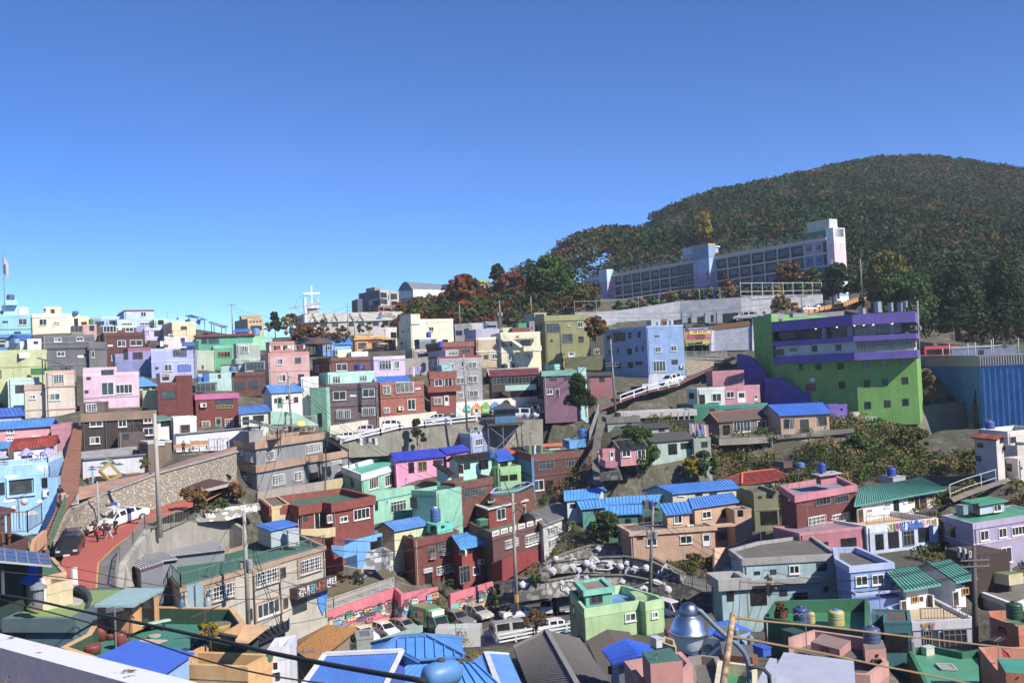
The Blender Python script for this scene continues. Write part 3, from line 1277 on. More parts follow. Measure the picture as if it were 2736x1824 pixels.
h=H('turquoise flat-roofed house at the left edge under the phone mast',[(-90,560),(332,545,S)],214,770,'s84C6D2','cA8A8A0',wins=[(238,625,92,70),(55,627,60,20,'k'),(183,740,75,24,'k')],bands=[(705,0.25,0.12,'s6FB0C0')])
mast_z=h
H('pale blue stepped rooftop house carrying the phone mast',[(-90,450),(184,447,S)],222,560,'s9CD4F4',wins=[(20,525,40,30,'k')],base=0)
H(0,[(60,397),(180,395,S)],222,450,'s9CD4F4',rt=bpy.data.objects['house.001'],base=0,back=4,wname='stair_tower')
H('small white-grey box house behind the cream house',[(190,472),(300,470,S)],228,570,'sC6CCD8',wins=[(245,497,32,20,'S')])
h=H('cream two-storey house with square stair tower on its roof',[(335,545),(828,545,S)],205,745,'sEADCB4',cap='sF0E8D0',wins=[(451,630,80,70),(590,638,72,26),(798,650,42,120,'h')],bands=[(575,0.3,0.1,'sF0E8D0')])
H(0,[(465,470),(640,470,S)],207,548,'sE6D8A8',rt=h['rt'],base=0,back=4,wins=[(552,515,42,42,'k'),(472,500,14,30,'h')],wname='stair_tower')
H('low pale yellow house beside a green roof tank',[(820,572),(935,575,S)],213,660,'sF2D694',wins=[(880,640,60,30,'h')])
h=H('pale blue house with a thin red roof edge on the skyline',[(1215,515,B2),(1300,502),(1612,498,S)],226,600,'sB4CCEE',cap='w8A3038',ph=0.3,wins=[(1502,547,58,50),(1345,533,34,18,'S'),(1245,545,30,30,'k')])
H(0,[(1225,600),(1612,605,S)],224,665,'sB4CCEE',rt=h['rt'],wins=[(1330,650,110,28,'w'),(1515,648,108,30,'w')],wname='lower_storey')
H('long blue-grey house with red trim below the skyline',[(938,578),(1055,572),(1300,570,S)],227,665,'s9CBEDA',cap='wB8D0E8',wins=[(1045,640,90,40,'k'),(1180,630,70,40,'k'),(1122,635,30,40,'M')],ref=1)
H('brownish pink house beside a yellow glass lean-to',[(870,654),(1010,652,S)],199,745,'sC89C8E',wins=[(962,693,52,54,'k')])
H('yellow framed glass lean-to on the grey house roof',[(745,668),(870,665,S)],198,738,'m8A7A5A','mA89060',wins=[(765,697,34,60,'k'),(805,697,34,60,'k'),(845,697,34,60,'k')],cat='lean-to',name='glass_shed',par=0,ph=0.1,back=3)
h=H('dark red brick house with a white-framed roof room',[(1010,690,B2),(1085,738),(1510,733,S)],185,1090,'b6A2E26','c5A5048',cap='b74382E',wins=[(1273,852,90,66),(1425,846,130,62),(1188,1005,42,62),(1042,808,52,55,'k'),(1155,875,55,18,'S')],bands=[(785,0.2,0.06,'b5A2820')])
H(0,[(1080,666),(1222,664,S)],186,740,'m9AA0A4','sE0E0DC',rt=h['rt'],base=0,back=4,ph=0.15,wins=[(1150,703,140,70,'w')],wname='glass_room')
H(0,[(1225,672),(1425,668,S)],188,738,'s7A4A3C','sE0E0DC',cap='sE6E0CC',rt=h['rt'],base=0,back=4,ph=0.2,wins=[(1355,707,85,48,'w'),(1255,695,40,34,'S')],wname='roof_room')
h=H('dark grey three-storey house with small white windows',[(440,772,B2),(448,768),(985,752,S)],178,1180,'s66666A','cB09080',cap='s727276',wins=[(605,815,76,40),(837,805,72,40),(638,962,86,52),(845,988,66,24,'S'),(675,1113,80,30,'k')],bands=[(910,0.25,0.12,'s4A4A50'),(850,0.25,0.1,'s7A7A7E'),(1085,0.2,0.1,'s7A7A7E')])
H(0,[(930,836),(1000,835),(1115,852,1.6)],181,1180,'s6A6A6E',rt=h['rt'],wins=[(972,962,30,76,'w')],bands=[(905,0.4,0.15,'s5A5A5E')],wname='side_bay')
h=H('lilac house with red-framed window beside the periwinkle house',[(1340,897),(1582,905,S)],173,1110,'s9488BC',cap='s9A5A6A',wins=[(1443,980,104,78,'R'),(1310,985,58,84,'h')])
H(0,[(1205,962),(1290,958,S)],172,1110,'s988EC0',rt=h['rt'],wname='side_bay',back=5)
H(0,[(1205,1028),(1582,1032,0.4)],171,1200,'s7C86B8',rt=h['rt'],wname='lower_storey',wins=[(1490,1143,80,8,'h')],back=6)  # bluish wall colour holds the shadow over the lilac lower wall
h=H('periwinkle blue house with paired upper windows and balcony',[(1580,908),(2022,885,S),(2060,900,2.2)],170,1200,'sA4AAD8',cap='sB0B6E0',wins=[(1850,952,78,72,'m'),(1920,950,70,80,'m'),(1760,1105,82,74),(1643,1110,36,26,'k'),(1925,1072,112,22,'w')],ref=0,bands=[(1045,0.15,0.06,'sC0C4E8')])
H(0,[(1870,1078),(2000,1076,0.4)],168,1150,'s5A70C0',rt=h['rt'],wname='balcony',back=2,ph=0.9,base=0)
h=H('peach coloured house with a red railed terrace',[(1700,640,-1.6),(1800,628),(2045,622,S)],194,800,'sEAC898',cap='sF0D4A8',wins=[(1925,690,66,36,'k'),(1782,770,40,36,'v')])
H(0,[(1720,775),(1975,780,S)],190,850,'sD8D0C8','c8A8078',rt=h['rt'],wname='terrace',wins=[(1915,815,50,50,'r')],back=4)
PEACH=h
fence('dark red railing of the peach house terrace',[at(1722,775,190),at(1810,778,190.5),at(1955,772,193)],h=1.05,col='w6A2024',sp=0.5)
H('pale violet roof house left of the peach house',[(1515,693),(1700,690,S)],199,800,'sC8BCE8',cap='sD8D0F4',wins=[(1545,735,36,32,'w'),(1650,745,70,60,'h')],bands=[(712,0.3,0.1,'sB8AEE0')])
H('small lilac shadowed house under the long blue-grey house',[(1428,675),(1515,672,S)],200,800,'s8A90C8')
H('mint green cottage on the skyline with dark door',[(1615,598),(1762,590,S)],217,700,'s9CCAB8',cap='sE4ECE4',wins=[(1685,630,60,50,'h')],wname='wall')
H('pale blue house below the first solar panel',[(1760,606),(1935,604,S)],222,700,'sA8D0EA')
H('small blue roof hut at the solar panel',[(1870,577),(1918,576,S)],223,640,'sA0C8E6',back=3)
H('sky blue box house right of the roof hut',[(1990,588),(2100,585,S)],224,700,'s90C8EC',wins=[(2065,630,25,18,'k')])
h=H('teal green house with dark red roof edge',[(2050,765),(2640,730,0.25)],190,880,'s48A884','cA03028',cap='w8A2A24',ph=0.3,proud=0.4,wins=[(2140,830,60,50,'k'),(2240,825,110,60,'k')])
h=H('yellow-green rendered house in front of the grey house',[(-60,925),(160,925),(487,920,S)],160,1310,'sBCC084','cA0A078',ref=1,wins=[(255,975,110,60,'S'),(190,985,20,45,'h'),(10,1175,12,90,'k')],bands=[(1103,0.12,0.05,'s98A068')],back=9)
H('white cottage with one small dark window',[(285,805),(440,802,S)],183,930,'sE0E0E6',wins=[(375,843,48,30,'k'),(268,850,30,60,'h')])
G('low terrace with pale blue metal roof at the left edge',(-120,788),(330,782,192),(330,755),(-120,755),190,0.35,900,'sC8CCC8','m5C98D0',wins=[(30,830,60,20,'h')])
G('blue gabled shed above the white cottage',(200,802),(325,800,189),(318,762),(228,762),187,0.4,880,'sC8D0D8','m2C68C8',rib=0.4)
G('blue roofed low house among cables at the left edge',(-120,938),(85,932,178),(78,895),(-120,895),176,0.35,1000,'sB8BCAC','m3C80CC',wins=[(40,960,70,30,'h')])
H('weathered grey-green low house under the blue metal roofs',[(-100,850),(66,845,S)],181,940,'sA0B4AC',wins=[(20,875,60,30,'h')])
tank('pale blue round tank beside the blue gabled shed',166,850,62,50,'p6CB4D8',d=182)
h=H('mint house with sand-coloured lower wall left of the beige house',[(80,1215),(410,1205,S)],150,1560,'sB4D8D0',wins=[(205,1330,92,84,'d')],bands=[(1280,0.15,0.06,'sD0E0D8')])
h=H('beige house with grilled upper window and orange floor bands',[(255,1290),(475,1283,S)],141,1620,'sC4B8A6',cap='sC09880',wins=[(342,1412,64,44),(354,1660,52,60,'k')],bands=[(1335,0.2,0.1,'sC09880'),(1550,0.2,0.08,'sC09880')])
H(0,[(470,1140),(775,1128,S),(795,1150,2.5)],141.2,1620,'sCABEAC',cap='sD0A894',ref=0,rt=h['rt'],wname='tall_bay',wins=[(615,1222,112,98,'g'),(575,1410,112,74),(575,1655,110,60,'k')],bands=[(1305,0.2,0.12,'sC09880'),(1545,0.2,0.1,'sC09880')])
h=H('pink house with two railed white windows',[(868,1165),(1452,1178,0.42)],142,1500,'sDCB4C8',cap='sE4C0D2',wins=[(1128,1325,135,138,'w'),(1300,1327,178,98,'w'),(928,1217,46,32,'k'),(907,1357,40,34,'k'),(1125,1155,130,55,'k')],bands=[(1425,0.15,0.08,'sCAA0B8')])
None
H(0,[(870,1108),(1222,1102,0.42)],142.5,1200,'sDCB4C8',rt=h['rt'],base=0,back=7,wname='roof_storey',wins=())
G('low pale green house under a corrugated sky blue roof',(1440,1295),(1650,1280,156),(1672,1200),(1470,1210),152,0.45,1470,'s9AB088','m58A8E0',wins=[(1530,1325,60,34,'k'),(1610,1315,40,30,'k')])
H('light green garden wall house beside the pink house',[(1495,1345),(1650,1332,S)],148,1560,'sAACC96',back=4)
h=H('dark red brick house with deep rectangular window',[(1650,1265),(1842,1258,0.35)],138,1560,'b7A2C20',cap='b842F22',wins=[(1765,1392,156,86,'d')])
H(0,[(1842,1188),(2010,1184,0.35)],139,1560,'b7A2C20',rt=h['rt'],wname='tall_bay',back=9)
H('grey-white rooftop wash house on the dark brick house',[(1675,1162),(1850,1150,S)],144,1262,'sB0ACB4',wins=[(1735,1205,70,60,'k')],name='roof_hut',cat='roof hut',base=0,back=4)
tank('yellow-splashed blue tank on the phone mast tower',97,395,76,62,'p3A5A7A',d=224,lid='pB89030')
tank('low blue tank on the cream house roof edge',782,540,62,30,'p3A68B8',d=208)
tank('green square-shouldered tank beside the pale yellow house',946,650,44,56,'p187848',d=207)
tank('terracotta jar tank on the periwinkle house roof',1733,893,44,34,'p8A3A2A',d=172)

def crate(name,label,cat,x,yb,w_,h_,dep,d,col,z=None,yaw=0.4,grp=None,lid=None):
 p=onz(x,yb,z,d) if z is not None else at(x,yb,d)
 k=mpp(p.y)
 rt=root(name,p,label,cat,grp)
 b_=MB()
 wy=w_*k
 b_.box(p+Vector((0,dep/2,h_*k/2)),wy,dep,h_*k,yaw)
 b_.build('body',col,rt)
 c_=MB()
 c_.box(p+Vector((0,dep/2,h_*k+0.03)),wy+0.1,dep+0.1,0.07,yaw)
 c_.build('lid',lid or col,rt)
 return rt
crate('roof_tank','long blue box tank on the periwinkle house roof','water tank',1960,880,125,38,1.4,172,'p2068B8')
crate('roof_tank','dark green box tank right of the long blue box tank','water tank',2042,918,46,88,1.2,173,'p0E5A34')
crate('roof_locker','white locker standing on the lilac house roof','locker',1690,884,40,54,0.8,173,'wE0E0E0')
crate('container','green metal container on the yellow-green house','container',405,1178,205,62,2,157,'m1A7A3A')
p=at(45,330,222)
rt=root('phone_mast',p,'cluster mast with grey antenna panels on the turquoise house','mast')
b_=MB()
b_.tube([p -Vector((0,0,4)),p+Vector((0,0,9.5))],[0.12,0.06],8)
b_.build('mast_pole','p7A8088',rt)
for dx,z0,dd in ((-1.1,4.4,0),(0,6.2,0.3),(0.9,5.2,-0.2),(0.4,5.6,0.5)):
 b_=MB()
 b_.box(p+Vector((dx,dd,z0)),0.55,0.25,3.6,0.3)
 b_.bar(p+Vector((0,0,z0)),p+Vector((dx,dd,z0)),0.07)
 b_.build('antenna_panel','pB8B8B4',rt)

def solar(label,a,b,c,dd,cols=5,rows=3,legs=1,legz=2.5,col='g10141E'):
 A,Bv,Cc,Dd=(a,b,c,dd)
 rt=root('solar_panel',A,label,'solar panel','solar panels on the roofs')
 n=(Bv -A).cross(Dd -A).normalized()
 n=n if n.z>0 else -n
 b_=MB()
 P=[A,Bv,Cc,Dd]
 b_.slab(P,0.12)
 b_.build('panel_frame','pA0A4A8',rt)
 c_=MB()
 for i in range(cols):
  for j in range(rows):
   f=lambda u,v:A.lerp(Bv,u).lerp(Dd.lerp(Cc,u),v)+n*0.02
   c_.face([f((i+0.04)/cols,(j+0.04)/rows),f((i+0.96)/cols,(j+0.04)/rows),f((i+0.96)/cols,(j+0.96)/rows),f((i+0.04)/cols,(j+0.96)/rows)])
 c_.build('solar_cells',col,rt)
 if legs:
  l_=MB()
  for q in (A.lerp(Cc,0.15),A.lerp(Cc,0.85),Bv.lerp(Dd,0.2),Bv.lerp(Dd,0.8)):
   l_.bar(q,q -Vector((0,0,legz)),0.12)
  l_.build('support_legs','c505458',rt)
solar('thin black solar panel tilted on the skyline roof',at(1940,562,226),at(2110,606,224),at(2175,604,229),at(2000,550,231))
solar('second black solar panel tilted down to the right on the skyline',at(2180,628,214),at(2345,688,212),at(2395,672,217),at(2215,622,219))
solar('long black solar panel tilted over the yellow-green house',at(380,1000,150),at(770,1112,147),at(790,1108,150),at(400,995,153),legz=4)
fr('01')
None
h=G('small lilac house with blue gabled roof between pink and mint houses',(-120,205),(262,160,127.5),(215,105),(60,118),125,0.5,330,'sA4AACC','m2A64C4',rib=0.5)
h=G('pink house with long sky blue metal roof',(-80,335),(545,275,121),(572,214),(-60,268),116,0.4,530,'sCE8C98','m2E86D8',wins=[(103,360,78,44),(375,425,96,34),(98,443,90,34)],rib=0.5)
H(0,[(535,295),(740,255,0.3)],118,640,'sBC7A88','sC08088',rt=h['rt'],wname='tall_bay',back=7)
h=G('white cottage with orange-red tiled roof beside the cafe',(105,548),(585,500,110),(612,412),(145,445),104,0.55,700,'sE8E8EA','tB03820',wins=[(278,620,116,54,'k'),(20,640,50,60,'k')],rib=0.4,edge='tA03018',ribh=0.1)
G('blue metal roof cottage left of the tiled cottage',(-160,548),(105,540,106),(128,470),(-140,475),103.5,0.4,700,'sE0D0B8','m3A8ACC',wins=[(20,645,46,60,'k')],rib=0.5)
CAFE=H('sky blue cafe with white painted clouds and picture window',[(-160,752),(500,692),(660,618)],94,1400,'s86BEEC','w0E6A3C',cap='s90C6F0',wins=[(215,940,236,148,'k'),(18,960,60,130,'k'),(485,1008,60,50,'v')],ph=0.9,ref=1,name='cafe',cat='cafe')
z0=CAFE['zr']
H(0,[(350,800),(600,790,0.2)],93.4,1400,'s8AC2EE',rt=CAFE['rt'],wname='stair_bay',back=1.2,wins=[(468,898,60,105,'k')],par=0)
cl=MB()
for cx,cy,cw,chh in ((120,835,140,45),(440,740,110,60),(90,1080,120,45),(430,1090,100,34),(330,1215,130,50),(470,945,90,26)):
 hit=wallhit(CAFE['walls'],cx,cy)
 if hit:
  _,pp,nn,_=hit
  tt=Vector((-nn.y,nn.x,0))
  k=mpp(pp.y)
  pts=[]
  for i in range(16):
   a=2*math.pi*i/16
   rr=1+0.18*math.sin(3*a+cx)
   pts.append(pp+nn*0.04+tt*math.cos(a)*cw/2*k*rr+Vector((0,0,1))*math.sin(a)*chh/2*k*rr)
  cl.face(pts)
cl.build('painted_clouds','wE4E6EA',CAFE['rt'])
for q in ((215,940,246,158),):
 hit=wallhit(CAFE['walls'],q[0],q[1])
 _,pp,nn,_=hit
 tt=Vector((-nn.y,nn.x,0))
 k=mpp(pp.y)
 f_=MB()
 w2,h2=(q[2]*k/2+0.1,q[3]*k/2+0.1)
 for sx in (-1,1):
  f_.obox(pp+tt*sx*w2+nn*0.1,tt*0.09,nn*0.12,Vector((0,0,h2+0.09)))
 for sz in (-1,1):
  f_.obox(pp+Vector((0,0,sz*h2))+nn*0.1,tt*(w2 -0.09),nn*0.118,Vector((0,0,0.09)))
 f_.build('window_surround','s9CCCF2',CAFE['rt'])

def umbrella(label,x,y,w_,d,z,col='hA89CD8'):
 p=at(x,y,d)
 r=w_*mpp(d)/2
 rt=root('parasol',Vector((p.x,p.y,z)),label,'parasol','lilac parasols on the cafe terrace')
 b_=MB()
 b_.tube([(p.x,p.y,z),(p.x,p.y,p.z+0.1)],0.03,6)
 b_.build('parasol_pole','wC8C8C8',rt)
 c_=MB()
 c_.lathe(Vector((p.x,p.y,p.z)),[(r,-0.42),(r*0.97,-0.35),(r*0.35,0.12),(r*0.3,0.14),(r*0.1,0.28),(0.01,0.3)],8)
 c_.build('canopy',col,rt)
umbrella('lilac parasol left on the cafe terrace by the white wall',275,565,185,99,z0)
umbrella('lilac parasol right on the cafe terrace near the gable',500,560,185,100,z0)
umbrella('lilac parasol cut by the picture edge on the terrace',0,597,170,98,z0)
P1=CAFE['fp']
a,b=(onz(-100,742,CAFE['z'],94),onz(498,690,CAFE['z'],94))
fence('white terrace railing along the cafe front',[a,b,onz(650,618,CAFE['z'],97)],h=0.55,col='wC8D8D0',sp=0.6)

def text(s,label,p,size,nrm,col,parent=None,name='sign_lettering',ext=0.02,spacing=1.0,vert=0):
 cu_=bpy.data.curves.new(name,'FONT')
 cu_.body=s
 cu_.size=size
 cu_.extrude=ext
 cu_.align_x='CENTER'
 cu_.align_y='CENTER'
 cu_.space_character=spacing
 cu_.materials.append(M(col))
 o=bpy.data.objects.new(name,cu_)
 COL.objects.link(o)
 n=Vector(nrm).normalized()
 t=Vector((-n.y,n.x,0)).normalized()
 u=n.cross(t)
 mt=Matrix((t,u,n)).transposed().to_4x4()
 mt.translation=Vector(p) -(WL[parent.name] if parent else Vector())
 bpy.context.view_layer.update()
 me=bpy.data.meshes.new_from_object(o.evaluated_get(bpy.context.evaluated_depsgraph_get()))
 bpy.data.objects.remove(o)
 o=bpy.data.objects.new(name,me)
 COL.objects.link(o)
 if not me.materials:
  me.materials.append(M(col))
 if parent:
  o.parent=parent
 o.matrix_local=mt
 return o
n_=Vector((-(b -a).y,(b -a).x,0))
n_=-n_ if n_.y>0 else n_
n_=n_.normalized()
sg=onz(385,690,CAFE['z'],94)
rt=root('cafe_sign',sg,'white letter cafe sign standing on the terrace edge','sign')
text('Cafe',0,sg+n_*0.1+Vector((0,0,0.62)),1.0,n_,'w3A48A0',rt,ext=0.04)
b_=MB()
t_=Vector((-n_.y,n_.x,0))
b_.bar(sg -t_*1.3+Vector((0,0,0.25)),sg+t_*1.3+Vector((0,0,0.25)),0.06)
b_.build('sign_rail','wD8D8E0',rt)
crate('bench','orange seat bench on the green cafe deck','bench',190,712,50,14,0.5,95,'wB05030',z=z0+0.1)
h=H('dark brown house with rust-streaked roof band above the art wall',[(845,175),(1080,150,0.28),(1640,95,0.28)],118,575,'s64524A','c6E7A68',cap='s94765E',band=('x',1.0,0.12),wins=[(1007,270,140,80),(995,453,108,74),(1283,278,90,72),(1548,238,92,70,'w'),(1557,362,110,78,'w'),(1320,415,62,56,'k')],back=9,ref=0)
H(0,[(835,62),(1092,62,0.3)],118.3,230,'s6A5850','c503028',rt=h['rt'],base=0,wname='roof_room',ph=0.15,wins=[(958,112,108,84,'g')],back=5)
H(0,[(1232,345),(1505,320,0.28)],116.9,560,'s5E4E46',rt=h['rt'],wname='projecting_bay',back=2,par=0,wins=[(1320,415,62,56,'k')])
H('small brown flat-roofed annexe below the brown house',[(1548,470),(1795,452)],113,620,'s74604E','c3A3432',cap='wB8B4AC',ph=0.15,wins=[(1680,487,72,28)],back=4)
h=H('white cottage with black gate and teal roof strip',[(1815,215),(2055,200,0.4)],130,400,'sE2E0DA',cap='sECEAE4',wins=[(1940,335,112,98,'r')],back=6)
G(0,(1640,245),(1815,240,131),(1985,180),(1660,192),128,0.3,590,'sE2E0DA','m68A08C',rt=h['rt'],wins=[(1730,280,95,56,'k')],rib=0.4)
None
wallface('boundary_wall','long white block wall with grey coping behind the exercise park',[(1845,395,126),(2290,352,132),(2420,340,134),(2740,310,138)],[(1845,580,126),(2290,560,132),(2420,545,134),(2740,520,138)],'sCECED2','wall',cap='s868890')
wallface('art_wall','white art wall with bronze diamond sculptures',[(865,660,108),(1585,600,114)],[(870,880,108),(1590,790,114)],'sC0C0C6','wall',cap='s6E7076')
wallface('stone_block_wall','grey coursed stone wall above the art wall',[(850,575,112),(1490,510,118)],[(850,680,112),(1490,625,118)],'bA0A0A4','wall')
b_=MB()
A_=at(893,850,107.4)
B_=at(1450,790,112.5)
b_.slab([A_,B_,B_+Vector((0,1.0,0)),A_+Vector((0,1.0,0))],0.5)
tag(b_.build('plank_bench','w9A6428',None,base=A_),'long orange-brown plank seat below the art wall','bench')

def kite(label,pts,d,col,name='wall_sculpture',th=0.12):
 P=[at(x,y,d) for x,y in pts]
 b_=MB()
 b_.face(P)
 b_.face([p+Vector((0,th,0)) for p in P][::-1])
 for i in range(len(P)):
  j=(i+1) % len(P)
  b_.face([P[i],P[j],P[j]+Vector((0,th,0)),P[i]+Vector((0,th,0))])
 return tag(b_.build(name,col,None,base=P[0]),label,'sculpture','umbrella sculptures on the art wall')
kite('yellow kite shape at the top of the bronze diamond',[(1100,645),(1170,650),(1200,685),(1140,672)],107.2,'w98902C')
kite('green kite shape left of the diamond top',[(1040,700),(1085,675),(1140,680),(1105,712)],107.2,'w2A7A5A')
kite('green kite shape right of the diamond top',[(1190,715),(1245,690),(1300,708),(1245,716)],108,'w2A7A5A')
kite('blue kite shape beside the diamond top',[(1150,680),(1195,682),(1222,708),(1175,705)],107.5,'w3064A4')
kite('tall blue kite at the diamond foot',[(1262,795),(1310,805),(1332,845),(1290,828)],107.5,'w2A5AA0')
kite('upper blue umbrella shape on the art wall',[(915,742),(960,722),(1008,738)],106.5,'w2E62A8')
kite('lower blue umbrella shape on the art wall',[(908,768),(962,742),(1015,762)],106.3,'w2E62A8')
kite('small blue umbrella shape beside the two on the art wall',[(1000,740),(1035,725),(1075,738)],106.9,'w2E62A8')
b_=MB()
b_.tube([at(968,760,106.3),at(972,905,106)],0.1,6)
tag(b_.build('sculpture_post','w6AA4D8',None,base=at(972,905,106)),'pale blue post of the umbrella sculpture','post')
b_=MB()
Q=[at(1145,690,106.6),at(1045,775,105.8),at(1150,880,105.4),at(1262,815,106.8)]
for i in range(4):
 b_.bar(Q[i],Q[(i+1) % 4],0.28)
tag(b_.build('diamond_frame','pA8903C',None,base=Q[2]),'bronze diamond frame sculpture leaning before the art wall','sculpture')
for x,y in ((1910,585),(2095,552)):
 p=at(x,y,121)
 rt=root('park_bench',p,'wooden park bench %s the white block wall' % ('by the standing man at' if x<2000 else 'beside exercise machines at'),'bench','park benches')
 b_=MB()
 b_.box(p+Vector((0,0,0.45)),2.0,0.5,0.08,0.5)
 b_.build('seat','wB07A40',rt)
 b_=MB()
 b_.box(p+Vector((-0.1,0.3,0.8)),2.0,0.07,0.45,0.5)
 b_.build('backrest','wB07A40',rt)
 for k in (-0.8,0.8):
  b_=MB()
  b_.box(p+Vector((k*0.88,k*0.45,0.2)),0.08,0.45,0.42,0.5)
  b_.build('leg','w3A3A3C',rt)
person('man in dark clothes standing with folded arms by the park benches',at(1925,608,119),-1.6,shirt='h6A3A30',pants='h14141A',step=0,arms=(0.25,0.25))
for i,x in enumerate((2000,2190,2250,2310)):
 p=at(x,575 -(x -2000)*0.08,122)
 rt=root('exercise_machine',p,['pale steel exercise bar nearest the benches','twin-post blue exercise machine','tall steel walking machine','steel frame exercise machine at the park end'][i],'exercise machine','exercise machines in the park')
 b_=MB()
 b_.tube([p,p+Vector((0,0,1.5))],0.06,8)
 b_.tube([p+Vector((0.9,0.4,0)),p+Vector((0.9,0.4,1.3))],0.06,8)
 b_.build('post','pA8B0C8',rt)
 b_=MB()
 b_.tube([p+Vector((0,0,1.3)),p+Vector((0.9,0.4,1.3))],0.05,6)
 b_.tube([p+Vector((0,-0.3,0.4)),p+Vector((0.9,0.1,0.4))],0.05,6)
 b_.build('handle_bars','p9098C8',rt)
fr('10')
DADJ=lambda d:d+14*max(0,min(1,(262 -d)/60))
h=H('tan house with four red square tiles under its roofline',[(365,610,-1.5),(500,592),(668,585,0.4)],236,790,'sC8AC80',wins=[(590,690,118,50,'k'),(530,625,17,17,'R'),(565,624,17,17,'R'),(600,622,17,17,'R'),(635,621,17,17,'R')])
H(0,[(435,560),(635,555,0.4)],238,600,'sC4A674',rt=h['rt'],base=0,wname='stair_tower',back=4)
G('small mint cottage with blue gable trim on the skyline',(352,730),(530,722,206),(520,698),(365,700),205,0.4,790,'s7ACAA8','m2068C0',rib=0,wins=[(400,760,90,26,'k')])
tank('pale blue bulbous tank beside the mint cottage',582,770,80,82,'p5C90C4',d=203,lid='p4A80B8')
H('bright mint green box house with smooth front wall',[(480,785),(655,777,0.4)],190,960,'s80DA9C',ph=0.2)
H('faded teal box house beside the bright mint box',[(655,778),(757,770,0.4)],192,900,'s90C4B8',ph=0.2)
H('green house with a yellow-framed window',[(140,875),(352,864,0.4)],176,1110,'s44A67C',cap='s6CC49C',wins=[(253,968,134,62,'y')])
H('pale grey-green house with faint wall drawing',[(-110,930),(145,925,0.4)],171,1130,'sB4BEA4',wins=[(30,1100,20,40,'k')])
h=H('grey-green house with a small grilled white window',[(352,868,-1.8),(382,852),(628,843,0.4)],168,1040,'sA2B2A2',cap='sB4C4B4',wins=[(468,912,76,72,'g')])
H(0,[(375,1010),(735,950,0.4)],167,1300,'sA8C4B4',rt=h['rt'],wname='lower_storey',wins=[(478,1030,78,18,'k'),(692,1232,28,20,'S')],back=6)
h=H('salmon pink house with laundry on its roof terrace',[(715,950),(1142,930,0.4)],163,1310,'sCE9E98',cap='sC88C84',wins=[(838,1042,62,64),(1028,1030,62,60,'k'),(863,1213,76,76),(1060,1205,62,62,'k')],bands=[(1150,0.1,0.05,'sB88880')])
H(0,[(690,838,-1.8),(730,835),(988,825,0.4)],168,945,'sC48A80',rt=h['rt'],base=0,wname='roof_room',back=4,ph=0.3)

def laundry(label,a,b,n,cols,drop=0.8,grp='laundry hung out on lines'):
 rt=root('laundry_line',a,label,'laundry',grp)
 q=MB()
 q.tube([a,a.lerp(b,0.5) -Vector((0,0,0.12)),b],0.015,4)
 q.build('line','wC8C8C8',rt)
 for i in range(n):
  t=(i+0.5)/n
  c=a.lerp(b,t) -Vector((0,0,0.1))
  e=(b -a).normalized()
  w_=(b -a).length/n*random.uniform(0.35,0.46)
  dp=drop*random.uniform(0.6,1.2)
  q=MB()
  nn=Vector((-e.y,e.x,0))*0.04
  top=[c -e*w_,c+e*w_]
  k=random.uniform(-0.1,0.1)
  q.face([top[0]+nn,top[1]+nn,top[1] -Vector((0,0,dp))+e*k,top[0] -Vector((0,0,dp))+e*k])
  q.face([top[0] -nn,top[1] -nn,top[1] -Vector((0,0,dp))+e*k,top[0] -Vector((0,0,dp))+e*k])
  q.build('garment',cols[i % len(cols)],rt)
laundry('mixed laundry line over the salmon house terrace',at(725,872,164),at(1105,862,167),16,['hD8D8E0','h9A98A0','h1C1C24','hA01C2C','h6A2030','hD8D4D8','h2A2A38','h1E2030','hE4E4EC','hC8C8D8'])
h=H('dark brown brick house with mint roof room and blue tank',[(325,1155),(682,1132,0.35)],150,1420,'b6A3A2A',cap='b7A4430',wins=[(412,1300,124,78,'d'),(562,1287,88,82,'d'),(540,1430,200,60,'h')],bands=[(1205,0.12,0.06,'b50281C')])
H(0,[(218,1072),(470,1052,0.3)],152,1160,'s98C4BC',cap='w8A3A34',rt=h['rt'],base=0,wname='roof_room',wins=[(365,1105,80,66,'h')],back=4,ph=0.15)
H(0,[(470,1042),(680,1036,0.3)],151,1135,'m90989A',rt=h['rt'],base=0,wname='glass_room',wins=[(580,1088,188,84,'m')],back=4,ph=0.15)
tank('blue tub tank in front of the mint roof room',342,1145,82,56,'p4078A8',d=149)
H('pale mint terrace house left of the dark brown brick house',[(-20,1170),(328,1150,0.35)],147,1300,'sA8CCC4',wins=[(205,1195,30,40,'k')],back=5)
crate('roof_tank','upright bright blue box tank on the mint terrace','water tank',50,1255,58,88,1.4,144,'p1E62C0')
tank('bright blue rounded tank left of the upright box tank',-12,1255,70,56,'p1C5CC0',d=144)
h=H('magenta and brick house with bamboo balcony box',[(-118,1290,-2),(-48,1388),(397,1345,0.3)],128,1600+120,'b8A3222',cap='sD0609C',band=('x',0.75,0.1),wins=[(258,1468,182,62,'d'),(262,1513,172,36,'y'),(38,1497,54,40,'v')],back=8)
MAG=h
H(0,[(-50,1265),(180,1258,0.3)],129,1365,'s8A9080',rt=h['rt'],base=0,wname='glass_room',cap='p10804A',wins=[(60,1312,210,84,'m')],back=4,ph=0.15)
h=G('white house with teal door under a wavy blue metal roof',(738,1365),(1092,1345,146),(1058,1270),(692,1295),140,0.5,1600,'sE4E0D4','m4C90DC',wins=[(835,1470,58,122,'T'),(915,1418,38,36,'k'),(1005,1440,44,58,'R'),(792,1452,28,50,'k')],rib=0.5)
H(0,[(1058,1202),(1240,1198,0.3)],147,1600,'sDEDED0',rt=h['rt'],wname='stair_tower',back=4)
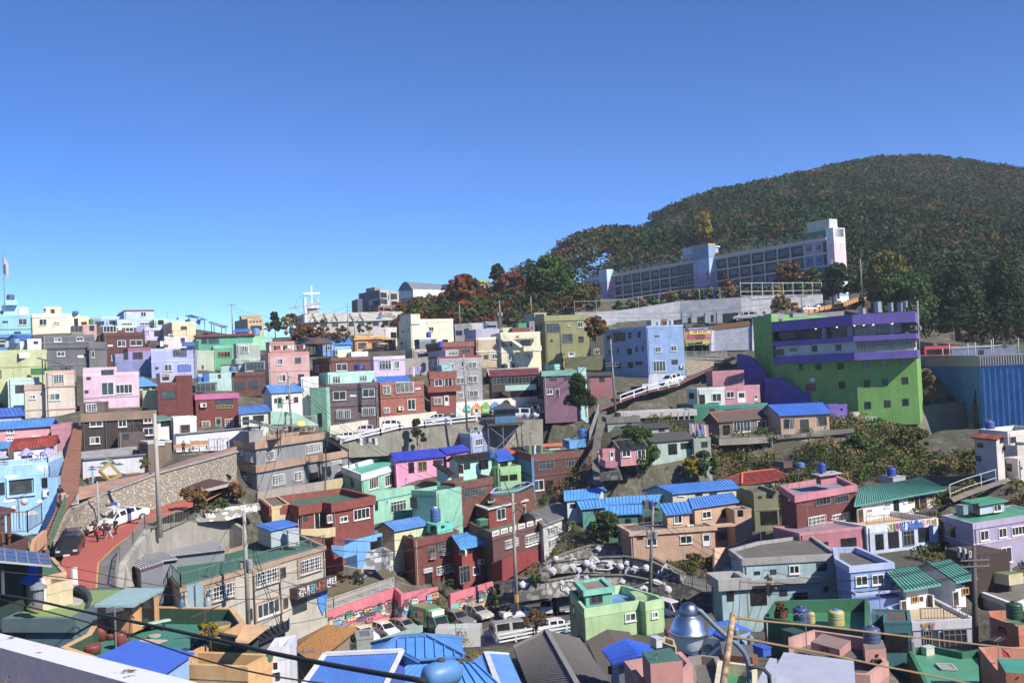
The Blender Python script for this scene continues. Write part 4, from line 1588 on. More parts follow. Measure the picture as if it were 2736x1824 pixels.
h=H('duplex with mint roof storey over purple-grey brick',[(1248,1158,-1.6),(1340,1156),(1822,1120,0.45)],151,1290,'s9CDCC6',cap='sA8E4D0',wins=[(1430,1232,82,78,'M'),(1710,1215,80,62,'M'),(1545,1225,70,26,'S')],ph=0.3)
H(0,[(1147,1285),(1322,1278),(1862,1240)],146,1560+140,'b7C6468',cap='b84666A',rt=h['rt'],wname='brick_storeys',wins=[(1463,1397,138,94),(1768,1368,128,88),(1605,1398,66,22,'S'),(1508,1591,142,90,'g'),(1768,1564,134,86,'g'),(1674,1420,34,300,'h')],bands=[(1345,0.15,0.06,'b5C4448'),(1520,0.15,0.06,'b5C4448')])  # tall near-black strip paints the shade in the wall recess
H(0,[(1147,1288),(1320,1282,-0.4)],145.6,1560+140,'s7CBC9C',rt=h['rt'],wname='green_side',back=1,par=0,wins=[(1260,1650,40,140,'D')])
h=H('orange brick house with white security grilles beside the duplex',[(1868,1268,-1.8),(1885,1262),(2352 -10,1215,0.45)],149,1600+60,'bAA5C44',cap='bB46850',wins=[(1955,1337,82,90,'g'),(2143,1310,186,112,'g'),(2280,1320,58,20),(1955,1550,62,56,'g'),(2215,1490,84,112,'w'),(2100,1530,60,22,'v')],bands=[(1430,0.12,0.05,'b8A4430')])
G(0,(1868,1262),(2210,1228,156),(2190,1190),(1825,1195),149.5,0.3,1300,'bAA5C44','m2E7CD8',rt=h['rt'],base=0,rib=0.6,shed=1)
h=H('red-brown brick house with blue oval roof tank',[(1178,1006,-1.4),(1372,1000),(1785,950,0.4)],172,1200,'b824636',cap='b8A4E3C',wins=[(1485,1100,114,78),(1228,1112,38,66)],bands=[(1045,0.15,0.08,'b5A2E24')])
tank('large dark blue oval tank on the red-brown brick house',1668,1128,118,64,'p1A3C98',d=168)
h=H('pale lilac house with white corner window',[(1785,1000,-1.8),(1818,990),(2145,968,0.4)],165,1200,'sCEBAD4',cap='sD8C8DE',wins=[(1940,1078,128,98,'M'),(2063,1075,52,80)],bands=[(1030,0.15,0.1,'sC0A8C8')])
H('pale yellow box cottage behind the red-brown brick house',[(1393,925,-1.2),(1445,920),(1585,914,0.4)],183,1000,'sE0DEB8',wins=[(1428,952,24,50)])
H('white low roof room beside the pale yellow box',[(1585,940),(1760,948,0.4)],181,985,'sDCDCDC',back=5)
h=H('bright blue cottage with white louvred shutter',[(1285,840),(1410,835,0.4)],198,1000,'s5C94D8',wins=[(1348,895,76,58,'M'),(1255,880,30,60,'h')])
G(0,(1220,840),(1410,833,202),(1400,790),(1260,795),197,0.4,870,'s5C94D8','p3A4448',rt=h['rt'],base=0,rib=0)
G('sky blue cottage with corrugated blue roof behind the bare tree',(1400,860),(1600,850,206),(1560,790),(1340,782),203,0.4,930,'s78B4DC','m3A84D4',rib=0.6)
b_=MB()
p=at(1240,1000,188)
rt=root('pavilion',p,'small brown-roofed open pavilion above the brick house','pavilion')
b_.lathe(p+Vector((0,0,2.6)),[(3.4,0),(3.4,0.12),(0.1,1.5)],6)
b_.build('roof','w5A3A30',rt)
for a_ in range(6):
 b_=MB()
 b_.tube([p+Vector((2.6*math.cos(a_*1.05),2.6*math.sin(a_*1.05),-1)),p+Vector((2.6*math.cos(a_*1.05),2.6*math.sin(a_*1.05),2.6))],0.1,6)
 b_.build('post','w4A3A30',rt)
h=H('orange house with red awning and striped parasols',[(1600,812,-2),(1622,768),(1925,760,0.4)],214,930,'sE09C50',cap='sE8A860',wins=[(1700,875,84,62,'d'),(1860,870,110,60,'h')],bands=[(808,0.3,0.4,'sE8A860')])
b_=MB()
P_=[at(1760,845,211),at(1945,838,213.5),at(1925,820,215),at(1770,825,213)]
b_.slab(P_,0.08)
b_.build('awning','h8A2030',h['rt'])
H('red brick corner house right of the orange house',[(1925,805),(2050,800,0.4)],216,930,'b9A3E2C',wins=[(2020,755,50,40,'k'),(2030,835,22,26)])
H('white frame roof terrace house above the orange house',[(1812,690),(1925,685),(2060,680,0.4)],224,800,'sD4D0CC',ref=1,wins=[(2030,765,60,60,'k')])
for i,(x,y) in enumerate(((1860,850),(1970,853),(1920,900))):
 p=at(x,y+60,209)
 rt=root('parasol',p,['green and cream striped parasol before the orange house','yellow striped parasol by the brick corner','low cream parasol at the orange house rail'][i],'parasol')
 b_=MB()
 b_.lathe(p+Vector((0,0,2.2)),[(1.4,-0.1),(1.3,0),(0.05,0.55)],8)
 b_.build('canopy',['h8A9A50','hC8A850','hC8B890'][i],rt)
 b_=MB()
 b_.tube([p,p+Vector((0,0,2.5))],0.03,5)
 b_.build('parasol_pole','wC0C0C0',rt)
fence('white railing in front of the orange house',[at(1730,935,210),at(2050,915,214)],h=1.1,sp=0,rails=(0.3,0.65,1.0))
CH=H('long beige church hall with crosses on its fascia',[(1000,565,-2.2),(1112,540),(2102,508,0.35)],268,760,'sB4AEA4','c8A8880',cap='sC4BEB2',band=('x',2.4,0.4),name='church',cat='church',back=14,wins=[(x,655 -(x -1190)*0.025,66,56,'d') for x in (1190,1300,1415,1585,1690,1842,1945,2045)])
w0,w1=(CH['fp'][0],CH['fp'][1])

def onface(H_,x,y,off=0.1):
 hit=wallhit(H_['walls'],x,y)
 return (hit[1]+hit[2]*off,hit[2])
for x in (1185,1300,1410,1575,1680):
 pA,nn=onface(CH,x,610,0.56)
 t_=Vector((-nn.y,nn.x,0))
 b_=MB()
 k=mpp(pA.y)
 z_=Vector((0,0,1))
 b_.bar(pA -t_*32*k,pA+z_*52*k,0.28)
 b_.bar(pA+t_*32*k,pA+z_*52*k,0.28)
 b_.bar(pA+z_*45*k,pA+z_*76*k,0.22)
 b_.bar(pA+z_*62*k -t_*10*k,pA+z_*62*k+t_*10*k,0.22)
 b_.build('gable_cross_relief','sA09488',CH['rt'])
pA,nn=onface(CH,1890,537,0.58)
t_=Vector((-nn.y,nn.x,0))
b_=MB()
b_.tube([pA,pA+nn*0.08],16*mpp(pA.y),14)
k=mpp(pA.y)
z_=Vector((0,0,1))
b_.build('red_emblem','wC03A2C',CH['rt'])
b_=MB()
q=pA -z_*32*k
b_.face([q+nn*0.05+t_*k*a+z_*k*b for a,b in ((-48,-18),(-30,6),(-12,12),(18,18),(-4,0),(18,-2),(8,-14),(-20,-20))])
b_.build('blue_emblem','w2E78C8',CH['rt'])
pT,nn=onface(CH,1967,541,0.6)
text('아미성당',0,pT,26*mpp(pT.y),nn,'wB03028',CH['rt'])
pT,nn=onface(CH,1977,566,0.6)
text('천주교부산교구',0,pT,22*mpp(pT.y),nn,'w24489A',CH['rt'])
h2=H(0,[(1130,508,-1.5),(1142,492),(1226,488,0.3)],272,545,'sB8B4AC',rt=CH['rt'],base=0,wname='bell_turret',back=4)
p=at(1176,470,274)
b_=MB()
b_.lathe(at(1180,490,274),[(2.6,0),(1.6,0.6),(0.7,1.2),(0.1,1.5)],8)
b_.build('turret_cap','sC8C8C4',CH['rt'])
b_=MB()
b_.box(p+Vector((0,0,2.6)),0.35,0.3,6.2,0.3)
b_.box(p+Vector((0,0,3.7)),4.4,0.3,0.4,0.3)
b_.build('roof_cross','wE8E8EC',CH['rt'])
p=at(1108,680,262)
pt_=at(1096,368,262)
rt=root('steel_cross',p,'tall white steel cross with a thin red ring beside the church','cross')
b_=MB()
b_.tube([p,pt_],0.42,8)
b_.build('cross_post','pD0D4DA',rt)
b_=MB()
c_=p.lerp(pt_,0.7)
b_.bar(c_+Vector((-4.1,0.3,-0.3)),c_+Vector((4.1,-0.3,0.6)),0.5)
b_.build('cross_arm','pC8CCD4',rt)
b_=MB()
b_.tube([c_+Vector((2.6*math.cos(a)+0.3,-0.4,2.4*math.sin(a)+0.3)) for a in [i*math.pi/10 for i in range(21)]],0.05,5)
b_.build('ring','w9A4050',rt)
pole('thin white flagpole behind the church turret',1240,375,540,280,r=0.1,col='wD0D4D8',grp=None)
h=H('dark grey apartment block on the ridge behind the church',[(1662,312,-1.3),(1885,290),(1988,305,0.7)],335,520,'s62666E','c6E6A64',cap='s6A6E76',wins=[(1825,418,110,60,'h'),(1782,487,22,28,'k')],name='apartment_block',cat='apartment block')
H(0,[(1885,292),(1985,304,0.6)],334.6,520,'sC0B8AA',rt=h['rt'],wname='painted_lit_front',back=0.6,wins=[(1908,345,34,56,'G'),(1942,348,30,54,'G'),(1908,410,34,56,'G'),(1945,415,34,54,'G'),(1975,370,8,50,'k')],base=0)  # paler copy of the wall: sunlight on this face is in the colour
H(0,[(1988,307),(2082,315,0.6)],338,520,'sC4BCB0',rt=h['rt'],wname='side_wing',back=9,wins=[(2030,360,66,60,'G'),(2050,360,30,60,'G'),(2035,430,60,40,'G')])
H(0,[(1738,268,-1.2),(1830,262),(1888,272,0.6)],338,300,'s9A948C',rt=h['rt'],base=0,wname='stair_tower')
H(0,[(1648,385),(1700,384,0.4)],333,520,'s5A5E66',rt=h['rt'],wname='side_annexe',back=8)
H(0,[(1870,458),(2040,462,0.5)],330,520,'s8A7A70',cap='w8A2A30',rt=h['rt'],wname='shopfront',back=4,wins=[(1900,490,40,30,'h'),(1960,495,60,24,'h')],ph=0.1)
tree('tall dark pine left of the church trees',790,770,246,170,245,'pine',0.85,leaf=0.35,grp='trees around the church')
tree('yellow autumn tree below the steel cross',910,740,250,190,165,'yellow',0.8,leaf=0.33,grp='trees around the church')
tree('russet tree with bare top beside the church wall',960,700,256,220,160,'rust',0.8,0.6,0.3,grp='trees around the church')
tree('large rust brown tree in front of the church hall',1120,880,236,330,240,'rust',0.8,0.9,0.33,grp='trees around the church')
tree('brown half-bare cherry tree between church and blue cottage',1290,850,232,260,180,'rust',0.75,0.6,0.3,grp='trees around the church')
tree('spreading autumn cherry tree before the blue cottages',1480,905,206,260,230,'rust',0.62,0.55,0.25,grp='trees around the church')
tree('wide rusty shrub tree behind the salmon house',1010,800,228,260,120,'rust',0.85,0.8,0.33,grp='trees around the church')
tree('small dark shrub tree at the tan house',715,760,240,80,130,'dry',0.8,0.5,0.3,grp='trees around the church')
tree('palm-like dark tree before the church wall',1268,720,250,190,118,'green',0.35,1,0.3,grp='trees around the church')
for x,y,w_,hh,l,pl in ((1490,728,92,58,'flattened round topiary bush before the church','pine'),(1676,735,86,84,'dark ball topiary before the church','pine'),(1772,720,86,96,'reddish ball topiary on a trunk before the church','rust'),(1912,685,62,28,'low clipped bush at the church right end','pine')):
 tree(l,x,y,255,w_,hh,pl,0.95,2.0,0.25,name='topiary_bush',cat='topiary',grp='clipped topiary before the church',clumps=10)
POLES={}
POLES['a']=pole('pale utility pole beside the tan house',345,430,755,228,xt=332,grp='concrete utility poles',arms=(0.93,))
POLES['b']=pole('tall grey pole before the church hall',1556,425,880,215,xt=1546)
POLES['c']=pole('utility pole rising above the white house with teal door',962,1135,1600+165,137,xt=922,r=0.16,arms=(0.45,0.5))
pole('street lamp post before the church hall',1622,590,730,252,xt=1612,r=0.08,lamp=1,grp='street lamps',name='street_lamp')
fr('11')
addwins(MAG['rt'],MAG['walls'],[(65,295,88,84,'g'),(307,270,88,84,'g'),(195,275,62,120,'T')])
h=G('low pale house with ribbed blue roof below the brown brick house',(408,172),(742,146,130),(700,82),(402,100),123,0.45,320,'sC4CEB4','m3878C8',wins=[(480,248,66,82,'k'),(612,225,112,66,'k')],rib=0.5)
wallface('garden_wall','mint sloping garden wall beside the pale blue-roofed house',[(742,150,136),(1000,160,139),(1240,290,141)],[(742,290,136),(1000,285,139),(1240,330,141)],'s8CC4AC','wall')
wallface('rubble_wall','rough rubble terrace wall behind the solar hut',[(420,330,125),(900,310,137),(1235,300,140)],[(420,400,125),(900,400,137),(1240,380,140)],'qA89A84')
b_=MB()
b_.slab([at(1030,250,137),at(1098,248,137.5),at(1098,300,137.5),at(1030,303,137)],0.03)
tag(b_.build('notice_board','wE0D820',None,base=at(1030,303,127)),'yellow notice board on the terrace railing','sign')
fence('grey railing at the terrace above the solar hut',[at(745,320,134),at(1225,290,139)],h=1.4,sp=0.3)
RW=wallface('street_wall','cream roadside wall with small painted bricks',[(1360,305,143),(1640,258,145),(1885,225,147),(1895,212,147.2),(2340,170,151),(2480,150,153)],[(1360,420,143),(1640,400,145),(1885,350,147),(1895,350,147.2),(2340,300,151),(2480,290,153)],'sD8D2BC','wall')
DADJ=None
GB=H('grey panelled building with tan floor bands and solar roof',[(357,450),(583,468),(1280,372)],128,1010,'s84868A','c9A8A78',cap='sB08C70',band=('x',0.95,0.35),ph=0.9,wins=[(733,617,92,92,'g'),(1185,537,156,92,'g'),(537,630,68,92,'g'),(447,585,28,36),(815,865,118,104,'g'),(1025,828,78,92,'g'),(1195,845,90,110,'h'),(488,850,66,70,'v')],bands=[(755,0.9,0.35,'sAC886C')],name='apartment_house',cat='apartment house')
H(0,[(1285,600),(1922,490)],142,770,'s84868A',cap='sB08C70',band=('x',0.95,0.3),rt=GB['rt'],wname='right_wing',wins=[(1410,685,108,40,'g'),(1645,675,54,36,'g')],ph=0.9,back=8)
H(0,[(1272,728),(1312,735),(1497,700)],138,880,'s84868A',rt=GB['rt'],wname='porch_block',wins=[(1450,788,40,38,'g')],ph=0.2)
H(0,[(415,355),(513,358),(660,345)],128,480,'s8A8A8C',rt=GB['rt'],base=0,wname='roof_hut',ph=0.1)
solar('wide thin solar panel standing on the grey building roof',at(430,240,131),at(880,345,128),at(908,342,133),at(560,240,136),legz=3)
GZ=GB['zr']
fence('thin black railing on the grey building roof',[onz(700,440,GZ+0.9,130),onz(1270,368,GZ+0.9,142)],h=0.8,col='w2A2A2C',sp=0.9,bw=0.03,rw=0.04)
S0,S1=(at(1320,430,137),at(1560,560,137))
rt=root('steel_stair',at(1330,720,137),'black steel outside stair crossing the grey building','staircase')
b_=MB()
for o_ in (0,1.1):
 q=Vector((0,-o_,0))
 b_.bar(S0+q,S1+q,0.16)
 b_.bar(S0+q+Vector((0,0,1)),S1+q+Vector((0,0,1)),0.06)
 for i in range(9):
  c=S0.lerp(S1,i/8)+q
  b_.bar(c,c+Vector((0,0,1)),0.04)
for i in range(16):
 c=S0.lerp(S1,i/15)
 b_.box(c+Vector((0,-0.55,0)),0.25,1.1,0.05)
for x in (1320,1560):
 c=S0 if x==1320 else S1
 b_.bar(c -Vector((0,0.5,0)),Vector((c.x,c.y -0.5,c.z -(6 if x==1320 else 3.4))),0.14)
b_.build('stair_frame','w1E1E20',rt)
laundry('dark laundry drying on the terrace behind the steel stair',at(1640,425,139),at(1860,425,142),7,['h1E1E28','hD0C8D0','h6A6A78','h2A2428','hB8B0B8'])
wallface('garden_wall','long taupe wall behind the red-brown brick house',[(605,1002,123),(1322,878,131)],[(605,1130,123),(1322,1060,131)],'sA09488','wall',th=0.4)
wallface('garden_wall','sand yellow wall panel beside the taupe wall',[(1322,878,130.6),(1497,848,133)],[(1322,1040,130.6),(1497,1010,133)],'sBCA878','wall',th=0.4)
RB=H('red-brown brick house with green roof deck and yellow side',[(748,1148),(942,1118),(1045,1140),(1290,1098),(1382,1110),(1812,1034),(1490,955),(640,1064)],113,1470,'b8E3420','m2E6E50',cap='b93382A',ref=4,closed=1,ph=0.7,band=('x',1.0,0.3),wins=[(1250,1295,112,182,'w'),(1357,1272,48,80),(1503,1278,84,58),(1690,1222,170,112,'w'),(1092,1268,66,70,'k')])
wallface('garden_wall','pale yellow curved front wall of the red-brown house',[(1060,1385,108.5),(1335,1375,110.5),(1420,1362,111.5)],[(1060,1440,108.5),(1335,1475,110.5),(1420,1455,111.5)],'sCCB47C','wall',th=0.3)
H(0,[(640,1062),(750,1150),(940,1117)],111.7,1330,'sC4AE72',rt=RB['rt'],wname='yellow_side',ph=0.2,band=('x',0.3,0.03))
MH=H('mint house with white roof band and turquoise deck',[(1497,728),(1692,808),(2184,664)],127,1040,'s80C4A4','m28B89C',cap='sE0E4E0',band=('x',0.8,0.25),ph=0.6,wins=[(1818,900,94,120),(1980,868,92,120),(1600,900,52,86,'k')])
H(0,[(1715,1020),(1735,1030),(2234,932)],125.6,1340,'s86C8AA','m28A88C',rt=MH['rt'],wname='lower_storey',band=('x',0.9,0.15),wins=[(2075,1140,164,112,'M'),(1848,1140,30,92,'h')])
H(0,[(2215,975),(2475,985)],128,1300,'s7CC0A2',rt=MH['rt'],wname='stair_block',wins=[(2245,1105,76,112,'b')],back=5)
crate('roof_tank','pair of green box tanks on the mint house deck','water tank',2035,680,112,72,1.2,133,'p12702A',z=MH['zr'])
SH=H('corrugated grey shed with bright blue roof on the teal deck',[(605,1340),(742,1384),(1000,1326)],99,1580,'mA4B0BE','m1E78E0',cap='m1E78E0',ph=0.02,band=('x',0.15,0.25),base=0,name='rooftop_shed',cat='shed',fnd=0)
crate('air_conditioner','large white twin-fan cooling unit beside the blue-roofed shed','cooling unit',968,1560,112,165,0.9,99.5,'pB8BCBE')
h=H('bright blue low cottage with planted roof below the red-brown house',[(1640,1492),(1905,1425)],113.5,1590,'s5CA4E4','r5A6038',wins=[(1820,1560,70,100,'D'),(1880,1520,44,110,'D')],ph=0.2)
wallface('garden_wall','sky blue curved wall with white gate below the cottage',[(1375,1555,111),(1512,1564,111),(1640,1500,112.5)],[(1385,1612,111),(1512,1690,111),(1640,1650,112.5)],'s58A8E8','wall',th=0.25)
DADJ=lambda d:d -8 if d<122 else d
p=at(60,1090,113)
gz=root('gazebo',p,'open gazebo with hipped red-brown shingle roof beside the curve','gazebo')
apx=at(100,853,116)
e0,e1,e2,e3=(at(-150,940,112),at(30,977,109.5),at(345,900,117),at(120,890,121))
b_=MB()
for q in ((e0,e1,apx),(e1,e2,apx),(e2,e3,apx),(e3,e0,apx)):
 b_.slab(q,0.18)
b_.build('roof','b5A2A22',gz)
b_=MB()
for q in ((e0,e1),(e1,e2)):
 b_.bar(q[0] -Vector((0,0,0.1)),q[1] -Vector((0,0,0.1)),0.16,0,0.3)
b_.build('fascia','wB8B0A0',gz)
for q in (e0,e1,e2):
 c=q.lerp(apx,0.2)
 b_=MB()
 b_.tube([c -Vector((0,0,0.2)),Vector((c.x,c.y,p.z -0.5))],0.14,8)
 b_.build('post','w6A3A28',gz)
tree('rust coloured shrub left of the gazebo',-60,1130,106,320,190,'rust',0.95,1.2,0.2,bush=1,name='shrub',cat='shrub',grp='shrubs on the bank by the gazebo')
tree('dark evergreen bush behind the gazebo roof',280,900,121,180,80,'pine',0.95,1.4,0.2,bush=1,name='shrub',cat='shrub',grp='shrubs on the bank by the gazebo')
tree('reddish shrub right of the gazebo',390,1060,116,170,160,'rust',0.9,1.2,0.2,bush=1,name='shrub',cat='shrub',grp='shrubs on the bank by the gazebo')
tree('low green and russet bank shrub below the gazebo',260,1190,112,380,110,'green',1,1.2,0.2,bush=1,name='shrub',cat='shrub',grp='shrubs on the bank by the gazebo')
tree('low olive bank shrub under the curve railing',40,1200,108,300,80,'olive',1,1.2,0.2,bush=1,name='shrub',cat='shrub',grp='shrubs on the bank by the gazebo')
wallface('rubble_wall','white and grey boulder bank below the gazebo',[(0,1200,108),(250,1160,111),(620,1110,114)],[(0,1310,107),(300,1290,110),(640,1180,113.5)],'qD0CCBC')
wallface('concrete_wall','tall dark shaded concrete retaining wall behind the grey sheds',[(-400,1330,103),(-120,1305,106),(310,1300,112),(445,1380,111)],[(-400,1700,103),(-120,1700,106),(310,1640,112),(445,1600,111)],'c9A9488')
DADJ=None
fr('20')
DADJ=lambda d:d+14*max(0,min(1,(262 -d)/60))
h=H('tall cream house block with blank grey side wall',[(-14,640,-1.6),(112,600),(557,596,0.5)],205,900,'sE8DEBC',cap='sE8E0C4',wins=[(330,702,50,50),(92,702,18,24,'k'),(38,730,12,18,'k'),(22,853,20,26,'k'),(475,825,60,30,'k')])
H(0,[(2,555,-1.6),(115,545),(212,543,0.5)],204.7,650,'sE8DEBC',rt=h['rt'],base=0,wname='tall_bay',ph=0.1)
h=H('slate blue roof storey house below the cream block',[(155,812,-1.6),(205,808),(390,790,0.5)],196,900,'s6E8088',cap='s8CA0A8',wins=[(178,845,46,70,'h'),(350,828,46,36,'k')])
H('taupe house with white-framed windows under the slate roof storey',[(60,915,-1.6),(130,912),(395,890,0.5)],190,1080,'sA08E80',cap='sB8A494',wins=[(185,962,34,58),(274,958,44,58),(107,970,24,50,'k')])
wallface('garden_wall','grey parapet wall below the taupe house',[(55,1012,180),(300,990,182)],[(55,1180,180),(300,1180,182)],'s9C948C','wall')
laundry('pale purple washing on the line beside the grey-white apartment',at(95,1095,168),at(245,1092,170),7,['h8A80C8','hC08AB8','hC8D0D8','h8898D0'],1.6)
tank('upright blue tank on the slate roof storey',302,790,52,62,'p2440A0',d=197)
tank('royal blue tank beside the red brick roof storey',428,895,58,70,'p1C44B0',d=178)
h=H('red-brown brick roof storey behind the grey apartment house',[(440,840),(770,830,0.5)],182,960,'b8A4238',cap='bA0524A',band=('x',1.0,0.15),wins=[(690,928,96,50,'m')])
h=H('pale grey rendered apartment house with white grilles',[(298,940,-1.6),(392,990),(850,955,0.5)],166,1570 -80,'s9C9AA0',cap='sB2B2B4',wins=[(757,1077,94,62,'g'),(655,1067,26,62),(540,1092,56,60,'g'),(765,1225,96,66,'g'),(632,1240,94,62,'g'),(773,1377,96,66,'g'),(640,1395,50,62,'g')],bands=[(1000,0.35,0.08,'w8A3030'),(1480,0.2,0.05,'w8A3030')])
H(0,[(298,930,-1.6),(478,922),(610,915,0.5)],167,1000,'sB0B0B8',rt=h['rt'],base=0,wname='roof_room',wins=[(560,947,98,50,'M')],back=4)
h=H('red brick house with mint roof hut and balcony',[(300,1150,-2),(312,1148),(582,1130,0.45)],156,1600 -30,'b964434',cap='bA04C3A',band=('x',1.3,0.15),wins=[(404,1262,86,74),(508,1258,84,104),(397,1452,86,74,'g'),(490,1450,50,110,'B')],bands=[(1335,1.0,0.7,'b984636')])
H(0,[(372,1085,-2),(440,1080),(545,1072,0.4)],157,1150,'s90C8C0',rt=h['rt'],base=0,wname='roof_hut',back=3,wins=[(350,1118,36,40,'h')])
addwins(h['rt'],h['walls'],[])
h=H('yellow-cream house with diagonal white stair parapet',[(1055,740),(1468,730,0.35)],186,1110,'sD2CCA6',cap='sE0DCB8',wins=[(1315,845,100,56,'m'),(1165,997,62,66),(1338,985,60,62),(1120,858,110,60,'m')],bands=[(940,0.2,0.12,'sE6E2C8')])
H(0,[(800,790),(1058,782,0.35)],185.5,1110,'sB8A684',cap='sE0D8BC',rt=h['rt'],wname='tan_wing',wins=[(905,993,50,44,'k'),(992,987,54,56)],bands=[(940,0.2,0.12,'sE6E2C8')])
H(0,[(1248,745),(1468,735,0.35)],184.5,790,'sDAD4AE',rt=h['rt'],base=0,wname='cornice_box',back=2,par=0)
H(0,[(1298,880),(1482,868,0.35)],184.2,918,'sDAD4AE',rt=h['rt'],base=0,wname='balcony',back=2,ph=0.9)
b_=MB()
A_,B_=(at(1085,752,185),at(1300,905,185.5))
b_.bar(A_,B_,0.5)
b_.build('diagonal_parapet','sE6E2C8',h['rt'])
H('lilac grey flat roof storey over the tan wing',[(797,702),(1042,690,0.35)],190,800,'sA8A6BC')
H('white plastered house behind the lilac grey roof storey',[(570,680,-0.3),(735,640),(860,636,0.35)],200,800,'sBEB8AC',wins=[(700,725,50,56,'k'),(600,740,40,46,'h'),(640,740,30,46,'h')])
H('blue-grey metal roof house left of the distant pole',[(858,625),(1015,617,0.35)],203,700,'sA0A4B4',cap='m8C94A8',wins=[(950,672,120,26,'h')])
H('pale yellow small roof house by the utility pole',[(1058,690),(1178,668,0.3)],194,780,'sC8C49C',wins=[(1070,718,16,44,'k')])
H('red tiled low brick parapet house behind the cream stair house',[(1178,690),(1362,685,0.3)],193,760,'b9A4034')
crate('roof_tank','green box tank on the red brick parapet roof','water tank',1272,686,92,46,1.5,196,'p0E9058')
H('faded mint garage roof house above the red parapet',[(1410,530),(1535,515,0.3)],206,600,'s78B4A0',cap='sA8B070',wins=[(1465,560,90,30,'h')])
H('grey side house between the cream stair house and the olive house',[(1355,620),(1410,615,0.3)],198,1000,'s8C8A8C',wins=[(1385,690,14,30,'k')])
h=H('olive green house with glass bay and patched wall',[(1405,575,-1.6),(1515,562),(1975,544,0.2)],198,1060,'s8C8A50',cap='s989658',band=('x',1.2,0.15),wins=[(1770,655,26,28),(1890,655,58,60),(1755,798,112,94,'m'),(1900,810,54,62,'k'),(1620,977,40,56),(1723,965,14,20,'k'),(1440,690,16,34,'k'),(1480,680,22,56,'k'),(1800,970,72,54,'B')])
H(0,[(1520,640),(1690,636,0.2)],196.8,1060,'s86844C',rt=h['rt'],wname='glass_bay',back=2,par=0,wins=[(1600,690,136,96,'m'),(1590,825,26,26,'k')])
wallface('garden_wall','olive boundary wall right of the olive house',[(1740,1000,192),(1985,985,193),(2128,975,194)],[(1740,1110,192),(1985,1130,193),(2128,1130,194)],'s5A5C34','wall')
H('dark shadowed annexe between olive and blue houses',[(1985,712),(2135,700,0.2)],203,1010,'s4A4A40',wins=[(2028,800,28,50,'k'),(2060,935,60,60,'M')])
h=G('brick house with maroon ribbed roof and green glass veranda',(938,1190),(1462,1130,158),(1440,1095),(935,1140),153,0.4,1440,'b4A2C28','m7A3038',rib=0.3,wins=[(1205,1225,460,100,'m'),(1015,1392,120,70,'D'),(1300,1360,270,90,'h'),(905,1240,60,80,'m')],edge='wB8B0A8')
H(0,[(1105,1292),(1425,1265,0.1)],151.8,1320,'sD8DCD4',cap='sA8D0BC',rt=h['rt'],base=0,wname='balcony',back=1.6,ph=0.8)
for i in range(2):
 tank(['left one of the two black roof tanks behind the maroon roof','right one of the two black roof tanks behind the maroon roof'][i],[1098,1208][i],[1128,1118][i],66,66,'p1A1A1C',d=160,name='water_tank')
h=H('purple-pink house with mint flat roof and mint side wall',[(1445,1150),(1500,1140),(1868,1118,0.2)],150,1430,'s7A5468',cap='s70B09C',band=('x',0.9,0.25),ref=1,wins=[(1607,1213,70,56,'k'),(1778,1203,112,58,'k'),(1570,1357,64,56),(1648,1370,50,90,'r')])
H(0,[(1868,1118,0.2),(1950,1098)],151,1420,'sA8DCCC',rt=h['rt'],wname='mint_side',ref=1,back=2)
H(0,[(1522,1075,-1.5),(1620,1070),(1675,1064,0.3)],153,1130,'s8CD0BC',rt=h['rt'],base=0,wname='roof_hut')
G('dim pink house with dark roof left of the tall pole',(1960,1190),(2250,1200,160),(2210,1150),(1985,1150),158,0.4,1290,'s8A4C54','w30302E',rib=0,wins=[(1990,1228,46,64,'k'),(2118,1222,56,64,'k')])
fr('20')
MW=wallface('mural_wall','long white wall painted with five round-topped fish murals',[(590,1470,146),(893,1440,150),(1445,1402,156),(1448,1432,156),(1740,1425,159)],[(590,1620,146),(893,1600,150),(1445,1570,156),(1448,1570,156),(1740,1560,159)],'sD6D4C6','wall',th=0.3)

def mural(x0,x1,y0,y1,col,d0,d1,fn,name='painted_fish'):
 cx=(x0+x1)/2
 P=[]
 for i in range(13):
  a=math.pi*i/12
  P.append((cx -(x1 -x0)/2*math.cos(a),y1 -(y1 -y0)*(0.35+0.65*math.sin(a))))
 P=[(x1,y1),(x0,y1)]+P
 b_=MB()
 b_.face([at(x,y,fn(x))+Vector((0.02,-0.05,0)) for x,y in P])
 b_.build(name,col,MW)
 b_=MB()
 w_=x1 -x0
 b_.face([at(x,y,fn(x))+Vector((0.03,-0.09,0)) for x,y in ((x0+w_*0.1,y1 -18),(x0+w_*0.12,y0+(y1 -y0)*0.6),(x0+w_*0.5,y0+(y1 -y0)*0.68),(x0+w_*0.9,y0+(y1 -y0)*0.55),(x0+w_*0.9,y1 -18))])
 b_.build('painted_wave',{'w38B4B0':'wBFE0DC','wE0904C':'wE8C8A0','w6CAA30':'w98C8A0','w3C8CC8':'wE0C060','w141416':'wC8C8BC'}[col],MW)
fn=lambda x:146+(x -590)/(1445 -590)*10
for x0,x1,y0,y1,c in ((668,748,1495,1566),(758,852,1480,1590),(856,946,1468,1580),(952,1048,1460,1572),(1062,1166,1442,1572)) and ((668,748,1495,1566,'w38B4B0'),(758,852,1480,1590,'wE0904C'),(856,946,1468,1580,'w6CAA30'),(952,1048,1460,1572,'w3C8CC8'),(1062,1166,1442,1572,'w141416')):
 mural(x0,x1,y0,y1,c,0,0,fn)
b_=MB()
rg=random.Random(3)
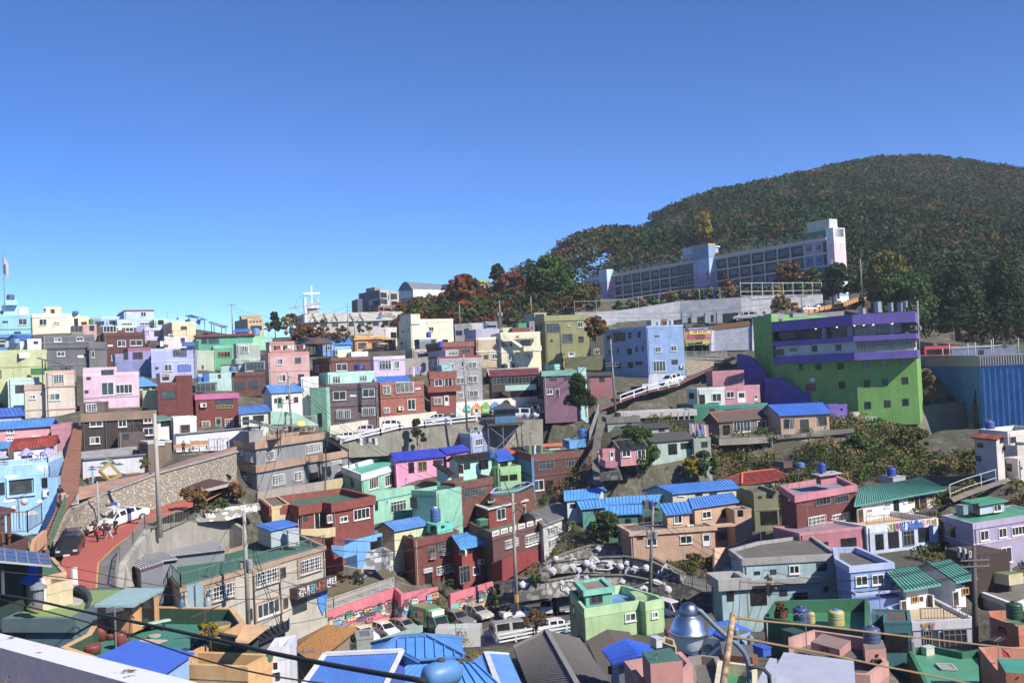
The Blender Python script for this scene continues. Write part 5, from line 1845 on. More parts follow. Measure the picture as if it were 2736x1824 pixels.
for i in range(46):
 x=rg.uniform(1265,1700)
 y=1445+abs(x -1480)*0.12+rg.uniform(0,62)
 d_=156+(x -1445)*0.01
 w_=rg.uniform(14,26)
 b_.face([at(x+a,y+b,fn(x) if x<1445 else d_)+Vector((0,-0.06,0)) for a,b in ((0,0),(0,7),(w_,6),(w_,-1))],rg.randrange(4))
tag(b_.build('painted_bricks',['w6A5A4A','w8A4A3C','w4A5A6A','w8A8468'],MW),kind='stuff')
for nm,lab,x,yt,yb,d,xt,arms in (('d','slim pole rising before the pale grey apartment house',704,965,1690,140,668,(0.55,)),('e','utility pole with twin transformers behind the cream stair house',1055,400,690,200,1044,(0.9,)),('f','utility pole before the wooded ridge left of the cream stair house',630,450,650,215,624,(0.55,)),('g','tall leaning pole left of the blue house on the curve',2255,805,1485,150,2208,(0.62,0.58)),('i','far utility pole on the ridge woods',1466,200,420,300,1454,(0.9,)),('j','curved street lamp pole at the netting fence',1378,365,520,240,1372,())):
 POLES[nm]=pole(lab,x,yt,yb,d,xt=xt,arms=arms,trans=0.5 if nm=='e' else 0,r=0.15,lamp=nm=='j')
pole('short thin pole by the stairs under the parking wall',1950,1290,1560,150,xt=1938,r=0.08)
h=H('long white school hall with curved roof on the ridge',[(-18,300,-0.8),(140,285),(500,292,0.9)],372,460,'sB8BAC0',cap='sD4D6CC',name='hall',cat='hall',band=('x',3,0.6),wins=[(320,312,330,18,'m'),(200,378,70,24,'m'),(340,385,120,26,'m')])
b_=MB()
A_=h['fp'][0]
T_=[]
for H0 in (h,):
 q0,q1,q2,q3=[at(x,y,dd) for x,y,dd in ((-18,300,376),(140,300,371),(500,292,400),(350,292,404))]
 for i in range(9):
  t=i/8
  T_.append((q0.lerp(q1,t)+Vector((0,0,3.4*math.sin(math.pi*t))),q3.lerp(q2,t)+Vector((0,0,2.2*math.sin(math.pi*t)))))
for i in range(8):
 b_.face([T_[i][0],T_[i+1][0],T_[i+1][1],T_[i][1]])
b_.face([t[0] for t in T_])
b_.build('curved_roof','s6C7480',h['rt'])
H(0,[(500,225),(600,235,0.6)],395,330,'sA8AAAC',rt=h['rt'],base=0,wname='end_block',wins=[(535,235,14,14,'k')])
h=H('yellow building with green roof mesh at the ridge wood',[(622,218,-1.2),(830,196),(940,210,1.2)],345,420,'s9A7A3C',cap='sB89A50',wins=[(732,257,20,24,'k'),(848,245,22,20),(878,250,20,20),(852,300,24,20),(915,290,30,100,'m')],name='yellow_building',cat='building')
H(0,[(652,178,-1.2),(735,172),(792,168,0.6)],348,215,'sB0A878',rt=h['rt'],base=0,wname='roof_block')
H(0,[(792,162),(945,160,0.8)],350,200,'w5CA890',rt=h['rt'],base=0,wname='roof_screen',back=3,par=0)
pT,nn=onface(h,735,218,0.1)
None
fr('21')
DADJ=None
h=G('pink house with bright blue metal roof behind the mint house',(-60,668),(495,595,141),(365,520),(-80,600),136,0.5,850,'sE48CB4','m0C28B8',wins=[(120,740,60,110,'h'),(235,725,94,104,'y'),(400,680,100,46,'k')],rib=0)
G(0,(490,595),(740,550,147),(655,492),(420,540),141,0.5,800,'sE48CB4','m0C28B8',rt=h['rt'],rib=0)
h=H('pale lavender box house with two white-framed windows',[(548,365),(740,385),(1048,330)],153,600,'s98A4D4',cap='sB4C0E8',wins=[(825,473,76,76),(975,450,76,76),(605,458,16,18,'k')],ph=0.5)
tank('dusty blue tank on the lavender box house',655,368,82,80,'p4A78B0',z=h['zr'],grp='round rooftop water tanks')
H(0,[(735,300),(860,302,0.3)],155,370,'m889090',rt=h['rt'],base=0,wname='roof_room',par=0,back=2,wins=[(795,335,60,50,'T')])
h=G('mint cottage with black ridged tile roof behind the brick deck house',(610,680),(1020,640,143),(980,572),(545,625),138,0.5,830,'sA4D4C4','t1E1E20',rib=0.35,wins=[(640,755,48,90,'D'),(704,728,66,58,'k'),(878,710,96,90,'h')],edge='w2A2A2C')
G(0,(520,820),(578,810,135.5),(470,680),(420,690),134,0.6,900,'sA4D4C4','t1E1E20',rt=h['rt'],rib=0.3,shed=1)
tank('steel blue tank at the edge of the black tile roof',962,640,76,90,'p2C64A4',d=139)
h=G('lime green cottage with royal blue roof and balcony',(1030,672),(1198,640,145),(1120,545),(990,552),142,0.5,900,'s8CC078','m1C64D8',rib=0.35,wins=[(1090,690,80,70,'h')])
H(0,[(1026,735),(1265,715)],141,900,'s8CC078',rt=h['rt'],wname='balcony_storey',back=4,ph=0.8,wins=[(1090,850,90,60,'h'),(1190,840,80,60,'h')])
h=H('brown brick house with lilac-rimmed green roof deck',[(440,890),(580,905),(968,832),(770,795)],130,1130,'b743C2C','m2C9070',cap='b7C4434',closed=1,ref=1,ph=0.55,band=('x',1.0,0.15),wins=[(745,990,148,100,'m'),(870,983,56,66,'m')])
H(0,[(950,1000),(1250,970),(1405,900),(1330,885),(990,950)],132,1190,'b7E4030','m2C8A68',rt=h['rt'],cap='s98A0D8',closed=1,ref=0,wname='terrace_wing',ph=0.5,band=('x',0.12,0.05))
h=H('two-storey brick house with blue side wall and turquoise deck',[(1232,555),(1378,602),(2008,542)],146,1050,'b5E2C24','m38A090',cap='b7A4034',band=('x',1.1,0.12),ph=0.4,wins=[(1530,712,168,96,'m'),(1780,685,96,96,'m'),(1912,668,92,96,'m'),(1455,923,104,110,'w'),(1567,950,76,150,'h'),(1725,895,84,92,'w'),(1920,900,70,120,'h')],bands=[(830,0.2,0.1,'b7A4034')])
BR2=h
H(0,[(1232,557),(1376,604),(1400,600,0.1)],145.8,1000,'s4C90C4',rt=h['rt'],wname='blue_side',back=0.3,par=0)
H(0,[(1705,440),(1775,462),(1948,440)],149,545,'s4C98D4','m30A080',rt=h['rt'],base=0,wname='roof_room',ph=0.1,wins=[(1755,480,20,30,'h')])
laundry('laundry line on the turquoise deck of the brick house',at(1305,500,149),at(1500,500,152),8,['h1E2A58','h3A4A3A','h7A8A50','h203050','hB8B8C0'],1.6)
tank('blue tank on a stand behind the blue roof room',1915,420,88,94,'p2060B0',d=154)
h=G('low house with orange ribbed roof behind the turquoise deck',(1110,590),(1300,580,157),(1300,520),(1180,525),155,0.4,680,'sC8B890','mD8602C',rib=0.3)
G(0,(1500,515),(1705,505,159),(1700,482),(1510,492),158,0.4,640,'sC8B890','mD8602C',rt=h['rt'],rib=0.3)
h=H('long red brick house with white bands and teal roof terrace',[(1282,262,-1),(1308,292),(1982,250,0.12)],168,500,'b7A3630','m2E6E64',cap='b8A403A',bands=[(350,0.15,0.06,'wC0B0A8'),(445,0.15,0.06,'wC0B0A8')],wins=[(1425,412,120,70,'b'),(1640,420,80,96,'b')],ph=0.3)
H(0,[(1710,172),(1975,155,0.1)],169,260,'b8A4038',rt=h['rt'],base=0,wname='roof_storey',wins=())
tank('bright blue tank on the red brick roof storey',1886,155,64,76,'p1A60C0',d=171)
fr('21')
h=G('long sky blue ribbed roof house in front of the mint house',(-60,1400),(668,1252,131),(575,1165),(-158,1328),122,0.5,1500,'sD4D0A4','m4C90DC',rib=0.45,wins=[(640,1350,50,56,'k')])
tank('large wrapped blue tank with white top on the turquoise roof box',372,1306,112,150,'p2E62A0',d=121,lid='wD8D8D8')
h=H('brick house with turquoise deck and small tank hut',[(0,1430),(150,1490),(607,1395)],120,1960,'b7C3020','m2CB0A0',cap='b843626',ph=0.5,band=('x',0.95,0.12),wins=[(490,1540,186,96,'m')])
H(0,[(275,1310),(388,1345),(557,1312)],123,1450,'s48D0B8','m40C8B4',rt=h['rt'],base=0,wname='tank_hut',ph=0.1,wins=[(450,1357,38,28,'k'),(355,1395,60,90,'h')])
BH=h
h=H('red cottage with moss green roof slab and white windows',[(738,1100),(930,1165),(1325,1075)],129,1350,'s8A201C','c4A6038',cap='wC8C8C0',ph=0.05,band=('x',0.16,0.35),wins=[(1058,1225,92,118),(790,1200,46,62),(1285,1205,70,150,'T')])
RC=h

def dish(label,x,y,w_,d,yaw=-2.2,col='wB8B8B8',tilt=0.5):
 p=at(x,y,d)
 r=w_*mpp(d)/2
 rt=root('satellite_dish',p -Vector((0,0,r+0.3)),label,'satellite dish','satellite dishes')
 n=Vector((math.cos(yaw)*math.cos(tilt),math.sin(yaw)*math.cos(tilt),math.sin(tilt)))
 u=n.cross(Vector((0,0,1))).normalized()
 v=u.cross(n)
 b_=MB()
 for i in range(14):
  a0,a1=(2*math.pi*i/14,2*math.pi*(i+1)/14)
  e=lambda a,k:p+(u*math.cos(a)+v*math.sin(a))*r*k+n*r*0.25*k*k
  b_.face([p,e(a0,0.6),e(a1,0.6)])
  b_.face([e(a0,0.6),e(a0,1),e(a1,1),e(a1,0.6)])
 b_.build('reflector',col,rt)
 b_=MB()
 b_.tube([p,p -Vector((0,0,r+0.3))],0.03,5)
 b_.tube([p,p+n*r*1.1],0.015,4)
 b_.build('dish_mount','w7A7A7A',rt)
dish('white dish lying on the moss green roof slab',968,1095,90,132,tilt=1.1)
dish('small white dish on the mint house stair block',62,868,36,127)
h=H('dark red brick house with fretwork parapet and red plinth',[(730,1310),(970,1420),(1502,1272)],121,1880,'b6A3A34','m3A7A58',cap='b7A4A40',ph=0.75,wins=[(1383,1475,152,90,'g'),(1160,1530,130,80,'g')],band=('x',0.9,0.12))
FH=h
fr('22')
addwins(FH['rt'],FH['walls'],[(1384,68,150,108,'w')])
e0=FH['fp']
b_=MB()
z_=FH['zb']
q=[at(955,300,120.3),at(1075,275,119.6),at(1530,145,131)]
b_=MB()
P0,P1_,P2_=(at(962,515,120),at(1075,515,118.5),at(1532,235,132))
T0,T1,T2=(at(965,320,120),at(1070,272,118.5),at(1530,145,132))
b_.face([P0,P1_,T1,T0])
b_.face([P1_,P2_,T2,T1])
b_.face([T0,T1,T2,T2+Vector((-1,1.5,0)),T0+Vector((0,1.5,0))])
b_.build('red_plinth','s8E1E1C',FH['rt'])
fr('21')
for i in range(6):
 x=992+i*90
 y=1425 -i*24.5
 hit=wallhit(FH['walls'],x,y)
 if hit:
  t,p,nn,D=hit
  tt=Vector((-nn.y,nn.x,0))
  b_=MB()
  b_.obox(p+nn*0.16,tt*0.75,nn*0.05,Vector((0,0,0.3)))
  po=b_.build('fretwork_panel','wE0DCD4',FH['rt'])
  b_=MB()
  for k in (-0.45,-0.15,0.15,0.45):
   b_.obox(p+nn*0.2+tt*k -Vector((0,0,0.03)),tt*0.07,nn*0.025,Vector((0,0,0.15)))
  b_.build('fretwork_holes','w2A1A18',po)
crate('green_canopy_box','green cupboard with sheet metal top on the fretwork house','locker',865,1350,90,60,1.2,124,'p1A6A34',lid='p40B088')
G('white block house with pale grey ribbed roof',(1500,1345),(1890,1240,139),(1680,1120),(1325,1200),128,0.35,1600,'bC8C8C8','m9A9A94',rib=0.5,ribh=0.1,wins=[(1600,1395,106,84,'g'),(1783,1340,116,82,'g'),(1670,1497,226,84,'g')])
fr('22')
h=G('red cottage with sky blue striped roof beside the brick deck house',(635,165),(908,88,124),(715,-10),(540,20),121,0.5,530,'s9A2C20','m3A98DC',rib=0.45,wins=[(662,190,62,56),(760,165,90,70,'h'),(800,388,78,84),(838,295,60,44,'v'),(680,430,110,180,'m')])
addwins(BH['rt'],BH['walls'],[(325,185,80,90,'m'),(487,160,186,90,'m'),(468,375,180,84,'g'),(285,385,86,40,'g'),(300,460,76,130,'h')])
p=onface(BH,330,240,0.3)[0] if wallhit(BH['walls'],330,240) else at(330,240,103)
for x,y,w_,hh in ((330,235,90,60),(490,185,190,60)):
 hit=wallhit(BH['walls'],x,y)
 if hit:
  t,p,nn,D=hit
  tt=Vector((-nn.y,nn.x,0))
  k=mpp(p.y)
  b_=MB()
  for r_ in (0,0.33,0.66,1):
   b_.bar(p+nn*0.4 -tt*w_*k/2+Vector((0,0,hh*k*(r_ -0.5))),p+nn*0.4+tt*w_*k/2+Vector((0,0,hh*k*(r_ -0.5))),0.05)
  b_.obox(p+nn*0.2 -Vector((0,0,hh*k/2)),tt*w_*k/2,nn*0.2,Vector((0,0,0.03)))
  b_.build('window_rail','wA8A8A4',BH['rt'])
fr('30')
DADJ=None
h=H('four-storey sky blue house at the bend with small scattered windows',[(40,712,-1.55),(490,668),(872,645,0.2)],200,1200,'s7EA2D2',cap='s9AB8E0',ph=0.3,proud=0.05,wins=[(97,803,42,64,'k'),(210,785,124,96,'m'),(318,750,32,26,'k'),(318,784,32,26,'k'),(416,742,32,26,'k'),(416,775,32,30,'k'),(603,776,50,16,'k'),(610,915,64,62),(776,904,62,58),(194,908,18,24,'k'),(194,938,18,24,'k'),(314,936,52,60,'k'),(388,896,26,26,'k'),(388,928,26,28,'k'),(452,892,26,26,'k'),(452,924,26,26,'k'),(113,945,36,60,'k'),(202,1084,40,62,'k'),(324,1078,54,62,'k'),(392,1060,34,40,'k'),(433,1060,32,40,'k'),(625,1090,132,112,'w'),(787,1045,66,50,'k'),(862,1093,46,40,'v')])
BLU=h
H(0,[(540,605),(640,598,0.2)],205,668,'sA8C0C0',rt=h['rt'],base=0,wname='roof_room',back=3)
None
laundry('coloured washing on the sky blue house roof',at(590,622,202),at(770,605,203),8,['h4060B0','hC8C8D0','hB02838','h7A2048','h2A2A48','hC0C0C8'],1.5)
wallface('entrance_wall','white stepped entrance wall under the sky blue house',[(445,1278,186),(540,1270,187),(545,1175,188),(600,1165,190),(830,1195,193),(905,1190,195)],[(445,1325,186),(540,1330,187),(545,1330,188),(600,1330,190),(830,1230,193),(905,1215,195)],'sB8BACC','wall')
wallface('cobble_wall','cobbled retaining wall under the bus shelter',[(893,1022,205),(1180,1022,208),(1200,1030,208)],[(905,1200,203),(1180,1110,207),(1200,1100,208)],'kA89C84')
wallface('coping_wall','grey concrete band above the cobbled wall',[(890,985,205),(1335,985,209)],[(890,1025,205),(1335,1025,209)],'c8E8880')
fence('white railing before the bus shelter',[at(900,985,205),at(1335,985,208.5)],h=0.95,sp=0.3,rails=(0.1,0.5,0.98),col='wA8B0AC')
p=at(1040,985,212)
rt=root('bus_shelter',p,'green-edged bus shelter above the cobbled wall','bus shelter')
b_=MB()
b_.box(p+Vector((0,0.8,2.45)),5.8,2.2,0.14,0.15)
b_.build('roof','w4A9A68',rt)
for k in (-2.6,-0.9,0.9,2.6):
 b_=MB()
 b_.tube([p+Vector((k,0.3+k*0.14,0)),p+Vector((k,0.3+k*0.14,2.4))],0.05,6)
 b_.build('post','w6A8A80',rt)
b_=MB()
b_.box(p+Vector((0,1.6,1.2)),5.4,0.1,2.0,0.15)
b_.build('back_panel','g2A3434',rt)
h=H('shop front covered in bright banners behind the shelter',[(878,690),(1170,672,0.25)],222,900,'sA08048',cap='s6A7080',name='shop',cat='shop',wins=[(1020,870,180,60,'h')])

def banner(H_,x,y,w_,hh,col,s=None,tc='wF0F0F0',lab='banner'):
 hit=wallhit(H_['walls'],x,y)
 t,p,nn,D=hit
 tt=Vector((-nn.y,nn.x,0))
 k=mpp(p.y)
 b_=MB()
 b_.obox(p+nn*0.08,tt*w_*k/2,nn*0.04,Vector((0,0,hh*k/2)))
 o=b_.build(lab,col,H_['rt'])
 if s:
  text(s,0,p+nn*0.14,hh*k*0.62,nn,tc,H_['rt'])
banner(h,1030,700,285,34,'w283C8C','감천문화마을 작은 미술관')
banner(h,1050,733,240,44,'wD8C020','마을 안내 쉼터','wB02838')
banner(h,960,785,74,44,'wB02858')
banner(h,1050,782,96,40,'w6A3448')
banner(h,1135,775,70,40,'wC85888')
banner(h,1120,838,100,36,'wC0A028')
banner(h,950,830,120,40,'w9A8440')
wallface('white_block_wall','tall white block wall with reliefs below the yellow car-park kerb',[(1170,740,224),(1200,705,225),(1568,665,222),(1600,660,221)],[(1170,930,222),(1200,930,223),(1568,920,219),(1600,930,218)],'bB4B8C8')
b_=MB()
A_,B_=(at(1200,690,225),at(1566,640,222))
b_.bar(A_,B_,0.4,0,1.1)
tag(b_.build('kerb_barrier','wA87020',None,base=A_),'ochre yellow barrier band along the ramp by the green house','barrier')
SW=wallface('school_wall','long pale concrete retaining wall under the school',[(-260,525,262),(-30,520,262),(190,510,266),(840,410,268),(1485,368,262),(1600,360,270),(2338,345,292)],[(-260,700,260),(-30,700,260),(190,640,264),(840,640,266),(1485,640,260),(1600,600,268),(2338,480,290)],'c9A9CA4',th=1.2)
b_=MB()
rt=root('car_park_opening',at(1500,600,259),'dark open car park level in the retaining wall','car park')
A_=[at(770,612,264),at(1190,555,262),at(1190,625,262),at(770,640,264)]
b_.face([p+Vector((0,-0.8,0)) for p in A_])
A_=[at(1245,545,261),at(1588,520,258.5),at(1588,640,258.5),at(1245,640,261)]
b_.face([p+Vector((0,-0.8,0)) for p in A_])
b_.build('car_park_shade','w101214',rt)  # flat near-black faces paint the shade inside the car park
for x in (880,980,1120,1245,1465,1590):
 p,q=(at(x,640,260),at(x,535,260))
 b_=MB()
 b_.bar(p+Vector((0,-1,0)),q+Vector((0,-1,0)),1.4)
 b_.build('pillar','s8A98A4',rt)
for i0,i1,hh,sp in (((-260,518,263),(1480,362,263),5.2,7),):
 fence('tall netting fence posts above the school wall',[at(-260,520,263),at(190,505,267),at(840,402,269),at(1480,362,263)],h=2.7,post=5.5,sp=0,rails=(0.98,),col='wA0A6A8',rw=0.09)
fence('tall white framed netting fence before the school shrubs',[at(1480,358,264),at(2330,340,292)],h=3.5,post=5.2,sp=0,rails=(0.01,0.35,0.98),col='wB8BCBE',rw=0.12)
rng_=random.Random(4)
for i in range(18):
 x=200+i*118
 dd=272+(x>1500)*(x -1500)*0.03
 y=505 -(x -200)*0.115 if x<1480 else 358 -(x -1480)*0.018
 tree('low leafy shrub growing behind the school netting fence',x,y+14,dd,140,100+rng_.random()*60,['green','olive','yellow','green'][i % 4] if i % 4 !=2 or x>1400 else 'dry',1,1.1,0.45,bush=1,name='shrub',cat='shrub',grp='shrubs along the school fence',clumps=12)
for x,y,w_,hh,d_,pl,l in ((735,395,130,95,275,'red','bright red maple before the school centre'),(1050,380,150,100,276,'rust','orange shrub tree left of the blue tower'),(1350,330,200,150,284,'red','larger red maple before the blue tower'),(1980,240,340,230,300,'rust','broad bare rust crowned cherry before the school'),(2230,240,220,170,302,'olive','olive tree right of the rust cherry'),(1900,555,250,195,275,'dry','bare brown tree beside the yellow digger'),(2290,340,170,160,298,'green','green climber tree at the end of the fence')):
 tree(l,x,y,d_,w_,hh,pl,0.85,0.7,0.45,grp='trees before the school')
fr((1560,600),3.36)
SC=[at(40,498,400),at(2175,130,296)]
zt=(SC[0].z+SC[1].z)/2
A_=onz(30,505,zt,400)
B_=onz(2170,140,zt,300)
e=B_ -A_
e.z=0
Ls=e.length
e/=Ls
nb=Vector((-e.y,e.x,0))
nb=nb if nb.y>0 else -nb
nf=-nb
A_s,e_s,n_s,Ls_s=(A_,e,nf,Ls)
rt=root('school',(A_+B_)/2 -Vector((0,0,14)),'long four-storey school with brick panels, white grid and pastel ends','school')
zg=zt -17.5
Dp=5.2

def sc(u,dz=0,o=0):
 return A_+e*(u*Ls)+nf*o+Vector((0,0,dz))
b_=MB()
P_=[A_,B_,B_+nb*Dp,A_+nb*Dp]
b_.prism([(p.x,p.y) for p in P_],zg -8,zt,0,True)
b_.build('wall',['b5E261E'],rt)
b_=MB()
P4=offset([(p.x,p.y) for p in P_],0.9)
b_.prism(P4,zt -0.05,zt+0.7,0,True,True)
b_.build('roof_slab','wC4C4CC',rt)
fence_=MB()
for i in range(64):
 u=i/63
 c=sc(u,0.7,-0.2)
 fence_.bar(c,c+Vector((0,0,2.2)),0.1)
fence_.bar(sc(0,2.9,-0.2),sc(1,2.9,-0.2),0.12)
fence_.bar(sc(0,1.8,-0.2),sc(1,1.8,-0.2),0.08)
fence_.build('roof_fence','w3A7088',rt)
b_=MB()
for i in range(30):
 u=(i+0.5)/30
 b_.face([sc(u,0.7,0.1) -e*2.1,sc(u,0.7,0.1)+e*2.1,sc(u,2.3,0.1)])
b_.build('yellow_zigzag','wB08A1C',rt)

def su(x,y=400):
 D=ray(x,y)
 k=(A_ -C0).dot(nf)/D.dot(nf)
 return (C0+D*k -A_).dot(e)/Ls
FLH=3.75
cols_=[(45,120),(120,190),(270,345),(345,430),(430,512),(512,597),(597,680),(680,772),(772,850),(990,1058),(1190,1295),(1295,1400),(1400,1510),(1510,1628),(1628,1748),(1748,1865),(1865,1990),(1990,2080),(2080,2165)]
g=MB()
for k in range(5):
 zz=-k*FLH
 g.obox(sc(0.5,zz -0.15,0.16),e*Ls/2,nf*0.2,Vector((0,0,0.28)))
g.build('floor_bands','wC4BEB4',rt)
g=MB()
for a,b in cols_:
 u=su(a)
 g.obox(sc(u,-8.5,0.14),e*0.28,nf*0.17,Vector((0,0,8.6)))
g.build('wall_grid','wC0BAB0',rt)
for fl in range(4):
 for ci,(a,b) in enumerate(cols_):
  ua,ub=(su(a),su(b))
  w_=(ub -ua)*Ls
  if ci in (0,17,18):
   if fl<3:
    b_=MB()
    b_.obox(sc((ua+ub)/2,-fl*FLH -2.1,0.05),e*(w_/2 -0.3),nf*0.05,Vector((0,0,1.72)))
    b_.build('pastel_panel',['sC49AB8','s5E8CC0','s5A9488'][fl],rt)
   window(rt,sc((ua+ub)/2,-fl*FLH -1.9,0.12),nf,e,w_*0.4,1.3,'b')
   continue
  window(rt,sc((ua+ub)/2,-fl*FLH -1.75,0.02),nf,e,w_*0.62,1.75,'m')
ua,ub=(su(855),su(985))
b_=MB()
b_.obox(sc((ua+ub)/2,-8.5,0.1),e*(ub -ua)*Ls/2,nf*0.1,Vector((0,0,8.6)))
b_.build('lattice_back','w141618',rt)
b_=MB()
for i in range(6):
 b_.bar(sc(ua+(ub -ua)*i/5,0.1,0.5),sc(ua+(ub -ua)*i/5,-17,0.5),0.34)
for k in range(14):
 b_.bar(sc(ua,-k*1.25 -0.2,0.5),sc(ub,-k*1.25 -0.2,0.5),0.3)
b_.build('concrete_lattice','sA09A90',rt)
p=sc(su(860,532),-12.2,0.8)
b_=MB()
b_.tube([p,p+nf*0.4],1.5,16)
b_.tube([p+nf*0.4,p+nf*0.45],1.2,16,1)
b_.bar(p+nf*0.5,p+nf*0.5+Vector((0,0,0.9)),0.15,2)
b_.bar(p+nf*0.5,p+nf*0.5+e*0.6,0.15,2)
b_.build('wall_clock',['w3A4C60','wD0D4D8','w1A1A1A'],rt)

def tower(x0,x1,yt,cols,xs_=None,name='stair_tower',prj=3.2,topc='sB8C8D4'):
 u0,u1=(su(x0),su(x1))
 ztop=(yt_ :=None)
 D=ray((x0+x1)/2,yt)
 k=(A_ -C0).dot(nf)/D.dot(nf)
 zt2=(C0+D*k).z
 z=zt2
 n=len(cols)
 H_=zt2 -(zg -3)
 for i,cc in enumerate(cols):
  h0=cc[0]
  z1=zt2 -cc[1]
  z2=zt2 -cc[2]
  b_=MB()
  P_=[sc(u0,0,0),sc(u1,0,0),sc(u1,0,prj),sc(u0,0,prj)]
  b_.prism([(p.x,p.y) for p in P_],z2,z1,0,i==0)
  b_.build(name,h0,rt)
 return (u0,u1,zt2)
tower(190,262,408,[('sB4CCDC',0,4.5),('sC4A0BC',4.5,10),('s5A9AC8',10,15),('s5A9488',15,24)])
u0,u1,z2=tower(1048,1190,182,[('wC0A040',0,0.5),('s7A98B8',0.5,5),('sA4C0E0',5,9.5),('sC49AB8',9.5,14),('s5E94C8',14,19),('s5A9488',19,30)])
for i in range(3):
 window(rt,Vector(sc(u1 -0.008,0,3.3)[:2]+(z2 -11 -i*4.4,)),nf,e,0.9,2.4,'h')
hx=Vector(sc(su(1075),0,3.3)[:2]+(z2 -6,))
for i,ch_ in enumerate('감정초등학교'):
 text(ch_,0,hx -Vector((0,0,i*1.75)),1.5,nf,'wC890A8',rt)
p=sc(su(960),2.6,-5)
b_=MB()
ex_,ey_=(e*(su(1050) -su(880))*Ls/2,nb*4)
b_.obox(p,ex_,ey_,Vector((0,0,2.6)))
b_.obox(p+Vector((0,0,2.8)),ex_*1.1,ey_*1.1,Vector((0,0,0.25)))
b_.build('roof_room','sC8C8CC',rt)
E0=B_
D_=ray(2345,105)
b_=MB()
Wd=1.2
P_=[E0+e*0.2,E0+e*3,E0+e*3+nb*(Wd+4),E0+e*0.2+nb*(Wd+4)]
zz_=zt+3.4
for i,(c_,a0,a1) in enumerate((('sE0D8DC',-3.4,1),('sE4C4CC',1,8),('sE8E4E4',8,10),('sD8C060',10,10.6),('sE8C8CC',10.6,12),('s78A8D0',12,12.7),('sE8E4E4',12.7,14.2),('sC04848',14.2,14.7),('sE8E4E4',14.7,16.2),('s78A8D0',16.2,17),('sE8E4E4',17,26))):
 b_=MB()
 b_.prism([(p.x,p.y) for p in P_],zt -a1,zt -a0,0,i==0)
 b_.build('end_block',c_,rt)
p=E0+nb*2.4 -e*3+Vector((0,0,0.7))
b_=MB()
b_.obox(p+Vector((0,0,1.2)),e*6,nb*2.2,Vector((0,0,1.2)))
b_.build('roof_plinth','s2E8A6A',rt)
b_=MB()
for k in range(5):
 b_.obox(p+Vector((0,0,3.9))+e*(k*1.7 -3.4),e*0.8,nb*1.8,Vector((0,0,1.7)))
b_.build('rooftop_tank','sC8C4B4',rt)
fr('30')
g0=at(1845,565,194)
gn=None
fr('40')

def gp(x,y,d):
 return at(x,y,d)
ZT=at(548,548,170).z

def col_(x,d,fr_='40'):
 p=at(x,700,d)
 return (p.x,p.y)
K=[col_(-485,196),col_(-290,192),col_(-283,183.5),col_(548,170),col_(1208,166.5),col_(1260,182),col_(300,205)]
K2=[col_(-445,196),col_(-275,185),col_(570,171),col_(1208,168),col_(1250,182),col_(300,205)]
zA=lambda y,x=560,d=170:at(x,y,d).z
rt=root('cafe_building',Vector((K2[2][0],K2[2][1],zA(1600))),'lime green building with purple storeys and sunlit right front','building')

def pr(name,poly,y0,y1,mat,cap=False,rtt=None):
 b_=MB()
 b_.prism(poly,zA(y1),zA(y0),0,cap,True)
 return b_.build(name,mat,rtt or rt)
up=offset(K2,0.9)[1:4]
UB=[K2[0]]+up+[K2[4],K2[5]]
UP=[col_(-290,184.5),col_(560,169.2),col_(1222,166),K2[4],K2[5],col_(-200,200)]
pr('wall',K2,1010,1720,'s6CAC38')
G0=[col_(-485,197),col_(-290,186),(K2[5][0],K2[5][1]),col_(-300,206)]
b_=MB()
b_.prism(G0,zA(1600),at(-400,560,190).z)
b_.build('green_side_wall','s6CAC38',rt)
pr('purple_parapet',UP,552,665,'s6A55B0',True)
pr('upper_storey',offset(UP,-1.6),660,790,'s3E404C')
pr('purple_band',UP,778,832,'s6A55B0')
pr('white_storey',offset(UP,-0.5),830,955,'sB8C0BC')
pr('lower_purple_band',UP,950,1030,'s6A55B0')
wl=lambda poly,y0,y1:[(poly[i],poly[(i+1) % len(poly)],zA(y1),zA(y0)) for i in range(len(poly))]
W1=wl(offset(UP,-1.6),660,790)
addwins(rt,W1,[(165,745,190,116,'h'),(415,735,236,120,'m'),(658,718,172,108,'m'),(860,698,166,108,'m'),(1020,690,92,104,'m'),(-130,765,170,60,'m')])
for x in (285,555,765,960):
 hit=wallhit(W1,x,720)
 if hit:
  t,p,nn,D=hit
  b_=MB()
  tt=Vector((-nn.y,nn.x,0))
  b_.obox(Vector((p.x,p.y,(zA(665)+zA(785))/2))+nn*0.5,tt*0.4,nn*0.3,Vector((0,0,(zA(665) -zA(785))/2 -0.02)))
  b_.build('pillar','s8A8E9C',rt)
W2=wl(offset(UP,-0.5),830,955)
addwins(rt,W2,[(158,905,54,64,'k'),(410,892,58,62,'b'),(118,862,20,12,'k'),(650,875,106,116,'m'),(760,868,104,116,'m'),(860,862,92,112,'m'),(950,856,92,112,'m'),(1068,850,118,112,'m'),(1172,840,90,110,'m'),(-65,918,92,54),(-210,945,96,66,'m')])
W3=wl(K2,1010,1720)
addwins(rt,W3,[(18,1100,44,70,'k'),(202,1098,60,66,'b'),(432,1090,66,66,'k'),(692,1078,68,72,'k'),(883,1062,66,72,'k'),(1096,1045,62,64,'k'),(447,1286,66,70,'k'),(706,1272,66,74,'k'),(896,1256,66,74,'k'),(1108,1240,66,72,'k'),(717,1498,66,74,'k'),(923,1482,66,74,'k'),(1114,1466,64,72,'k'),(118,1310,100,74,'h')])
fr('40')
addwins(rt,W3,[(138,1232,46,38,'S')])
fr('41')
addwins(rt,W3,[(715,230,62,44,'v'),(778,228,62,42,'v')])
W4=[(G0[0],G0[1],zA(1600),at(-400,560,190).z)]
fr('30')
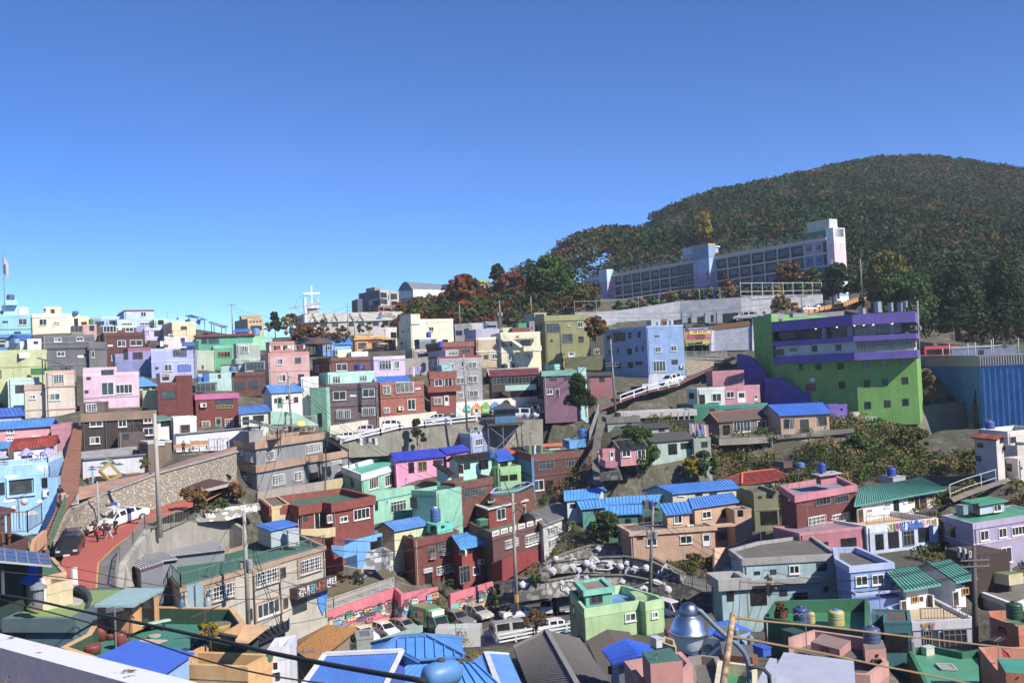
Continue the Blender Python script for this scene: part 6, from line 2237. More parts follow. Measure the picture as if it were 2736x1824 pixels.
addwins(rt,W4,[(1785,843,26,30,'k'),(1738,992,22,28,'k'),(1800,1022,24,28,'k'),(1808,1170,30,32,'k')])
fr('40')
for x,y in ((170,678),(390,660),(575,646),(672,640),(772,632),(972,620)):
 hit=wallhit(wl(offset(UP,-0.7),600,800),x,y)
 if hit:
  p=hit[1]
  b_=MB()
  b_.lathe(Vector((p.x,p.y,zA(672))),[(0.1,0),(0.16,0.1),(0.1,0.22)],8)
  o=b_.build('ceiling_lamp','lamp',rt)
for x,y,w_,hh,l in ((0,570,190,40,'grey roof box left on the green building'),(190,575,26,60,0),(835,520,50,110,'cluster of grey antenna panels on the purple roof'),(966,510,24,90,'single tall grey panel antenna on the purple roof'),(1066,510,14,85,'thin dark antenna post on the purple roof'),(1116,470,18,66,'short white drum antenna at the purple roof end'),(672,545,36,66,'grey lattice box on the purple roof')):
 if l:
  crate('roof_equipment',l,'roof equipment',x,y+6,w_,hh,1.0,176,'p8E9298')
WP=[at(-330,620,190),at(-335,560,190)]
crate('roof_equipment','pale grey roof housing at the green side wall top','roof equipment',-245,600,150,60,2.5,188,'c9A9C9E')
dish('round grey satellite dish on the green side wall top',-370,535,40,190,col='w5A5E62')
h=None
KB=[col_(1210,216),col_(1868,172),col_(2700,166),col_(2700,230),col_(1500,230)]
rt2=root('warehouse',Vector((KB[1][0],KB[1][1],zA(1700,1868,172))),'huge sky blue corrugated building at the right edge','warehouse')
b_=MB()
zz1=at(1868,1090,172).z
b_.prism(KB,at(1868,1960,172).z,zz1,0,True)
b_.build('corrugated_wall','m2F86CC',rt2)
b_=MB()
fp=[Vector(k) for k in KB[:3]]
for a,b in ((fp[0],fp[1]),(fp[1],fp[2])):
 L=(b -a).length
 ee=(b -a)/L
 nn=Vector((ee.y,-ee.x))
 n_=int(L/0.9)
 for i in range(n_):
  c=a+ee*(i+0.5)*0.9+nn*0.02
  b_.obox(Vector((c.x,c.y,(zz1+at(1868,1960,172).z)/2)),Vector((ee.x,ee.y,0))*0.12,Vector((nn.x,nn.y,0))*0.09,Vector((0,0,(zz1 -at(1868,1960,172).z)/2 -0.02)))
b_.build('corrugation','m2F86CC',rt2)
b_=MB()
b_.ring([Vector(p) for p in offset(KB,0.15)],[Vector(p) for p in offset(KB,-0.3)],zz1 -0.02,at(1868,985,172).z)
b_.build('grey_coping','p9A9490',rt2)
b_=MB()
for i in range(30):
 c=Vector(KB[1]).lerp(Vector(KB[2]),i/30)
 b_.bar((c.x,c.y -0.2,zz1),(c.x,c.y -0.2,zz1+1.65),0.1)
b_.build('coping_ribs','pB0A898',rt2)
wallface('concrete_wall','weathered concrete retaining wall between green building and warehouse',[(1240,1510,178),(1775,1455,182)],[(1240,1900,176),(1775,1800,180)],'c7A746C')
tree('dry brown bush tree between green building and warehouse',1330,1500,184,230,380,'dry',0.98,1.1,0.28,bush=1,grp='trees by the warehouse')
tree('dark low bush at the warehouse foot',1560,1480,186,230,70,'pine',1,1.2,0.28,bush=1,grp='trees by the warehouse')
for i,(x0,y0,x1,y1) in enumerate(((1205,985,1365,1085),(1365,980,1868,1090))):
 wallface('platform_wall',['grey railed section of the bus terminus platform','grey metal parapet of the bus terminus platform'][i],[(x0,y0,214 -i*8),(x1,y0 -2,206 -i*30)],[(x0,y1,214 -i*8),(x1,y1+4,206 -i*30)],'p7A7480','wall',th=0.3)
p=at(1330,978,222)
rt=root('bus',p,'red city bus at the terminus behind the parapet','bus')
A_=at(1328,975,222)
B_=at(1740,985,228)
e=B_ -A_
e.z=0
Lb=e.length
e/=Lb
nb2=Vector((-e.y,e.x,0))
c_=(A_+B_)/2
zb_=A_.z -1.4
b_=MB()
hb=3.0
cc=Vector((c_.x,c_.y,zb_+hb/2))+nb2*2
b_.obox(cc,e*Lb/2,nb2*1.6,Vector((0,0,hb/2)))
b_.obox(cc+Vector((0,0,hb/2+0.15)),e*(Lb/2 -0.5),nb2*1.3,Vector((0,0,0.2)))
b_.build('body','aB01828',rt)
b_=MB()
b_.obox(cc+Vector((0,0,0.55)) -nb2*1.62,e*(Lb/2 -0.6),nb2*0.03,Vector((0,0,0.6)))
b_.obox(cc+Vector((0,0,0.6)) -e*(Lb/2+0.01),e*0.02,nb2*1.4,Vector((0,0,0.8)))
b_.build('window','g141820',rt)
for k in (-0.6,0.62):
 q=MB()
 w_=cc+e*Lb/2*k -nb2*1.6 -Vector((0,0,hb/2))
 q.tube([w_ -nb2*0.1,w_+nb2*0.3],0.5,12)
 q.build('wheel','w101012',rt)
h=G('low terminus canopy building beside the red bus',(1575,900),(2010,880,224),(2140,862),(1640,885),214,0.2,985,'s5A6480','p8A9A98',rib=0,name='terminus_building',cat='building',wins=[(1900,945,60,50,'k')])
for x in (1500,1570,1763,1840,2008,2030,2293):
 pole('thin white post at the bus terminus, %s' % {1500:'nearest the red bus front',1570:'at the canopy corner',1763:'at the canopy middle',1840:'taller one beside the canopy',2008:'tall one at the canopy end',2030:'thin one just behind the canopy end',2293:'with a small lamp near the picture edge'}[x],x,{1500:900,1570:850,1763:848,1840:838,2008:815,2030:798,2293:800}[x],978,208,r=0.1,col='wB8BCC0',grp='posts at the bus terminus')
wallface('white_block_wall','low white block wall behind the red bus',[(1255,832,236),(1760,875,236)],[(1255,978,236),(1760,978,236)],'b9A9CA8')
pole('big utility pole right of the purple storeys',1250,405,978,196,xt=1236,r=0.22,arms=(0.9,0.85),trans=0.5,grp='concrete utility poles')
POLES['r']=(at(1238,450,196),0)
POLES['s1']=pole('white-banded utility pole below the school right end',352,-30,470,270,xt=338,r=0.2,arms=())
POLES['s2']=pole('utility pole with cross arm beside the white hillside cars',26,340,575,255,xt=20,r=0.16,arms=(0.88,))
POLES['s3']=pole('pole beside the hillside track',655,-40,305,300,xt=636,r=0.16,arms=())
fr('30')
h=H('white flat cottage with dark openings below the white van road',[(912,1312,-1.2),(1022,1318),(1306,1300,0.2)],176,1490,'sC4D0C4',cap='sCCD6D0',wins=[(1070,1435,66,96,'h'),(1225,1418,98,86,'w'),(965,1400,50,60,'h')])
h=H('pink cottage with green roof terrace beside the purple stairs',[(1304,1300),(1675,1268,0.2)],178,1470,'sC47E88','c2E5A48',wins=[(1368,1387,82,68),(1487,1412,92,122,'B'),(1637,1420,40,66,'B')])
H(0,[(1178,1142),(1510,1138,0.2)],184,1250,'sB87480',rt=h['rt'],wname='terrace_wall',back=3)
H('teal painted low house under the white cottage',[(985,1492),(1252,1480,0.2)],171,1660,'s0E7258',cap='s10826A',wins=[(1180,1560,50,60,'b')])
H('long turquoise terrace wall house below the pink cottage',[(1250,1500),(1755,1450,0.2)],173,1560,'s1A8A78',back=5,wins=[(1500,1545,380,24,'h')])
PS=wallface('purple_stair_wall','purple stepped stair walls with shade in their colour, beside the green building',[(1440,960,192),(1570,985,190),(1640,1050,189),(1745,1182,187),(1760,1212,184),(1892,1205,182),(2108,1350,180),(2285,1350,178),(2320,1425,177)],[(1440,1300,192),(1570,1300,190),(1640,1350,189),(1745,1430,187),(1760,1500,184),(1892,1500,182),(2108,1500,180),(2285,1500,178),(2320,1500,177)],'s5644A4','wall')  # building's purple darkened: the walls' shadow is put into the colour
None
fr('41')
H('purple block with a square hole at the foot of the green building',[(300,85),(498,105,0.1)],168,235,'s6C58B8',back=3,wins=[(442,130,22,20,'h')])
crate('air_conditioner','stacked outdoor cooling units on the purple block','cooling unit',590,240,80,78,0.8,167,'pB4B8B4')
fr('31')
h=G('brown-roofed bungalow with black railed deck',(1240,262),(1845,212,165),(1720,122),(1150,165),158,0.45,425,'s6A5E54','w5C4238',rib=0,wins=[(1488,310,178,116,'w'),(1692,293,90,88,'w'),(1328,350,72,112,'D'),(1813,340,34,80,'B')],edge='wA8603C')
DK=[at(1165,392,158),at(1250,438,153),at(1560,425,155),at(1855,405,158),at(1900,380,163)]
b_=MB()
b_.slab([DK[0],DK[1],DK[2],DK[3],DK[4],DK[4]+Vector((0,6,0)),DK[0]+Vector((0,6,0))],1.0)
tag(b_.build('concrete_deck','c8C8478',None,base=DK[1]),'cantilevered concrete deck under the brown-roofed bungalow','deck')
fence('black railing on the bungalow deck',DK[:4],h=1.5,col='w1C1C1E',sp=0.35)
for x in (1240,1340,1560,1800):
 b_=MB()
 p=at(x,470,157)
 b_.tube([p+Vector((0,0,0.6)),p -Vector((0,0,6))],0.18,6)
 tag(b_.build('concrete_post','c8C8478',None,base=p),'post under the bungalow deck, %s' % {1240:'nearest the dark shed',1340:'second along',1560:'under the picture window',1800:'at the white door end'}[x],'post')
h=G('beige bungalow with bright blue ribbed roof and stepladders',(1882,190),(2433,152,160),(2328,54),(1760,86),160,0.45,372,'sC09C78','m1E74DC',rib=0.45,wins=[(1985,278,102,96,'b'),(2150,300,84,130,'b'),(2330,250,96,92,'b')])
wallface('deck_wall','rough concrete ledge under the beige bungalow',[(1858,405,157),(2110,385,157),(2350,350,158),(2670,330,158)],[(1858,445,157),(2110,425,157),(2350,410,158),(2670,372,158)],'c7C766A')
for x in (2015,2280):
 p=at(x,375,156.5)
 rt=root('stepladder',p,'white metal stepladder leaning %s' % ('by the left window of the beige bungalow' if x<2100 else 'before the right window of the beige bungalow'),'stepladder','white stepladders')
 b_=MB()
 k=mpp(156)
 for sx in (-30,30):
  b_.bar(p+Vector((sx*k,0,0)),p+Vector((sx*0.3*k,0,150*k)),0.06)
 for i in range(7):
  f_=i/7
  b_.bar(p+Vector((-30*k*(1 -0.7*f_),0,150*k*f_)),p+Vector((30*k*(1 -0.7*f_),0,150*k*f_)),0.05)
 b_.build('ladder_frame','wC0C0BC',rt)
h=H('long white-edged carport with thin posts above the pink cottage',[(245,165),(985,95,0.05)],164,245,'s26282A','cA8A49C',cap='sB8B4AC',band=('x',1.0,0.4),ph=0.3,name='carport',cat='carport',back=6)  # near-black wall colour paints the shade under the carport roof
for x in (642,660,752,822,886,935):
 b_=MB()
 p,q=(at(x,240,162.5),at(x,160,162.5))
 b_.tube([p,q],0.13,6)
 b_.build('post','w9A9C9E',h['rt'])
H('grey-green low store below the garden terrace',[(80,212),(410,195,0.1)],160,290,'s8CA494','c7C7870',cap='c7E786C',band=('x',1.0,0.2),wins=[(312,268,46,30,'h')])
h=G('derelict grey block cottage with asbestos roof',(375,332),(762,305,154),(690,266),(295,290),152,0.3,420,'s8E9A8C','w44423E',rib=0.5,ribh=0.03,wins=[(497,345,62,46,'h'),(650,338,62,46,'h')])
h=G('derelict green-grey house with open doors and scrap',(530,468),(985,430,147),(905,352),(450,392),144,0.35,630,'sA0B4A4','w4A4640',rib=0.5,ribh=0.03,wins=[(765,545,92,112,'h'),(905,510,112,62,'h')])
H('pale green shed wing beside the derelict house',[(985,435),(1160,420,0.1)],146,640,'s98A898','c5A564E',wins=[(1100,495,62,60,'b')],back=5)
tank('weathered pale blue drum by the washing line',1040,420,54,80,'p5C7C98',d=150)
laundry('violet and pink washing above the derelict house',at(935,272,152),at(1140,290,152),8,['hA890C8','hD8D0B0','hC88AB0','hB0A0D8','h4A3A7A'],1.6)
h=G('pink cottage with black tiled roof and white windows',(205,547),(500,520,140),(440,432),(140,462),138,0.5,685,'sC47C84','t1E2226',rib=0.35,fnd=0.6,wins=[(278,590,92,72),(435,600,88,104,'w')],edge='w5A5E62')
H('small pink outhouse with a white door by the stairway',[(0,535,-1.5),(30,545),(158,540,0.2)],137,675,'sC47C84','cB0B0AC',fnd=0.5,wins=[(128,617,44,108,'B')],back=3)
wallface('garden_wall','curved pink garden wall at the stairway',[(-8,560,139),(10,640,136),(60,668,135),(190,680,135)],[(-8,640,139),(10,720,136),(60,740,135),(190,745,135)],'sC47C84','wall',th=0.25)
wallface('rubble_wall','rubble base below the curved pink wall',[(0,700,136.2),(190,745,135.2)],[(0,880,135),(230,870,134)],'q6E6862')
DADJ=lambda d:d+(14 if d<123 else 9)
G('sky blue ribbed roof cottage beside the white wall corner',(-370,1082),(-5,1062,126),(45,955),(-385,970),124,0.35,1230,'sC0CCD0','m3A98E8',rib=0.45,wins=[(-280,1140,60,46,'k')])
G('small sky blue porch roof house with teal wall',(-200,1170),(75,1168,119),(65,1072),(-250,1075),118,0.4,1330,'s3E8E7C','m3A98E8',rib=0.45,wins=[(-30,1195,70,40,'b')],shed=1)
G('long sky blue roof row with a brick chimney',(72,1124),(625,1112,122),(660,1040),(50,1030),121,0.4,1260,'s3A8474','m3A98E8',rib=0.45)
h=G('teal green house under a low sky blue lean-to roof',(55,1232),(455,1224,115),(448,1130),(70,1130),115,0.4,1500,'s2E7A68','m3A98E8',rib=0.45,shed=1,wins=[(160,1297,82,60,'b'),(302,1335,58,122,'D'),(430,1280,46,60,'h')])
H(0,[(430,1200),(660,1195,0.1)],116,1420,'s2E6A5C',rt=h['rt'],wname='shade_toned_wing',back=5,wins=[(500,1285,120,60,'h')])  # darker copy of the house teal: shade put into the wall colour
H('dark brick roof box among the sky blue roofs',[(470,1058),(525,1052,0.1)],119,1140,'b7A4A3A',back=1.5,name='chimney_block',cat='chimney',base=0,par=0)
tank('dark blue tank beside the brick roof box',550,1165,66,80,'p1E3C90',d=116)
h=G('long cream house with sky blue roof behind the peach house',(760,1008),(1465,962,131),(1372,862),(596,930),128,0.35,1120,'sC4C0A4','m2E88E0',rib=0.45,wins=[(835,1024,30,24),(870,1024,30,24),(1040,1022,74,26,'k'),(1190,1012,80,24,'k')])
h=G('house with hipped red-orange tiled roof',(1492,915),(2022,880,139),(1822,762),(1490,790),134,0.5,1140,'s8A9274','tA8301C',hip=1,rib=0.35,edge='wD8581C',wins=[(1765,930,78,46,'k'),(1568,1060,52,140,'D'),(1630,950,60,20,'h')])
None
h=H('grey-olive garage house with two tiny windows',[(1612,1002),(1868,990,0.05)],121,1400,'s7C7E5A','c6A6454',wins=[(1680,1048,38,28,'k'),(1797,1046,38,28,'k'),(1775,1265,176,140,'h')],bands=[(1185,0.15,0.08,'s8C8E68')])
tank('blue ribbed tank behind the peach house balcony',1562,1232,62,60,'p2C6CB8',d=118)
h=G('peach two-storey house with sky blue ribbed roofs',(972,1162),(1462,1132,114),(1402,1016),(914,1046),110,0.45,1640,'sC49C7C','m2E84DC',rib=0.45,wins=[(1118,1232,94,74),(1322,1215,90,82,'k'),(1283,1455,108,92,'k')])
G(0,(690,1230),(972,1212,109.5),(935,1095),(615,1112),108.5,0.45,1640,'sC49C7C','m2E84DC',rt=h['rt'],rib=0.45,shed=1,wins=[(820,1280,86,86,'w'),(940,1360,60,40,'v')])
H(0,[(325,1410),(1205,1388,0.15)],106.5,1680,'sBE9676','c706858',cap='sC8A484',rt=h['rt'],fnd=1.6,wname='lower_storey',back=6,wins=[(425,1470,62,44,'k'),(545,1515,108,82),(905,1490,124,84,'w'),(1120,1495,90,140,'B'),(940,1665,66,40,'k')],band=('x',0.5,0.25),ph=0.15)
H(0,[(1410,1180),(1592,1240,0.15)],110,1640,'sC8A080',rt=h['rt'],wname='balcony_bay',back=3,ph=0.2,wins=[(1475,1215,56,66,'h')])
H(0,[(1180,1330),(1425,1320,0.15)],107.8,1350,'sC8A484',rt=h['rt'],base=0,wname='canopy',back=1.4,par=0)
wallface('garden_wall','peach stepped garden wall right of the peach house',[(1205,1580,104),(1330,1575,105),(1440,1545,107),(1640,1440,112),(1740,1400,114)],[(1205,1820,102),(1330,1830,103),(1440,1700,106),(1640,1560,112),(1740,1480,114)],'sC49C7C','wall',th=0.3)
DADJ=None
h=H('dark red house with pink parapet and blue tank hut',[(1900,922),(2055,1028),(2673,918)],110,1480,'s6A2220','c8A8C98',cap='sC07080',band=('x',0.75,0.25),ph=0.5,wins=[(2145,1050,38,30,'h'),(2145,1090,38,30,'h'),(2333,1075,154,112,'m'),(2528,1055,154,108,'m'),(2265,1303,172,112,'g'),(2513,1275,168,106,'g')])
RP=h
addwins(RP['rt'],RP['walls'],[(1990,1085,40,36,'k')])
fr('41')
H(0,[(170,800),(222,812),(385,790)],116,920,'sC06A78',rt=RP['rt'],base=0,wname='tank_hut',wins=[(200,860,24,80,'h')],ph=0.1,band=('x',0.14,0.5),cap='cB0AEB0')
tank('royal blue tank on the pink tank hut',247,792,82,106,'p1C3AA8',d=117)
H('pink ground storey fronting the dark red house',[(0,1425),(696,1352)],106,1660,'sB06674','cA08088',cap='sC07C88',wins=[(515,1520,164,90,'k'),(270,1545,60,60,'k')],back=5,ph=0.2)
h=G('long white house with teal ribbed roof over a sunny terrace',(572,1140),(1542,967),(1300,857),(610,948),113,0.4,1330,'sDCDCDC','m48A090',rib=0.45,ribh=0.09,wins=[(637,1250,62,160,'r'),(727,1193,62,46),(915,1130,64,46),(1013,1145,56,140,'D'),(1102,1085,32,40),(1168,1082,62,50,'y'),(1232,1110,46,140,'h'),(1290,1100,84,146,'r'),(1370,1047,62,48,'y'),(1453,1102,22,20,'k')],ribm='m2E7468',over=0.9)
h=H('white-blue shopfront with coloured letters under the terrace',[(700,1350),(1445,1265)],108,1640,'sB8C8DC','wC8A878',cap='sD4DCE4',ph=0.6,band=('x',0.85,0.05),back=9,name='shopfront',cat='shop',wins=[(838,1515,84,160,'h'),(985,1495,110,165,'h'),(1140,1475,120,160,'m'),(1300,1440,112,150,'k')])
for i,(x,c_) in enumerate(((945,'wD8A020'),(975,'w50A040'),(1008,'wC83A60'),(1040,'w2A78C0'))):
 p,nn=onface(h,x,1370 -i*3,0.1)
 text('감내행복'[i],0,p,0.9,nn,c_,h['rt'])
p,nn=onface(h,1150,1345,0.1)
text('발전소',0,p,1.0,nn,'w2458B8',h['rt'])
p,nn=onface(h,1315,1325,0.1)
text('마을카페',0,p,0.85,nn,'wC89020',h['rt'])
p,nn=onface(h,1212,1325,0.12)
tt=Vector((-nn.y,nn.x,0))
b_=MB()
b_.face([p+tt*a+Vector((0,0,b)) for a,b in ((-0.9,-0.5),(0.9,-0.5),(0.9,0.1),(0.4,0.1),(0.1,0.6),(-0.2,0.1),(-0.9,0.1))])
b_.build('blue_house_sign','w2868C8',h['rt'])
fence('rusty low railing on the sunny terrace',[onz(700,1330,h['z'],108),onz(1440,1255,h['z'],118)],h=0.8,col='w7A5A48',sp=0.3)
h=H('lilac rendered house with bright green roof and roof room',[(1500,1237),(1815,1322),(2560,1205)],106,1780,'sA094B4','m2E9C6A',cap='sA89CBC',ph=0.08,band=('x',0.65,0.12),wins=[(1590,1405,80,120,'h'),(1933,1448,90,106),(2123,1420,86,100),(2290,1398,146,92),(2165,1652,108,160,'w'),(1915,1637,104,112,'w')],bands=[(1545,0.15,0.06,'sC8C0D4')])
H(0,[(1735,1085),(1885,1122),(2142,1080)],110,1235,'sA8B4C8','m2E9C6A',rt=h['rt'],base=0,wname='roof_room',ph=0.03,band=('x',0.12,0.4),cap='m2E9C6A',wins=[(1855,1170,58,110,'h'),(2068,1160,82,74,'w')])
crate('water_box','grey-green upright water box on the lilac house roof','water tank',1727,1232,66,90,1.0,108,'p7A9C90')
fr('42')
H('dark brown slatted annexe at the lilac house corner',[(1520,108),(1815,178)],101,330,'w3A241A','w4A3024',wins=[(1675,200,26,110,'B'),(1730,215,26,110,'B'),(1787,225,24,80,'B')],par=0,back=4)
fr('41')
h=G('white gabled house with small red tiled roof at the overgrown slope',(1795,424),(2066,450),(2112,406),(1850,380),134,0.35,790,'sCCC4BC','t9A3A2A',rib=0.3,wins=[(1893,506,62,46,'k'),(1875,643,60,54,'k'),(2115,462,36,40,'k'),(2150,532,44,46,'b')])
H('cream terraced house with green roof at the right edge',[(1880,335),(2180,362),(2560,320)],142,640,'sD0C8BC','m3AA880',cap='sD8D0C8',wins=[(2235,450,62,62,'k')],ph=0.7)
tank('blue tank with pale lid on the cream terraced house',2012,336,96,86,'p2C5CA8',d=141,lid='p8C98B4')
h=H('white stepped balcony block at the right picture edge',[(2148,630),(2285,645),(2560,620)],130,850,'sD4CCC4','cA89C8C',wins=[(2325,745,16,26,'k'),(2200,735,50,80,'h')],ph=0.8,ref=1)
H('square cream tower room at the right picture edge',[(2280,510),(2560,512,0.2)],137,660,'sD8D0BC')
p=at(2290,960,129)
b_=MB()
b_.tube([p,at(2285,845,129)],0.4,8)
tag(b_.build('concrete_pillar','cA09C94',None,base=p),'thick concrete pillar under the balcony block','pillar')
tank('dark blue tank on a white block above the teal roof',980,852,98,120,'p1C3CA0',d=126)
crate('tank_stand','white concrete block under the dark blue tank','plinth',1010,892,170,50,2.5,125.5,'cB8B8B8')
tank('pale blue drum half hidden in the bushes',20,740,84,56,'p3C78B8',d=132)
crate('tank_stand','small rusty sheet shed roof in the bushes','shed',-155,745,110,60,2.5,133,'w5A4038')
A_,B_,C_=(at(1580,1060,116),at(1745,990,121),at(2180,850,130))
A2,B2_,C2=(at(1620,1105,115),at(1800,1030,120),at(2220,880,129))
strip('path',[A_,B_,C_],[A2,B2_,C2],'c7A6E60',up=0.05)
fence('white pipe railing up the slope path',[at(1580,1055,116),at(1745,985,121),at(2060,882,128)],h=1.5,sp=0,rails=(0.3,0.98),col='wC8C8C4',post=6)
fr('42')
h=H('weathered aqua house with stained grey parapets',[(-728,165),(-593,268),(400,212),(215,88),(110,14),(-440,88)],96,800,'s94B4B8','c6A645A',cap='cA4A29C',closed=1,ref=1,band=('x',0.6,0.15),ph=0.3,wins=[(-443,415,62,36,'k'),(-273,403,62,52,'k'),(-56,378,108,88,'w'),(235,352,108,84,'k'),(278,585,58,56,'k'),(-428,665,168,170,'h'),(-168,622,80,66,'k'),(10,655,150,70,'h')],bands=[(512,0.5,0.7,'cA4A29C')])
AQ=h
None
H(0,[(-820,480),(-560,500,0.1)],93,760,'s94B4B8','cA4A29C',cap='cA4A29C',rt=h['rt'],wname='porch',back=3,wins=[(-725,620,70,170,'h')],band=('x',1.0,0.4))
h=H('blue house with white-rimmed flat roof and two dark windows',[(360,150),(385,262),(530,345),(972,302),(600,142)],90,900,'s7896CC','c6A645A',cap='sA8B8DC',closed=1,ref=2,ph=0.5,band=('x',0.55,0.15),wins=[(648,495,128,106,'w'),(818,482,128,108,'w'),(905,785,146,196,'w')])
H(0,[(530,588),(592,634),(1058,584)],88.5,900,'s7896CC','s5A78B8',cap='sA8B8DC',rt=h['rt'],wname='balcony_storey',ph=0.7,band=('x',0.2,0.06))
h=G('white guesthouse with teal ribbed roof and cream window frames',(1090,602),(1487,532),(1205,336),(900,392),88,0.4,810,'sDCDCDC','m4CA494',rib=0.4,ribm='m2E7468',wins=[(1087,762,62,120,'r'),(1200,692,64,68,'y'),(1268,686,52,64,'r'),(1373,718,66,154,'r')],over=0.8)
G('second white guesthouse wing with teal ribbed roof',(1640,512),(1868,466),(1572,276),(1355,312),91,0.4,780,'sDCDCDC','m4CA494',rib=0.4,ribm='m2E7468',wins=[(1632,682,62,150,'r'),(1733,607,70,74,'y'),(1720,530,50,20,'k')],over=0.8)
h=H('guesthouse ground floor with glazed lilac shopfront',[(1185,928),(1840,895)],84,1230,'sBCBCD0','wCCB080',cap='sC8C8D4',ph=0.3,band=('x',0.7,0.1),back=10,name='shopfront',cat='shop',wins=[(1340,1110,96,190,'m'),(1420,1105,76,170,'k'),(1630,1100,250,200,'m'),(1500,1120,50,170,'k')])
for i,(x,c_) in enumerate(((1305,'wD8A020'),(1345,'w2A9868'),(1382,'wC83A60'))):
 p,nn=onface(h,x,965,0.2)
 text('방가방'[i],0,p,0.6,nn,c_,h['rt'])
fence('small scrolled railing on the guesthouse terrace',[onz(1270,900,h['z'],85),onz(1760,885,h['z'],90)],h=0.9,col='w6A6A6A',sp=0.25)
h=H('concrete roof terrace with mossy beige box and pot plants',[(1850,590),(2250,740),(2600,600),(2200,380),(1850,370)],92,900,'sCCC8C0','c7C7466',closed=1,ref=1,ph=0.05,cap='wDCDCDC',band=('x',0.5,0.15))
CT_=h
H(0,[(2035,405),(2190,432),(2342,408)],96,548,'sC8BC90','c6A8448',rt=h['rt'],base=0,wname='roof_box',ph=0.03,par=0)
h=None
h=H('deep green walled roof deck with patterned water drum',[(-372,880),(722,1042),(716,678),(-255,706)],70,1250,'s0E5A38','m14803E',cap='s0E6A40',closed=1,ref=0,ph=0.9,band=('x',0.95,0.03))
GD=h['zr']
tank('big matt blue drum beside the patterned drum on the green deck',35,970,158,200,'p24407C',z=GD,d=62,name='water_drum')
tank('blue-lidded yellow drum behind the matt blue drum',130,950,90,130,'pB8A860',z=GD,d=66,lid='p3A6CB0',name='water_drum')
tank('blue-lidded drum wrapped in printed yellow sheet',408,975,168,170,'pB8A86A',z=GD,d=63,lid='p3A6CB0',name='water_drum')
for i,(x,y) in enumerate(((-235,895),(-190,905),(-165,880))):
 p=onz(x,y,GD,66)
 rt=root('plant_pot',p,['left terracotta pot on the green deck','front terracotta pot on the green deck','rear dark pot on the green deck'][i],'plant pot','pots on the green deck')
 b_=MB()
 b_.lathe(p,[(0.28,0),(0.38,0.5),(0.42,0.52),(0.42,0.6),(0.34,0.6),(0.3,0.5),(0.01,0.48)],12)
 b_.build('pot','w7A3424' if i<2 else 'w2A2A2C',rt)
tree('reddish shrub in the corner of the green deck',-200,860,70,130,150,'rust',1,0.8,0.07,bush=1,name='potted_shrub',cat='shrub',grp=None,trunk=1)
h=H('teal corner house with grey shutter',[(752,852),(880,845),(882,925),(1168,922),(1150,800),(760,790)],78,1240,'s1A6C78','c5A5248',closed=1,ref=0,ph=0.1,wins=[(1020,1140,236,190,'h')])
h=H('dark dusty pink rooftop block with brick parapet corner',[(-110,1090),(150,1010),(700,1090),(928,1345),(735,1478),(560,1470),(-100,1400)],56,1650,'sB07468','c6A6258',cap='sC48C80',closed=1,ref=2,ph=0.65,band=('x',0.7,0.03))
PZ=h['zr']
H(0,[(118,1132),(420,1212),(535,1118)],52,1310,'sC08478','cA08074',rt=h['rt'],base=0,wname='roof_room',ph=0.02,par=0,wins=[(263,1222,72,50,'h')])
H(0,[(660,1128),(685,1215),(906,1200),(870,1110)],52,1345,'sC08478','c8A7A6C',rt=h['rt'],base=0,wname='tank_plinth',closed=1,ref=1,ph=0.02,par=0,wins=[(812,1275,26,26,'h'),(805,1340,90,60,'b')])
tank('dusty dark blue drum on the pink plinth below the ropes',785,1195,178,215,'p34507E',d=53,name='water_drum')
h=H('big pale blue-grey sheet roof at the bottom edge',[(-400,1700),(-165,1242),(570,1330),(592,1700)],25,1900,'s98A0B0','pB0B4C4',closed=1,ref=2,par=0,ph=0,base=1,fnd=9)
h=H('white rounded hood roof beside the sheet roof',[(-520,1700),(-310,1300),(-240,1310),(-225,1400),(-330,1700)],24,1900,'s98A0B0','pB0B4C4',closed=1,ref=1,par=0,ph=0,fnd=9)
h=H('green painted roof with air conditioner and skylight grille',[(1138,1212),(1200,1195),(1415,1180),(1700,1240),(1885,1212),(2330,1700),(1380,1700)],74,1700,'s9A5238','m3A9A70',cap='s127048',closed=1,ref=0,ph=0.45,band=('x',0.5,0.03))
GZ2=h['zr']
crate('air_conditioner','white outdoor air conditioner on the green painted roof','air conditioner',1362,1278,108,78,0.5,74,'pC8C4B4',z=GZ2)
q=[onz(x,y,GZ2+0.1,70) for x,y in ((1432,1365),(1585,1370),(1650,1428),(1490,1420))]
b_=MB()
for i in range(4):
 b_.bar(q[i],q[(i+1) % 4],0.12)
for i in range(1,12):
 b_.bar(q[0].lerp(q[1],i/12),q[3].lerp(q[2],i/12),0.035)
for i in range(1,3):
 b_.bar(q[0].lerp(q[3],i/3),q[1].lerp(q[2],i/3),0.05)
tag(b_.build('skylight_grille','wB8B8B4',None,base=q[0]),'rectangular white grille lying on the green painted roof','grille')
p=onz(1185,1290,GZ2,72)
rt=root('gas_cylinder',p,'grey gas cylinder at the corner of the green painted roof','gas cylinder')
b_=MB()
b_.lathe(p,[(0.16,0),(0.18,0.05),(0.18,1.1),(0.1,1.25),(0.05,1.35)],12)
b_.build('cylinder_body','p6A7078',rt)
b_=MB()
b_.lathe(p+Vector((0,0,1.33)),[(0.1,0),(0.1,0.16)],8)
b_.build('valve_guard','p5A5E64',rt)
h=H('orange house with dark green tank at the right edge',[(1985,812),(2000,870),(2292,975),(2600,930),(2350,800)],76,1230,'sC86C48','m2E7A54',cap='sD07850',closed=1,ref=2,ph=0.6,wins=[(2128,1008,76,60,'k')])
tank('dark green tank on the orange house at the right edge',2285,905,165,180,'p0E4A2C',d=76)
